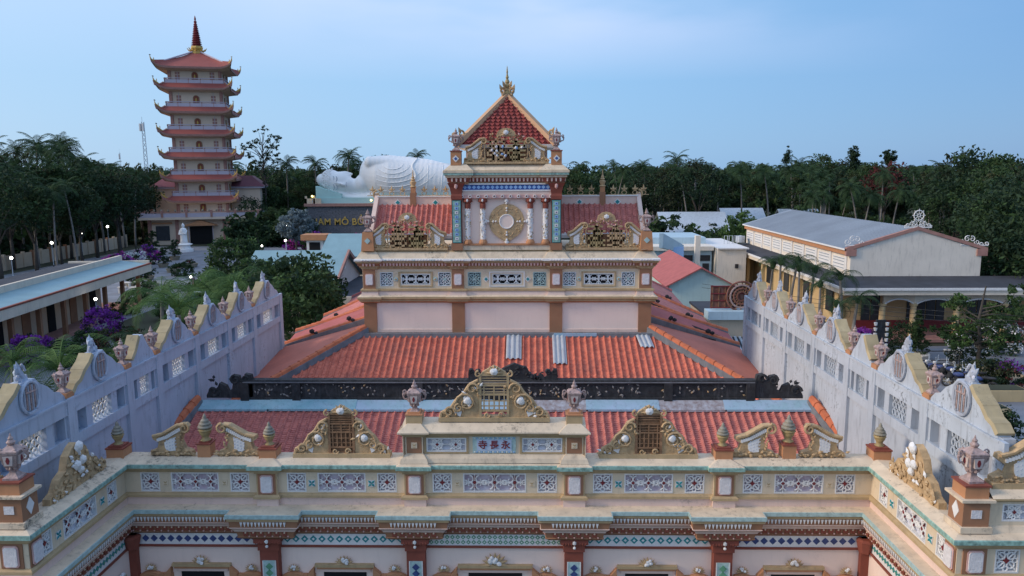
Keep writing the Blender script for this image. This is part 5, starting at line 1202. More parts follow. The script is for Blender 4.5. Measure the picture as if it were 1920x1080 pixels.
# ---- pagoda
PGX, PGY, PR = -69.5, 166, math.radians(14)
pg = thing('pagoda', 'tall cream seven-tier pagoda with red upturned roofs and a dark red spire', 'pagoda', (PGX, PGY, 0))
def pgb(): return MB().at(PGX, PGY, 0, rz=PR)
hw = 4.9
def roof_tier(z, hin, hout, drop, lift, name, apex=None):
    nu, nv = 24, 7; b = pgb()
    for q in range(4):
        T0 = b.T.copy(); b.T = b.T @ np.array(Matrix.Rotation(q*PI/2, 4, 'Z')); V = []; V2 = []
        for j in range(nv+1):
            v = j/nv; h = hin+(hout-hin)*v
            for i in range(nu+1):
                u = -1+2*i/nu; c4 = abs(u)**(12 if not apex else 10)*v**2
                k = 1+.07*c4; zz = z-drop*(v**(.8 if not apex else 1.0))+lift*c4+(0 if not apex else .35*math.sin(v*PI)*-.6)
                V.append((u*h*k, -h*k, zz)); V2.append((u*h*k, -h*k, zz-.3*v-.05))
        n_ = nu+1; F = []; 
        for j in range(nv):
            for i in range(nu): a = j*n_+i; F.append((a, a+1, a+n_+1, a+n_))
        F = [f[::-1] for f in F]
        b.add(V, F, M['proof'])
        b.add([(p[0], p[1], p[2]) for p in V[-n_:]]+[(p[0]*.99, p[1]*.99, p[2]-.4) for p in V[-n_:]], [(i, i+1, i+n_+1, i+n_) for i in range(nu)], M['pdeep'])
        lo = [(p[0]*.97, p[1]*.97, p[2]-.4) for p in V[-n_:]]; li = [(u_*hw*.98, -hw*.98, z-drop-.75) for u_ in np.linspace(-1, 1, n_)]
        b.add(lo+li, [(i+1, i, i+n_, i+n_+1) for i in range(nu)], M['beige'])
        b.T = T0
    o = b.build(name, pg)
    for q in range(4):
        b = pgb(); b.T = b.T @ np.array(Matrix.Rotation(q*PI/2+PI/4, 4, 'Z')); e = hout*1.07*math.sqrt(2); zz = z-drop+lift; g = M['pgold']
        h0 = hin*math.sqrt(2)
        b.tube([(h0+(e-h0)*t, 0, z-drop*(t**(.8 if not apex else 1.0))+lift*t**12+.1) for t in np.linspace(.0, 1, 9)], [.16]*7+[.15,.12], M['prail'] if apex else M['pdeep'], 6)
        b.tube([(e-1.9, 0, z-drop*.93+.15), (e-1.2, 0, zz-.6), (e-.5, 0, zz-.15), (e-.1, 0, zz+.2), (e+.05, 0, zz+.75)], [.12,.26,.24,.15,.06], g, 6)
        b.blob((e+.02, 0, zz+.9), (.26,.1,.12), M['beadtop'], 1, .4, q); b.blob((e-.75, 0, zz+.2), (.1,.1,.28), g, 1, .4, q); b.build('eave_ornament', o)
    return o
tz = [8.9, 13.3, 17.9, 22.5, 27.1, 31.8]
def storey(z0, z1, top=False):
    b = pgb(); b.box(-hw, hw, -hw, hw, z0, z1, M['pwall']); b.build('storey_wall', pg)
    b = pgb()
    for q in range(4):
        T0 = b.T.copy(); b.T = b.T @ np.array(Matrix.Rotation(q*PI/2, 4, 'Z'))
        for sg in (-1, 1): b.box(sg*hw-.32, sg*hw+.32, -hw-.1, -hw+.3, z0, z1, M['pdeep']); b.box(sg*3.35-.05, sg*3.35+.05, -hw-.05, -hw, z0, z1-.6, M['prail'])
        b.T = T0
    b.build('corner_pilasters', pg)
    zc = z0+1.0
    for q in range(4):
        b = pgb(); b.T = b.T @ np.array(Matrix.Rotation(q*PI/2, 4, 'Z')); arch = [(-.62,0),(.62,0),(.62,1.1)]+[(.62*math.cos(t), 1.1+.6*math.sin(t)) for t in np.linspace(.3, PI-.3, 7)]+[(-.62,1.1)]
        b.plate([(p[0], zc+p[1]) for p in arch], -hw-.14, -hw, M['rust']); b.plate([(p[0]*.68, zc+.15+p[1]*.85) for p in arch], -hw-.15, -hw-.14, M['redbrown']); b.blob((0, -hw-.15, zc+.7), (.2,.12,.55), M['pgold'], 1); b.build('niche', pg)
        for sg in (-1, 1):
            b = pgb(); b.T = b.T @ np.array(Matrix.Rotation(q*PI/2, 4, 'Z'))
            for k_ in range(3):
                for j in range(2): b.box(sg*(3.1+.5*j)-.2-.0, sg*(3.1+.5*j)+.2, -hw-.05, -hw, zc-.1+k_*.62, zc+.4+k_*.62, M['pdeep'])
            b.build('lattice_window', pg)
def balcony(z, h):
    b = pgb()
    for q in range(4):
        T0 = b.T.copy(); b.T = b.T @ np.array(Matrix.Rotation(q*PI/2, 4, 'Z'))
        b.box(-h, h, -h, -h+.15, z, z+.75, M['prail']); b.box(-h-.05, h+.05, -h-.05, -h+.2, z+.95, z+1.08, M['prail'])
        for k_ in range(6): x = -h+2*h*k_/5; b.box(x-.1, x+.1, -h-.04, -h+.18, z+.75, z+1.0, M['pdeep']); b.box(x-.05, x+.05, -h-.02, -h, z, z+.75, M['pdeep'])
        b.T = T0
    b.build('balcony_rail', pg)
storey(5.6, 8.2)
for i, z in enumerate(tz):
    roof_tier(z+.95, 5.9, 7.0, 1.0, 1.15, 'tier_roof'); storey(z+.6, (tz[i+1]-.3) if i < 5 else 35.6); balcony(z+.9, 5.75)
roof_tier(39.6, .7, 7.2, 3.7, 1.1, 'top_roof', True)
b = pgb(); b.lathe([(1.3,39.3),(1.2,39.9),(.95,40.0),(1.25,40.5),(1.1,40.9)], 8, M['pgold'])
for q in range(8): a = q*PI/4; b.tube([(1.0*math.cos(a), 1.0*math.sin(a), 39.9), (1.6*math.cos(a), 1.6*math.sin(a), 40.0), (1.95*math.cos(a), 1.95*math.sin(a), 40.5)], [.2,.15,.06], M['pgold'], 5)
b.build('spire_base', pg)
prof = []; z = 40.8
for k_ in range(13):
    r_ = 1.12-.06*k_; prof += [(r_*.72, z), (r_, z+.12), (r_, z+.2), (r_*.72, z+.3)]; z += .36
prof += [(.25, z+.1), (.32, z+.4), (.12, z+.7), (.22, z+.9), (.05, z+1.6)]
b = pgb(); b.lathe(prof, 12, M['maroon']); b.build('spire', pg)
bh = thing('pagoda_hall', 'square cream hall at the foot of the pagoda with lilac balcony and purple roof', 'building', (PGX, PGY+6, 0))
def pb(name, m, *bx, parent=bh):
    b = pgb()
    for q in bx: b.box(*q, m)
    return b.build(name, parent)
pb('wall', M['pwall'], (-10.2, 10.2, -9, 12, 0, 5.2)); pb('balcony_slab', M['pwall'], (-11.6, 11.6, -10.6, 13, 5.2, 5.7)); pb('wall', M['pwall'], (-10.9, 10.9, 3, 15, 5.7, 11.2)); pb('cornice', M['prail'], (-11.6, 11.6, 2.4, 15.6, 11.2, 11.6))
pb('balcony_rail', M['prail'], (-11.6, 11.6, -10.6, -10.45, 5.7, 6.5), (-11.6, -11.45, -10.45, 3, 5.7, 6.5), (11.45, 11.6, -10.45, 3, 5.7, 6.5))
pb('rail_cap', M['pdeep'], (-11.7, 11.7, -10.7, -10.35, 6.65, 6.8), (-11.7, -11.35, -10.35, 3, 6.65, 6.8), (11.35, 11.7, -10.35, 3, 6.65, 6.8)); pb('rail_posts', M['pdeep'], *[(x-.2, x+.2, -10.75, -10.3, 5.7, 7.1) for x in (-11.5,-7,-2.4,2.4,7,11.5)])
b = pgb(); b.add([(-11.8,2.2,11.6),(11.8,2.2,11.6),(11.8,15.8,11.6),(-11.8,15.8,11.6),(-9,6,13.9),(9,6,13.9),(9,12,13.9),(-9,12,13.9)], [(0,1,5,4),(1,2,6,5),(2,3,7,6),(3,0,4,7),(4,5,6,7)], M['purple']); b.build('roof', bh)
pb('pilaster', M['pdeep'], *[(x-.35, x+.35, -9.15, -9, 0, 5.2) for x in (-9.8,-4.6,4.6,9.8)])
for x in (-7.4, 7.2): f = pb('window', M['glass'], (x-1.3, x+1.3, -9.1, -9, .9, 3.9)); pb('window_hood', M['terra'], (x-1.9, x+1.9, -9.5, -9, 4.3, 4.6), parent=f)
pb('doorway', M['dark'], (-2.2, 2.2, -9.12, -9, 0, 3.7)); pb('gate_frame', M['prail'], (-2.4, -2.25, -9.6, -9.45, 0, 4), (2.25, 2.4, -9.6, -9.45, 0, 4), (-2.4, 2.4, -9.6, -9.45, 4, 4.15))
b = pgb(); b.hexa([(-3.4,-10.2,3.9),(3.4,-10.2,3.9),(3.4,-9,3.9),(-3.4,-9,3.9),(-.1,-10.2,5.0),(.1,-10.2,5.0),(.1,-9,5.0),(-.1,-9,5.0)], M['terra']); b.build('porch_roof', bh)
b = pgb(); rnd = random.Random(3)
for k_ in range(18): b.blob((-11.2+22.4*k_/17, -10.0, 7.0), (.25,.25,.3), M['beadtop'], 1, .5, k_)
b.build('potted_plants', bh)

# ---- reclining statue on its plinth
pl = thing('statue_plinth', 'dark stone plinth wall with gold letters and pale teal bedding block', 'plinth', (-28, 165, 0))
part(pl, 'wall', M['stone'], (-47.6, 0, 166, 178, 0, 7.3)); part(pl, 'coping', M['pdeep'], (-48.2, .4, 165.5, 178.5, 7.3, 7.9)); part(pl, 'rail', M['beige'], (-48, -44.5, 165.7, 165.9, 7.9, 9.0), (-48, -47.6, 165.7, 166.1, 7.9, 9.5), (-46.2, -45.8, 165.7, 166.1, 7.9, 9.6))
tealb = pm('pale_teal_block', (.45,.66,.62), .7, .12, .4); b = MB(); b.box(-46.2, -2, 167, 176, 7.9, 9.1, tealb); b.hexa([(-46.0,167.3,9.1),(-40.5,167.3,9.1),(-40.5,175,9.1),(-46.0,175,9.1),(-46.0,167.3,11.6),(-40.5,167.3,9.9),(-40.5,175,9.9),(-46.0,175,11.6)], tealb); b.build('bedding_block', pl)
me = text_mesh('NAM MÔ BỔ', 1.95, M['pgold'], (-47.0, 165.9, 3.9), (PI/2, 0, 0), .12, 'LEFT', 1.06, .03)
o = bpy.data.objects.new('gold_lettering', me); COL.objects.link(o); o.parent = pl; o.matrix_parent_inverse = Matrix.Translation(-Vector(pl.location))
b = MB(); m = M['stat']
def bb(x, y, z, rx, ry, rz, seed=0): b.blob((x, y, z), (rx, ry, rz), m, 3)
Ys = 170.5
# body stretched along x, lying on its right side, head at the left
prof_ = [(-34.60,13.9,3.9,3.0),(-32.50,13.6,4.6,4.0),(-30.00,13.4,4.9,4.4),(-27.00,13.2,4.8,4.3),(-24.00,13.1,4.6,4.1),(-21.00,12.9,4.3,4.0),(-18.00,12.5,3.9,3.8),(-15.00,12.0,3.4,3.4),(-12.00,11.6,2.9,3.0),(-9.00,11.2,2.4,2.6),(-6.00,10.9,2.0,2.2)]
for i in range(len(prof_)-1):
    for f in (0, .33, .66):
        a, c_ = prof_[i], prof_[i+1]; q = [a[k_]*(1-f)+c_[k_]*f for k_ in range(4)]; bb(q[0], Ys, q[1], 2.4, q[3], q[2])
bb(-35.0, Ys, 13.2, 2.0, 2.6, 3.3)
bb(-36.2, Ys-.3, 12.0, 1.9, 2.4, 2.2); bb(-37.2, Ys-.4, 11.6, 1.7, 1.75, 1.65); bb(-38.2, Ys-.4, 11.6, 1.6, 1.6, 1.6)     # neck
bb(-41.40, Ys-.3, 12.4, 2.9, 2.25, 2.35); bb(-39.80, Ys-.5, 11.9, 2.1, 1.9, 1.8); bb(-43.20, Ys, 12.9, 2.2, 2.3, 2.25); bb(-45.30, Ys, 12.9, 1.35, 1.5, 1.4); bb(-38.80, Ys-1.0, 11.7, .8, .8, .9)  # head, jaw, topknot, chin
bb(-40.80, Ys-2.55, 12.0, .75, .45, .22); bb(-40.20, Ys-2.6, 11.9, .32, .42, .38)      # nose
bb(-39.55, Ys-2.25, 11.75, .22, .35, .55)
bb(-40.30, Ys-.2, 14.5, 1.1, .5, .35); bb(-39.00, Ys-.2, 14.2, .6, .4, .35)                   # upper ear and lobe
for i in range(16):   # right forearm under the head, sleeve
    f = i/15; bb(-44.2+12*f, Ys-1.0, 10.35-1.3*math.sin(f*PI*.85), 1.1, .95+.6*f, .45+.75*f)
for i in range(22):   # left arm lying along the top of the body
    f = i/21; bb(-34.2+20*f, Ys-2.0+.9*f, 16.7-.9*f-1.2*f*f, 1.2, 1.5-.6*f, 1.35-.6*f)
body = b.build('reclining_statue', None, True)
tag(body, 'huge white reclining statue asleep on its side behind the tower', 'statue')
md = body.modifiers.new('r', 'REMESH'); md.mode = 'VOXEL'; md.voxel_size = .22; md.use_smooth_shade = True
md = body.modifiers.new('s', 'SMOOTH'); md.iterations = 6; md.factor = .5
def child(b, name, smooth=True): o = b.build(name, None, smooth); o.parent = body; return o
b = MB()
def surf(x, z):
    q = prof_[-1] if x >= prof_[-1][0] else prof_[0]
    for a, c_ in zip(prof_, prof_[1:]):
        if a[0] <= x < c_[0]: f = (x-a[0])/(c_[0]-a[0]); q = [a[k]*(1-f)+c_[k]*f for k in range(4)]
    s_ = max(-.96, min(.96, (z-q[1])/q[2])); return (x, Ys-q[3]*.985*math.sqrt(1-s_*s_), q[1]+s_*q[2])
for k_ in range(6):
    r_ = 1.8+1.15*k_
    b.tube([surf(max(-33.6, -29.0+r_*1.3*math.cos(t)), 16.6+r_*.82*math.sin(t)) for t in np.linspace(PI*1.08, PI*1.92, 18)], [.03+.07*math.sin(PI*q/17) for q in range(18)], m, 6)
for k_ in range(4): b.tube([surf(-22+k_*3.1+.6*math.sin(t*2), 9.4+7.4*t) for t in np.linspace(0, .9, 10)], .07, m, 6)
b.tube([surf(-24.4+.4*math.sin(t*14), 9.0+8.6*t) for t in np.linspace(0, .99, 34)], .2, m, 6)
b.tube([surf(-34.5+1.0*t, 17.2-7.5*t) for t in np.linspace(0, 1, 14)], .16, m, 6)
child(b, 'robe_folds')
b = MB(); eyec = M['winrec']
for z in (13.15, 11.35): b.tube([(-41.7+.25*math.cos(t), Ys-2.5, z+.55*math.sin(t)) for t in np.linspace(-1.3, 1.3, 9)], .08, eyec, 5); b.tube([(-42.4+.25*math.cos(t), Ys-2.33, z+.65*math.sin(t)) for t in np.linspace(-1.3, 1.3, 9)], .06, eyec, 5)
b.tube([(-39.5+.12*abs(k_-3)/3, Ys-2.5, 11.5+.16*k_) for k_ in range(7)], .07, M['recess'], 5); b.tube([(-41.9, Ys-2.7, 12.25), (-40.5, Ys-3.0, 12.1)], .09, m, 6); child(b, 'facial_lines')
b = MB(); rnd = random.Random(1)
for k_ in range(260):
    a = rnd.uniform(0, 2*PI); u = rnd.uniform(0, 1); x = -43.0-2.4*u; r_ = 2.35*math.sqrt(max(0, 1-(u*.92)**2))
    b.blob((x, Ys-abs(math.cos(a))*r_*.93, 12.9+math.sin(a)*r_), (.17,.17,.17), m, 1)
child(b, 'hair_curls')

# ---- standing statue, fence, mast, lamps
st = thing('standing_statue', 'small white robed standing statue on a lotus pedestal before the pagoda hall', 'statue', (-64.2, 142, 0))
b = MB(); b.lathe([(1.6,.02),(1.6,.5),(1.2,.6),(1.0,1.1),(1.5,1.4),(.9,1.6)], 12, M['stat'], (-64.2, 142, 0)); b.build('pedestal', st)
b = MB(); b.lathe([(.7,1.5),(.62,2.2),(.55,3.2),(.62,3.9),(.5,4.3),(.2,4.5)], 12, M['stat'], (-64.2, 142, 0)); b.blob((-64.2,142,4.85), (.28,.3,.38), M['stat'], 2); b.blob((-64.2,141.95,5.2), (.16,.16,.18), M['stat'], 1)
b.tube([(-64.75,142,4.0),(-64.9,141.7,3.3),(-64.4,141.4,3.3)], [.2,.18,.14], M['stat'], 7); b.tube([(-63.65,142,4.0),(-63.6,141.6,3.3),(-64.1,141.4,3.5)], [.2,.18,.14], M['stat'], 7); b.build('figure', st, True)
fn = thing('boundary_wall', 'beige boundary wall with posts running behind the left garden under the trees', 'wall', (-72, 128, 0))
A_ = Vector((-79, 100)); B_ = Vector((-80.5, 152)); n = 22; d = (B_-A_)/n; ang = math.atan2(d.y, d.x)
b = MB(); b.at(A_.x, A_.y, 0, rz=ang); b.box(0, (B_-A_).length, -.1, .1, 0, 2.2, M['beige']); b.build('wall_panel', fn)
for k_ in range(n+1): b = MB(); b.at(A_.x, A_.y, 0, rz=ang); u = k_*d.length; b.box(u-.2, u+.2, -.22, .22, 0, 2.45, M['brown'] if k_ % 2 else M['beige']); b.build('post', fn)
def mast(name, label, x, y, h, w):
    b = MB(); m = M['metal']
    for sx_, sy_ in ((1,1),(-1,1),(0,-1)): b.tube([(x+sx_*w, y+sy_*w, 0), (x+sx_*w*.5, y+sy_*w*.5, h)], w*.14, m, 4)
    n = int(h/1.6)
    for k_ in range(n):
        q = w*(1-.5*k_/n); q2 = w*(1-.5*(k_+1)/n); z = h*k_/n; z2 = h*(k_+1)/n
        b.tube([(x-q, y+q, z), (x+q2, y+q2, z2)], w*.09, m, 4); b.tube([(x+q, y+q, z), (x, y-q2, z2)], w*.09, m, 4); b.tube([(x, y-q, z), (x-q2, y+q2, z2)], w*.09, m, 4)
    o = b.build(name); tag(o, label, 'mast')
    b = MB(); b.box(x-w*.9, x-w*.4, y-w, y, h-3, h-.6, M['white']); b.box(x+w*.4, x+w*.9, y-w, y, h-3, h-.6, M['white']); b.tube([(x,y,h),(x,y,h+1.5)], w*.08, m, 4); k_ = b.build('antennas'); k_.parent = o
mast('lattice_mast', 'grey lattice telecom mast rising behind the trees just left of the pagoda', -124, 250, 31, .8)
mast('lattice_mast', 'thin distant mast far left of the pagoda above the treetops', -185, 350, 24, .35)
gl = pm('lamp_glow', (1.0,.95,.85), .5, 0, 1, emit=9)
gly = pm('lamp_glow_warm', (1.0,.8,.25), .5, 0, 1, emit=4)
def lamp(x, y, h, label, group=None, r=.2, m=gl):
    r *= .78
    t = thing('garden_lamp', label, 'lamp', (x, y, 0), group)
    b = MB(); b.tube([(x,y,0),(x,y,h)], [.07,.04], M['metal'], 8); b.lathe([(.16,0),(.14,.2),(.07,.3)], 10, M['black'], (x,y,0)); b.lathe([(.05,h-.02),(.12,h+.02),(.1,h+.06)], 10, M['black'], (x,y,0)); b.build('lamp_post', t)
    b = MB(); b.blob((x,y,h+.06+r), (r,r,r), m, 2); b.build('globe', t, True)
lf = 'lit globe lamps along the left boundary wall'
for (x, y, h, lab) in ((-72.6,106,2.6,'lit globe lamp on a post, leftmost along the boundary wall'), (-74.5,118.5,3.6,'lit globe lamp on the boundary wall, second from the left edge'), (-76.5,130,4.2,'lit globe lamp on the boundary wall, third from the left edge'), (-79,143,4.4,'lit globe lamp on the boundary wall nearest the pagoda')): lamp(x, y, h, lab, lf, .26)
lamp(-39.5, 68.5, 3.0, 'lit globe lamp on a slim post before the purple bush by the guest house', None, .17)
lamp(-41.5, 131, 5.2, 'tall lit globe lamp in front of the stone plinth and silver tree', None, .3)
lamp(-43.2, 136, 2.3, 'short lit globe lamp at the left end of the magenta hedge', None, .26)
lamp(-36.6, 82, 3.2, 'lit globe lamp glimpsed through the palm fronds in the courtyard', None, .15)
lamp(-47.5, 136, 1.4, 'low lit lamp above the leafy trees left of the teal roof', None, .2)
for x, lab in ((-46.3, 'yellow lamp on the plinth railing left of the reclining head'), (-33.6, 'yellow lamp on the plinth edge below the statue arm')):
    b = MB(); b.blob((x,165.4,9.5 if x < -40 else 8.6), (.22,.22,.22), gly, 2); b.tube([(x,165.4,7.9),(x,165.4,9.4 if x < -40 else 8.5)], .05, M['metal'], 5); tag(b.build('plinth_lamp'), lab, 'lamp')
pk_ = thing('street_pole', 'green steel pole with a short arm standing among the left garden shrubs', 'pole', (-28.8, 66, 0))
b = MB(); b.tube([(-28.4,64,0),(-28.4,64,4.2),(-28.5,64,4.6)], .11, pm('green_steel', (.10,.20,.16), .6), 8); b.tube([(-28.4,64,4.5),(-27.2,64,4.55)], .06, M['metal'], 6); b.build('shaft', pk_)
# ================================================================ vegetation
def green(name, a, b_, bl=.25): return pm(name, a, .7, .3, .6, col2=b_, backlight=bl, spec=.2)
G = [green('leaf_dark', (.036,.066,.030), (.015,.032,.018)), green('leaf_mid', (.058,.105,.036), (.022,.045,.018)), green('leaf_bright', (.09,.16,.045), (.045,.09,.03)),
     green('leaf_olive', (.065,.075,.032), (.03,.04,.02)), green('palm_green', (.055,.105,.04), (.018,.038,.018)), green('silver_leaf', (.20,.25,.27), (.11,.15,.17)),
     green('bark_green', (.03,.04,.02), (.02,.025,.012))]
M['magenta'] = pm('bougainvillea_magenta', (.50,.05,.36), .7, .4, 1.5, backlight=.2); M['violet'] = pm('bougainvillea_violet', (.27,.05,.42), .7, .4, 1.5, backlight=.2)
M['wflower'] = pm('white_blossom', (.60,.62,.64), .7, .15, 2); M['redleaf'] = pm('dark_red_leaf', (.12,.03,.03), .8, .4, 1, backlight=.2)
M['bark'] = pm('grey_bark', (.09,.08,.07), .95, .4, 4, bump=.5); M['palmbark'] = pm('pale_palm_trunk', (.24,.22,.20), .95, .35, 2, .3)
M['potc'] = pm('concrete_planter', (.30,.26,.19), .9, .2, 2, .3)
def quads(C, size, rs, up=.35, asp=.55):
    """leaf-sized quads, random orientation, at centres C"""
    n = len(C); a = rs.normal(size=(n, 3)); a /= np.linalg.norm(a, axis=1)[:, None]
    t = rs.normal(size=(n, 3)); t[:, 2] += up; b_ = np.cross(a, t); b_ /= np.linalg.norm(b_, axis=1)[:, None]+1e-9
    s = size*(.6+.8*rs.rand(n, 1)); a = a*s; b_ = b_*s*asp
    V = np.stack([C-a, C-b_*.9+a*.1, C+a, C+b_*.9+a*.1], 1).reshape(-1, 3)
    F = np.arange(4*n).reshape(n, 4); return V, F
def crown(b, c, R, n_cl, per, size, mats, seed, shell=.5, clr=.3, flat=1.0):
    rs = np.random.RandomState(seed)
    d = rs.normal(size=(n_cl, 3)); d /= np.linalg.norm(d, axis=1)[:, None]; r_ = (shell+(1-shell)*rs.rand(n_cl, 1)**.6)
    lump = 1+.18*np.sin(d[:, :1]*3.1+seed)*np.cos(d[:, 1:2]*2.3+seed)
    K = np.array(c)+d*r_*lump*np.array(R)
    mi = rs.randint(0, len(mats), n_cl); rr = clr*np.mean(R)*(.6+.8*rs.rand(n_cl))
    for q in range(len(mats)):
        idx = np.where(mi == q)[0]
        if not len(idx): continue
        P = rs.normal(size=(len(idx), per, 3)); P /= np.linalg.norm(P, axis=2)[:, :, None]; P *= rs.rand(len(idx), per, 1)**.45
        P = K[idx][:, None]+P*rr[idx][:, None, None]*np.array([1, 1, .7*flat])
        V, F = quads(P.reshape(-1, 3), size, rs); b.add(V, F.tolist(), mats[q])
def limbs(b, h, top, R, seed, r0=.22, n=7, m=None):
    rnd = random.Random(seed); m = m or M['bark']
    b.tube([(0,0,0), (.1,.05,h*.5), (0,.1,h)], [r0, r0*.8, r0*.6], m, 8)
    for k in range(n):
        a = 2*PI*k/n+rnd.random(); rr = R*rnd.uniform(.45,.85); z1 = top*rnd.uniform(.75, 1.05)
        b.tube([(0,.1,h*rnd.uniform(.7,1)), (rr*.4*math.cos(a), rr*.4*math.sin(a), h+(z1-h)*.5), (rr*math.cos(a), rr*math.sin(a), z1)], [r0*.4, r0*.25, r0*.08], m, 5)
def tree_proto(name, h, R, Rz, n_cl, per, size, mats, seed, **k):
    """unlinked meshes: trunk, crown"""
    t = MB(); limbs(t, h*.55, h, R, seed, r0=max(.12, R*.07)); c_ = MB(); crown(c_, (0, 0, h), (R, R, Rz), n_cl, per, size, mats, seed, **k)
    return [('trunk', t.mesh('trunk', True)), ('crown', c_.mesh('crown'))]
def frond(b, base, az, ln, droop, w, nl, m, seed, up0=.9, stiff=0):
    rnd = random.Random(seed); P = []; n = 10; el = up0; p = Vector(base); st = ln/n
    for i in range(n+1):
        P.append(p.copy()); p = p+Vector((math.cos(az)*math.cos(el), math.sin(az)*math.cos(el), math.sin(el)))*st; el -= droop/n*(1+.6*i/n)
    b.tube([tuple(q) for q in P], [.05*ln/4*(1-.8*i/n) for i in range(n+1)], m, 4)
    side = Vector((-math.sin(az), math.cos(az), 0)); V = []; F = []
    for i in range(nl):
        t = (i+1)/(nl+1)*.93+.05; j = min(int(t*n), n-1); f = t*n-j; q = P[j].lerp(P[j+1], f); d = (P[j+1]-P[j]).normalized()
        L_ = w*(math.sin(PI*min(1, t*.9+.12))**.7)*rnd.uniform(.85, 1.1)
        for sg in (-1, 1):
            e = q+side*sg*L_*.78+d*L_*.45+Vector((0, 0, -L_*(.45-stiff)*rnd.uniform(.7, 1.3))); wd = d*(ln/nl*(.42 if nl < 20 else .3))
            mid = q.lerp(e, .5)+Vector((0,0,L_*.08)); k = len(V); V += [tuple(q-wd*.5), tuple(q+wd*.5), tuple(mid+wd*.5), tuple(e), tuple(mid-wd*.5)]; F += [(k, k+1, k+2, k+4), (k+4, k+2, k+3)]
    b.add(V, F, m)
def palm_proto(h, ln, nf, nl, seed, m=None, lean=.6, r=.17, w=None, trunkm=None, droop=2.0, nut=True, stiff=0):
    rnd = random.Random(seed); m = m or G[4]; t = MB(); a = rnd.random()*6.3; P = []
    for i in range(9): f = i/8; P.append((lean*f*f*math.cos(a), lean*f*f*math.sin(a), h*f))
    t.tube(P, [r*(1.25-.5*i/8) for i in range(9)], trunkm or M['palmbark'], 8); top = P[-1]
    c_ = MB()
    for k in range(nf):
        el = rnd.choice([1.3, .95, .6, .25, -.15] if nut else [1.25, 1.0, .75, .5, .2]); frond(c_, (top[0], top[1], top[2]), 2*PI*k/nf*2.39+rnd.uniform(-.2,.2), ln*rnd.uniform(.8,1.08), droop*rnd.uniform(.7,1.1), w or ln*.24, nl, m, seed*50+k, el, stiff)
    if nut: 
        for k in range(7): c_.blob((top[0]+.3*math.cos(k), top[1]+.3*math.sin(k), top[2]-.3), (.14,.14,.17), M['bark'], 1)
    c_.blob(top, (.25,.25,.4), m, 1)
    return [('trunk', t.mesh('trunk', True)), ('crown', c_.mesh('crown'))]
def plant(proto, name, label, cat, x, y, z=0, rz=None, sc=1, group=None, scale=None):
    t = thing(name, label, cat, (x, y, z), group, random.random()*6.3 if rz is None else rz); t.scale = scale or (sc, sc, sc)
    for nm, me in proto:
        o = bpy.data.objects.new(nm, me); COL.objects.link(o); o.parent = t
    return t
# --- prototypes
PT_far = [tree_proto('t', 10, 4.4, 4.2, 75, 44, .25, [G[0], G[0], G[1]], 1), tree_proto('t', 11, 4.0, 5.0, 75, 44, .25, [G[1], G[1], G[3]], 2), tree_proto('t', 9, 5.0, 3.6, 75, 44, .25, [G[0], G[0], G[6]], 3), tree_proto('t', 9, 4.2, 3.9, 60, 34, .32, [G[1], G[2], G[0]], 14)]
PP_far = [palm_proto(15, 4.0, 24, 13, s, lean=l, droop=1.7) for s, l in ((1, 1.5), (2, .8), (3, 2.4))] + [palm_proto(12, 3.9, 18, 13, 4, lean=1)]
PT_near = [tree_proto('t', 5.2, 2.3, 2.2, 90, 50, .17, [G[1], G[1], G[2], G[0]], 21), tree_proto('t', 4.6, 2.5, 1.9, 90, 50, .17, [G[0], G[1]], 22)]
# --- far wood: one mass behind everything
rs = np.random.RandomState(12)
b = MB(); pts = []
small = [MB() for _ in range(4)]
crown(small[0], (0,0,0), (5,5,4.6), 26, 22, .75, [G[0], G[0], G[1]], 31); crown(small[1], (0,0,0), (4.5,4.5,5.5), 26, 22, .7, [G[0], G[3]], 32); crown(small[2], (0,0,0), (6,6,4), 28, 22, .75, [G[0], G[1]], 33)
for k in range(15): frond(small[3], (0,0,3.2), k*2.39, 4.6, 2.0, 1.2, 8, G[4], k, [1.2,.8,.4,0][k % 4])
SM = []
for s_ in small: SM.append((np.concatenate(s_.v), s_.f, s_.m, s_.mats))
def stamp(b, k, x, y, z, sc, a):
    V, F, MM, ms = SM[k]; ca, sa = math.cos(a)*sc, math.sin(a)*sc
    W_ = np.stack([V[:, 0]*ca-V[:, 1]*sa+x, V[:, 0]*sa+V[:, 1]*ca+y, V[:, 2]*sc+z], 1)
    ii = [b.mi(m_) for m_ in ms]; o = b.n; b.v.append(W_); b.f.extend([tuple(q+o for q in f) for f in F]); b.m.extend([ii[q] for q in MM]); b.n += len(W_)
for i in range(760):
    y = 175+rs.rand()**1.5*620; half = y*.78; x = rs.uniform(-half, half)
    if -62 < x < 2 and y < 190: continue
    h = rs.uniform(6.5, 10.5)+min(4, (y-175)*.008); k = rs.choice([0,0,1,2,3,3])
    if k == 3: h += 1.6
    stamp(b, int(k), x, y, h-1.5, rs.uniform(.8, 1.25)*(1 if y < 300 else 1.35), rs.rand()*6.3)
fw = b.build('far_wood'); tag(fw, 'dark distant wood of palms and trees along the whole horizon', 'wood', None, 'stuff')
b = MB()
for i in range(520):      # undergrowth under the near trees
    if i % 2: x = rs.uniform(-150, -84); y = rs.uniform(96, 190)
    else: x = rs.uniform(28, 130); y = rs.uniform(104, 200)
    if 20 < x < 42 and y < 106: continue
    stamp(b, int(rs.choice([0, 2])), x, y, rs.uniform(.4, 2.6), rs.uniform(.4, .75), rs.rand()*6.3)
for i in range(70):
    x = rs.uniform(-58, -46) if i % 3 else rs.uniform(2, 28); y = rs.uniform(150, 175) if i % 3 else rs.uniform(112, 170); stamp(b, int(rs.choice([0, 2])), x, y, rs.uniform(1, 4), rs.uniform(.5, .8), rs.rand()*6.3)
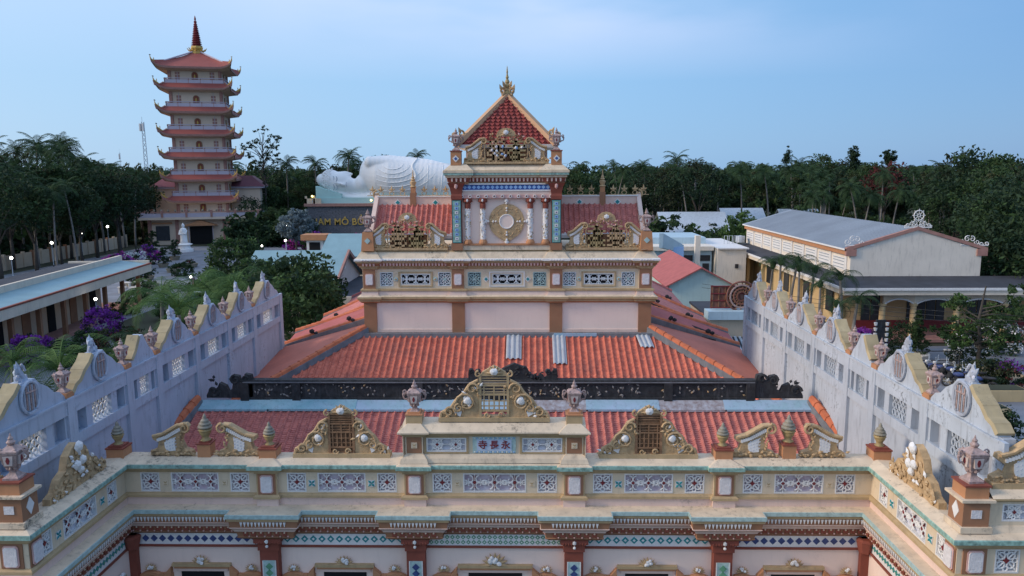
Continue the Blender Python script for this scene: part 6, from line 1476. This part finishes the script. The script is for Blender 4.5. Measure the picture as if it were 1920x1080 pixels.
for i in range(150): x = rs.uniform(-112, -83); y = rs.uniform(94, 156); stamp(b, int(rs.choice([0, 1, 2, 3])), x, y, rs.uniform(1.5, 6.5), rs.uniform(.4, .7), rs.rand()*6.3)
tag(b.build('undergrowth'), 'dense dark undergrowth filling the ground beneath the near trees', 'undergrowth', None, 'stuff')
# --- individual trees beyond the grounds
def P2(px, Y_): return (px-989)/1440*Y_
random.seed(5)
LG = 'trees behind the left boundary wall'; RG = 'trees behind the hall on the right'; CG = 'trees behind the plinth and pagoda'
cnt = 0
def far_tree(px, Y_, kind, ztop, label, group):
    pr_ = (PP_far if kind == 'p' else PT_far); i = random.randrange(3 if kind == 'p' else 3); base = {'p': (16.8, 16.8, 16.8), 't': (14.0, 16.0, 12.6)}[kind][i]
    s = ztop/base
    return plant(pr_[i], 'coconut_palm' if kind == 'p' else 'broadleaf_tree', label, 'palm' if kind == 'p' else 'tree', P2(px, Y_), Y_, 0, None, s, group)
def ztop(py, Y_): return 14.5+(322-py)/1440*Y_*1.0
left = [(10,150,'p',262),(40,165,'p',268),(62,150,'p',258),(100,150,'p',256),(125,158,'p',262),(85,175,'p',266),(150,165,'p',290),(170,150,'t',300),(200,160,'p',305),(225,150,'p',310),(20,130,'t',300),(70,128,'t',310),(120,130,'t',312),(170,132,'t',325),(215,135,'t',330),(245,150,'p',318),(260,162,'t',330),(5,115,'t',330),(50,112,'t',345),(100,120,'t',350),(140,122,'t',352),(-40,130,'p',280),(-60,150,'t',290),(190,190,'p',305),(240,185,'t',318),(275,178,'t',330),(-20,105,'t',330),(0,140,'p',285),(30,125,'p',300),(80,132,'p',292),(110,145,'p',270),(140,140,'p',296),(55,118,'p',322),(185,140,'p',312),(130,118,'p',338),(90,112,'p',345)]
LP_ = {0:'coconut palm nearest the left edge of the skyline', 2:'coconut palm third from the left edge, leaning over the grove', 3:'tallest coconut palm of the left grove, with a long bare pale trunk', 4:'tall coconut palm just right of the tallest one in the left grove', 6:'coconut palm on the falling right shoulder of the left grove', 8:'small coconut palm between the left grove and the telecom mast', 9:'low coconut palm just left of the telecom mast foot'}
for i, (px, Y_, k, py) in enumerate(left):
    far_tree(px, Y_, k, ztop(py-8, Y_), LP_[i] if i in LP_ else 'coconut palm standing within the dense grove on the far left' if k == 'p' else 'dark leafy tree in the dense grove on the far left', LG)
mid = [(470,195,'t',320),(540,182,'p',290),(520,190,'t',320),(595,185,'p',290),(625,190,'t',312),(650,185,'p',276),(668,192,'p',292),(700,190,'t',300),(490,178,'t',345),(555,180,'t',350),(580,182,'t',330),(785,210,'p',280),(470,165,'t',370),(510,158,'t',385),(545,160,'t',392),(300,200,'t',325),(320,190,'p',320)]
ml = ['dark tree behind the sparse tall tree','coconut palm just left of the reclining head','dark tree left of the palm beside the reclining head','coconut palm directly above the reclining head','dark tree behind the top of the reclining head','tallest coconut palm, above the neck of the reclining statue','coconut palm behind the reclining statue shoulder','dark tree mostly hidden behind the reclining statue body','dark tree at the right edge of the pagoda roofs','dark tree left of the plinth railing','dark tree behind the plinth railing corner','lone coconut palm showing above the reclining body','lower dark tree beside the pagoda hall balcony','low dark tree between pagoda hall and silver tree','low dark tree behind the silver tree','dark tree left of the pagoda behind its purple roof','coconut palm partly hidden by the lowest pagoda roofs']
for i, (px, Y_, k, py) in enumerate(mid): far_tree(px, Y_, k, ztop(py, Y_), ml[i], CG)
rnd = random.Random(17)
right = []
for i in range(92):
    Y_ = rnd.choice([118, 130, 145, 160, 180, 205, 240]); px = rnd.uniform(1070, 1940)
    if Y_ < 150 and 1190 < px < 1500: Y_ = rnd.choice([168, 180, 200])
    py = rnd.uniform(306, 330) if Y_ > 150 else rnd.uniform(330, 372)
    right.append((px, Y_, rnd.choice('pppt'), py))
right += [(1277,190,'p',286),(1300,200,'p',300),(1388,200,'p',304),(1480,190,'p',298),(1530,200,'t',292),(1160,200,'p',302),(1195,210,'p',300),(1250,180,'t',310),(1790,120,'t',300),(1830,115,'t',296),(1870,110,'t',294),(1760,130,'p',306),(1740,140,'t',318),(1900,95,'t',312),(1850,100,'t',318),(1780,105,'t',340),(1930,90,'t',305)]
RL_ = ['tallest coconut palm on the skyline between tower and hall', 'coconut palm just right of the tallest skyline palm', 'skyline palm above the far end of the grey hall roof', 'skyline palm left of the group of narrow treetops', 'broad dark treetop left of the slender column tree', 'skyline palm over the right gold finials of the tower', 'skyline palm above the white roofed far house', 'dark tree directly behind the far houses', 'big dark tree rising at upper right, left of its neighbour', 'tallest dark tree at upper right', 'dark tree at upper right, next to the picture edge', 'palm at the left foot of the high trees on the upper right', 'dark tree between skyline palms and the high trees at right', 'near dark tree at right edge above the verandah', 'dark tree right of the hall gable', 'lower dark tree behind the hall gable slope', 'dark tree cut by the right edge of the picture']
for i, (px, Y_, k, py) in enumerate(right):
    far_tree(px, Y_, k, ztop(py, Y_), RL_[i-92] if i >= 92 else 'coconut palm in the dark belt of trees right of the tower' if k == 'p' else 'dark leafy tree in the belt of trees right of the tower', RG)
# special silhouettes
def special(name, label, px, Y_, py, R, Rz, n_cl, per, size, mats, seed, **k):
    zt = ztop(py, Y_); return plant(tree_proto('t', zt-Rz, R, Rz, n_cl, per, size, mats, seed, **k), name, label, 'tree', P2(px, Y_), Y_, 0, 0)
airy = MB(); tt = MB(); rn = random.Random(8); hz = ztop(240, 176); R_ = 4.3
tt.tube([(0,0,0),(.2,0,hz*.4),(0,0,hz*.72),(.2,0,hz*.95)], [.3,.22,.14,.05], M['bark'], 7)
for k in range(34):
    a = rn.random()*6.3; z0 = hz*rn.uniform(.42, .85); rr = rn.uniform(1.8, 4.6)*(1-.5*max(0, (z0/hz-.6))); z1 = min(hz, z0+rn.uniform(2, 5)); e = (rr*math.cos(a), rr*math.sin(a), z1)
    tt.tube([(0,0,z0), (e[0]*.5, e[1]*.5, z0+(z1-z0)*.6), e], [.1,.06,.02], M['bark'], 4); crown(airy, e, (.9,.9,.6), 5, 16, .2, [G[1], G[0]], k+70, clr=.5)
plant([('trunk', tt.mesh('trunk')), ('crown', airy.mesh('crown'))], 'sparse_tree', 'tall sparse tree with open branches against the sky, right of the pagoda', 'tree', P2(497, 176), 176, 0, 0)
special('narrow_tree', 'slender dark column-shaped tree, tallest above the right treeline', 1587, 190, 273, 1.3, 4.4, 60, 46, .24, [G[0]], 41, shell=.1, clr=.35)
special('round_top_tree', 'tree with a small round dark top beside the slender column tree', 1651, 190, 286, 1.7, 1.8, 50, 40, .22, [G[0]], 42, shell=.3)
special('narrow_tree', 'short thin dark treetop left of the round topped trees on the right horizon', 1466, 195, 278, .8, 3.0, 36, 30, .2, [G[0]], 43, shell=.1, clr=.4)
special('red_leaf_tree', 'dark reddish-leaved tree below the round topped tree', 1648, 170, 312, 4.6, 3.4, 60, 34, .3, [M['redleaf'], M['redleaf'], G[0]], 44)
special('bright_tree', 'fresh green tree left of the far end of the grey roof', 1385, 112, 400, 2.6, 2.2, 60, 36, .22, [G[2], G[2], G[1]], 45)
special('bright_tree', 'second fresh green tree peeping above the grey roof ridge', 1500, 128, 385, 3, 2.4, 50, 34, .24, [G[2], G[1]], 46)
for k, (px, Y_, py, R_, lab) in enumerate(((1890,74,345,4.4,'huge dark tree at the right edge, upper crown beside the hall gable'),(1925,70,400,4.4,'large dark tree at the right edge, beside the verandah end'),(1860,86,355,4.0,'dark tree just behind the right corner of the hall gable'))):
    special('edge_tree', lab, px, Y_, py, R_, R_*.95, 120, 55, .22, [G[0], G[0], G[1]], 50+k)
special('silver_tree', 'silvery grey-leaved tree in front of the stone plinth', 551, 132, 392, 3.0, 2.5, 90, 40, .26, [G[5]], 60)
# --- left garden
plant(PT_near[0], 'garden_tree', 'bright green tree between the pagoda court and the teal roof', 'tree', P2(432, 76), 76, 0, 0, 1.1)
plant(PT_near[1], 'garden_tree', 'dark bushy tree touching the corner of the teal roof', 'tree', P2(545, 56), 56, 0, 1, 1.28)
plant(PT_near[1], 'garden_tree', 'large leafy tree beyond the far end of the left wall', 'tree', P2(505, 61), 61, 0, 2, 1.12)
plant(PT_near[0], 'garden_tree', 'leafy tree hiding the foot of the flat canopy', 'tree', P2(565, 51), 51, 0, 3, 1.05)
plant(PT_near[1], 'garden_tree', 'broad dark tree in the middle of the left garden', 'tree', P2(400, 70), 70, 0, 4, .85)
plant(PT_near[0], 'garden_tree', 'small tree between the palms and the teal roof', 'tree', P2(470, 70), 70, 0, 5, .9)
PG = green('fresh_palm_green', (.11,.20,.055), (.045,.09,.03)); PN = [palm_proto(5.5, 4.3, 15, 30, 61, PG, lean=.3, r=.16, w=.95, droop=2.1, nut=False), palm_proto(3.4, 3.7, 13, 28, 62, PG, lean=.2, r=.18, w=.85, droop=1.9, nut=False), palm_proto(2.2, 3.2, 14, 26, 63, lean=.1, r=.2, w=.75, droop=1.7, nut=False)]
for (px, Y_, i, s, lab) in ((322,50,0,1.0,'arching palm with fronds over the middle of the left wall'),(440,57,0,1.05,'feathery palm behind the left wall near the leafy trees'),(385,62,1,1.2,'low spreading palm beside the magenta flowers'),(75,42,1,1.0,'dense feathery palm behind the left wall by the guest house'),(20,38,2,1.15,'low palm clump at the left edge behind the wall'),(150,44,2,1.0,'low dark palm in front of the round clipped bush'),(250,52,2,1.1,'low palm behind the left wall below the street pole'),(360,50,2,1.0,'dark palm clump just behind the wall urns'),(-20,44,1,1.0,'palm fronds cut by the left edge of the picture'),(470,52,2,1.1,'low palm near the far end of the left wall'),(110,37,2,.9,'lowest palm fronds behind the second medallion'),(283,57,0,.95,'arching palm left of the middle palm, over the courtyard edge'),(350,66,1,1.2,'palm below the magenta bougainvillea'),(415,63,0,.9,'palm among the leafy trees before the teal roof'),(200,47,1,.9,'palm behind the clipped reddish bush')):
    plant(PN[i], 'garden_palm', lab, 'palm', P2(px, Y_), Y_, 0, None, s)
def bush_mesh(R, mats, seed, n=70, per=40, size=.1, flat=1): b = MB(); crown(b, (0,0,R[2]*.85), R, n, per, size, mats, seed, shell=.72, clr=.28, flat=flat); return b
def bush(name, label, px, Y_, R, mats, seed, cat='shrub', z=0, **k):
    b = bush_mesh(R, mats, seed, **k); o = b.build(name); o.location = (P2(px, Y_), Y_, z); tag(o, label, cat); return o
V_, Mg = M['violet'], M['magenta']
bush('bougainvillea', 'round violet bougainvillea beside the guest house columns', 165, 66, (1.75,1.5,1.5), [V_, V_, V_, G[0]], 1, size=.12)
bush('bougainvillea', 'violet bougainvillea at the left edge by the guest house floor', 20, 56, (1.5,1.3,1.4), [V_, V_, V_, G[0]], 2, size=.12)
bush('bougainvillea', 'purple bougainvillea above the far end of the pale blue roof', 208, 112, (2.4,1.6,1.5), [Mg, V_, Mg, G[0]], 3, size=.16)
bush('bougainvillea', 'purple bougainvillea behind the white flowering shrub', 262, 122, (2.4,1.6,1.5), [V_, Mg, G[0]], 4, size=.16)
bush('bougainvillea', 'small magenta bougainvillea above the feathery palms', 357, 92, (1.2,1.0,.9), [Mg, Mg, G[0]], 5, size=.12)
for k, (px, R_) in enumerate(((560, 3.2), (590, 2.6), (625, 3.2), (665, 3.2))): bush('bougainvillea', ['leftmost mound of the magenta hedge below the silver tree','low magenta mound under the letter N','wide magenta mound under the gold letters','rightmost magenta mound beside the tower urn'][k], px, 138, (R_,1.6,1.7+.3*(k % 2)), [Mg, Mg, V_, G[0]], 6+k, size=.2)
bush('flowering_shrub', 'white blossoming shrub between two purple bougainvilleas', 236, 116, (2.2,1.6,1.5), [M['wflower'], M['wflower'], G[1]], 12, size=.15)
bush('clipped_bush', 'round clipped green bush beside the guest house', 136, 61, (1.4,1.3,1.0), [G[1], G[1], G[0]], 13, n=110, size=.07)
bush('clipped_bush', 'reddish green clipped bush right of the violet bougainvillea', 182, 58, (1.35,1.3,1.4), [G[0], M['redleaf'], G[3]], 14, n=100, size=.08)
bush('clipped_bush', 'low green bush by the courtyard path end', 215, 78, (1.4,1.2,.8), [G[1], G[2]], 15, size=.08)
bush('hedge_bush', 'red-tinted bush in the middle of the left garden', 285, 62, (1.3,1.2,1.1), [M['redleaf'], G[0], G[0]], 16, size=.08)
for k, (px, Y_, R_) in enumerate(((95,56,1.6),(200,55,1.5),(300,75,1.6),(340,72,1.8),(235,84,1.2),(405,84,1.7),(450,90,1.8),(330,108,1.4))):
    bush('garden_shrub', ['dark shrub behind the low palm at far left','dark shrub under the street pole','shrub behind the arching palm','shrub left of the broad garden tree','small shrub on the courtyard edge','shrub before the courtyard left of the green tree','shrub under the bright green tree','low shrub near the magenta bougainvillea'][k], px, Y_, (R_, R_*.9, R_*.75), [G[0], G[1]], 30+k, size=.11)
def bonsai(label, x, y, s, n=5, pot=True):
    t = thing('potted_tree', label, 'potted tree', (x, y, 0)); 
    if pot: b = MB(); b.lathe([(.55*s,.02),(.75*s,.5*s),(.8*s,.55*s),(.7*s,.55*s),(.65*s,.45*s)], 12, M['potc'], (x, y, 0)); b.build('planter', t)
    b = MB(); b.tube([(x,y,.4*s),(x+.15*s,y,1.2*s),(x-.1*s,y,2.4*s)], [.14*s,.1*s,.05*s], M['bark'], 6); b.build('trunk', t)
    for k in range(n): b = MB(); crown(b, (x+.3*s*math.sin(k*2.1), y+.3*s*math.cos(k*2.1), (.9+.45*k)*s), ((.9-.12*k)*s, (.9-.12*k)*s, .2*s), 16, 26, .09*s, [G[0], G[1]], int(x*9+k) % 999, clr=.35); b.build('foliage_tier', t)
for (px, Y_, s, lab) in ((252,88,1.1,'tiered bonsai on the courtyard, below the pagoda court'),(295,118,1.1,'layered potted tree left of the standing statue'),(318,128,1.2,'layered potted tree nearest the pagoda hall window'),(398,125,1.1,'potted tree right of the standing statue'),(275,140,1.4,'layered tree at the left foot of the pagoda hall'),(230,98,.9,'small tiered bonsai behind the guest house end'),(478,140,1.5,'conifer-like layered tree at the right foot of the pagoda hall'),(575,128,1.6,'cone-shaped layered tree before the magenta hedge'),(265,104,1.0,'low potted tree in the left courtyard')):
    bonsai(lab, P2(px, Y_), Y_, s)
for k, (px, Y_, w) in enumerate(((315,112,2.2),(345,118,2.6),(270,96,1.8),(220,66,2.2),(300,60,2.6),(240,62,1.4),(210,106,2.4))):
    b = MB(); x = P2(px, Y_); b.lathe([(w*.42,.02),(w*.5,.55),(w*.52,.6),(w*.46,.6),(w*.45,.5)], 14, M['potc'], (x, Y_, 0)); crown(b, (x, Y_, .8), (w*.42, w*.42, .35), 18, 26, .1, [G[0], G[1], M['redleaf']], k+200); 
    tag(b.build('round_planter'), ['round planter in the courtyard left of the statue','wide round planter before the standing statue','round planter near the tiered bonsai','grey planter behind the left wall crest','large planter behind the arching palm','small planter by the street pole','planter near the white flowering shrub'][k], 'planter')
for k, (px, Y_) in enumerate(((212,92),(222,96),(236,92),(245,97))):
    b = MB(); x = P2(px, Y_); b.box(x-.5, x+.5, Y_-.25, Y_+.25, .7, .8, M['ywhite']); b.box(x-.4, x-.25, Y_-.2, Y_+.2, .02, .7, M['ywhite']); b.box(x+.25, x+.4, Y_-.2, Y_+.2, .02, .7, M['ywhite']); tag(b.build('stone_bench'), ['small stone bench between the last two guest house columns','small stone bench right of the last guest house column','stone bench nearest the tiered bonsai','farthest stone bench near the white blossoms'][k], 'bench', 'stone benches beyond the guest house')
# --- right garden
PR = [palm_proto(6.2, 1.9, 14, 24, 71, lean=.35, r=.1, w=.55, droop=2.2, nut=False, trunkm=M['palmbark']), palm_proto(5.6, 1.8, 13, 24, 72, lean=.5, r=.1, w=.5, droop=2.2, nut=False), palm_proto(6.6, 2.6, 16, 28, 73, lean=.4, r=.15, w=.6, droop=2.1, nut=False)]
for (px, Y_, i, s, lab) in ((1443,66,0,1.05,'slim palm, leftmost of the cluster before the yellow hall side'),(1463,64,0,1.12,'slim palm, tallest in the cluster before the yellow hall side'),(1482,67,1,1.2,'slim palm in the middle of the cluster over the far wall end'),(1500,63,0,1.05,'slim palm, right of the clustered crowns by the yellow wall'),(1520,65,1,1.1,'slim palm with drooping crown right of the cluster'),(1540,60,1,1.0,'thin short palm between the cluster and the big palm'),(1583,60,2,.95,'taller palm before the white gable corner'),(1602,54,2,.82,'broad palm in front of the first verandah arch'),(1572,55,1,.9,'small palm at the foot of the broad palm')):
    plant(PR[i], 'yard_palm', lab, 'palm', P2(px, Y_), Y_, 0, None, s)
bush('clipped_bush', 'large round clipped bush before the hall steps', 1694, 60, (1.65,1.5,1.45), [G[1], G[0], G[0]], 80, n=130, size=.07)
bush('bougainvillea', 'violet bougainvillea right of the broad palm by the hall', 1628, 63, (1.8,1.2,.8), [V_, V_, G[0]], 81, size=.1)
bush('flowering_shrub', 'white blossoming shrub left of the thin tree in the right yard', 1822, 57, (1.5,1.2,1.2), [M['wflower'], G[1], G[0]], 82, size=.1)
bush('flowering_shrub', 'white blossoming shrub behind the thin tree by the verandah column', 1880, 60, (2.0,1.4,1.4), [M['wflower'], G[1], G[0]], 83, size=.1)
bush('flowering_shrub', 'pinkish shrub in the planter at the lower right edge', 1900, 51, (1.5,1.2,1.0), [G[3], M['redleaf'], G[0], G[3], V_, G[0]], 84, size=.09)
bush('garden_shrub', 'dark shrub below the round clipped bush', 1690, 52, (1.6,1.3,1.0), [G[0], G[3]], 85, size=.09)
bush('garden_shrub', 'leafy shrub behind the third wall urn from the far end', 1560, 58, (1.6,1.4,1.6), [G[1], G[2], G[0]], 86, size=.1)
bush('garden_shrub', 'shrub at the base of the thin tree', 1858, 51, (1.5,1.3,1.0), [G[0], G[3]], 87, size=.09)
bush('garden_shrub', 'dark tall shrub behind the right corner volute', 1905, 36, (.9,.9,1.6), [G[0], G[1]], 88, size=.09)
b = MB(); x = P2(1727, 59)
for k in range(8): crown(b, (x, 59, .6+.42*k), ((1.05-.12*k), (1.05-.12*k), .25), 22, 30, .07, [G[1], G[0]], 300+k)
b.lathe([(.9,.02),(1.0,.35),(.9,.4)], 12, M['ywhite'], (x, 59, 0)); tag(b.build('cone_topiary'), 'cone-shaped topiary in a pale basin between bush and steps', 'topiary')
t1 = MB(); c1 = MB(); rn = random.Random(4); t1.tube([(0,0,0),(.15,0,2),(-.1,0,4),(.2,0,6.4)], [.16,.13,.1,.05], M['bark'], 7)
for k in range(20):
    a = rn.random()*6.3; z0 = rn.uniform(1.6, 4.9); rr = rn.uniform(1.0, 2.3); e = (rr*math.cos(a), rr*math.sin(a), z0+rn.uniform(.2, 1.4)); t1.tube([(0,0,z0), (e[0]*.6, e[1]*.6, z0+.4), e], [.06,.04,.015], M['bark'], 5); crown(c1, e, (.9,.9,.55), 9, 34, .12, [G[2], G[1], G[1]], k+400, clr=.45)
plant([('trunk', t1.mesh('trunk')), ('crown', c1.mesh('crown'))], 'yard_tree', 'thin leafy tree with layered branches before the verandah', 'tree', P2(1842, 54), 54, 0, 0)
for k, (px, Y_, w, d) in enumerate(((1895,48,2.6,1.4),(1830,53,1.6,1.0),(1880,44,1.6,1.0))):
    b = MB(); x = P2(px, Y_); b.box(x-w/2, x+w/2, Y_-d/2, Y_+d/2, .03, .75, M['yellow']); b.box(x-w/2+.1, x+w/2-.1, Y_-d/2+.1, Y_+d/2-.1, .75, .78, M['soil']); tag(b.build('planter_box'), ['yellowish planter box at the lower right edge','yellowish planter box left of the thin tree','planter box nearest the motorcycles on the right'][k], 'planter')
b = MB(); x = P2(1850, 53); b.lathe([(3.2,.03),(3.2,.22),(2.95,.24),(2.9,.1)], 28, M['potc'], (x, 53, 0)); tag(b.build('round_kerb'), 'round kerb of the bed around the thin tree', 'kerb')
pp = thing('plant_rack', 'dark post hung with rows of small white pots beside the round bush', 'rack', (P2(1657, 56), 56, 0))
b = MB(); x = P2(1657, 56); b.box(x-.35, x+.35, 55.9, 56.1, 0, 3.6, M['black']); b.build('post', pp)
for k in range(6):
    for sg in (-1, 1): b = MB(); b.lathe([(.1,0),(.14,.22),(.1,.22)], 8, M['white'], (x+sg*.42, 55.9, 1.2+.4*k)); b.build('pot', pp)
for px, lab in ((1452, 'white umbrella-shaped flood lamp on a pole behind the far wall end'),):
    pass
# motorcycles
def moto():
    t = thing('motorcycle', 'black motorcycle parked behind the right wall, nearest the urn', 'motorcycle', (0,0,0), 'motorcycles parked in the right yard'); k = M['black']; ch = M['metal']
    def P_(b, name, par=t): o = bpy.data.objects.new(name, b.mesh(name)); COL.objects.link(o); o.parent = par; return o
    for y in (-.62, .62):
        b = MB(); b.tube([(0, y+.27*math.cos(a), .3+.27*math.sin(a)) for a in np.linspace(0, 2*PI, 19)], .055, k, 6); w_ = P_(b, 'wheel')
        b = MB()
        for q in range(6): a = q*PI/3; b.tube([(0, y, .3), (0, y+.24*math.cos(a), .3+.24*math.sin(a))], .015, ch, 4)
        b.lathe([(.06,-.06),(.06,.06)], 8, ch); P_(b, 'rim', w_)
    b = MB(); b.tube([(0,.6,.3),(0,.42,.75),(0,.36,1.0)], .05, ch, 6); b.tube([(0,-.6,.35),(0,-.1,.4),(0,.3,.6)], .09, k, 6); b.blob((0,-.05,.42), (.15,.24,.17), k, 2); P_(b, 'frame')
    b = MB(); b.blob((0,.1,.72), (.15,.3,.13), M['navy'], 2); b.blob((0,.5,.62), (.12,.16,.2), k, 2); P_(b, 'body'); b = MB(); b.blob((0,-.42,.8), (.14,.38,.08), k, 2); P_(b, 'seat')
    b = MB(); b.tube([(-.34,.28,1.05),(-.12,.36,1.03),(.12,.36,1.03),(.34,.28,1.05)], .025, ch, 6); P_(b, 'handlebar')
    b = MB(); b.blob((0,.46,.92), (.09,.07,.09), M['white'], 2); P_(b, 'headlight'); b = MB()
    for sg in (-1, 1): b.tube([(sg*.25,.33,1.05),(sg*.32,.33,1.25)], .012, ch, 4); b.blob((sg*.33,.33,1.28), (.06,.02,.045), ch, 1)
    P_(b, 'mirrors'); return t
m0 = moto(); ms = [(1800,52.0,1.2),(1815,50.5,1.0),(1832,50.8,1.3),(1780,52.5,.9),(1850,49.5,1.1),(1765,53.0,1.15)]
labs = ['black motorcycle in the middle of the parked row, nearest the last urn','black motorcycle with bright headlamp, just right of the urn top','motorcycle parked second from the right end of the row','motorcycle parked second from the left end of the row','motorcycle at the right end of the parked row','motorcycle at the left end of the parked row']
for i, (px, Y_, rz) in enumerate(ms):
    if i == 0: m0.location = (P2(px, Y_), Y_, .03); m0.rotation_euler = (0, 0, rz); m0.scale = (1.25,)*3; m0['label'] = labs[0]
    else: copy_thing(m0, (P2(px, Y_), Y_, .03), rz, 1.25, labs[i])
rk = MB(); x = P2(1775, 54); rk.tube([(x-1.5,54.5,.03),(x-1.5,54.5,1.6),(x+1.6,54.5,1.6),(x+1.6,54.5,.03)], .04, M['black'], 6); rk.tube([(x-1.5,54.5,.9),(x+1.6,54.5,.9)], .03, M['black'], 6); tag(rk.build('parking_rail'), 'dark metal rail frame behind the motorcycles', 'rail')
b = MB()
for (a, c_) in (((14.5,63.5,5.2),(40,34,7.6)), ((14.5,63.5,4.9),(40,34.5,7.2)), ((17,60,4.6),(42,38,6.6))):
    A_ = Vector(a); C_ = Vector(c_); b.tube([tuple(A_.lerp(C_, k/10)-Vector((0,0,.9*math.sin(PI*k/10)))) for k in range(11)], .014, M['black'], 4)
tag(b.build('overhead_cable'), 'thin black overhead cables crossing the right yard', 'cable')
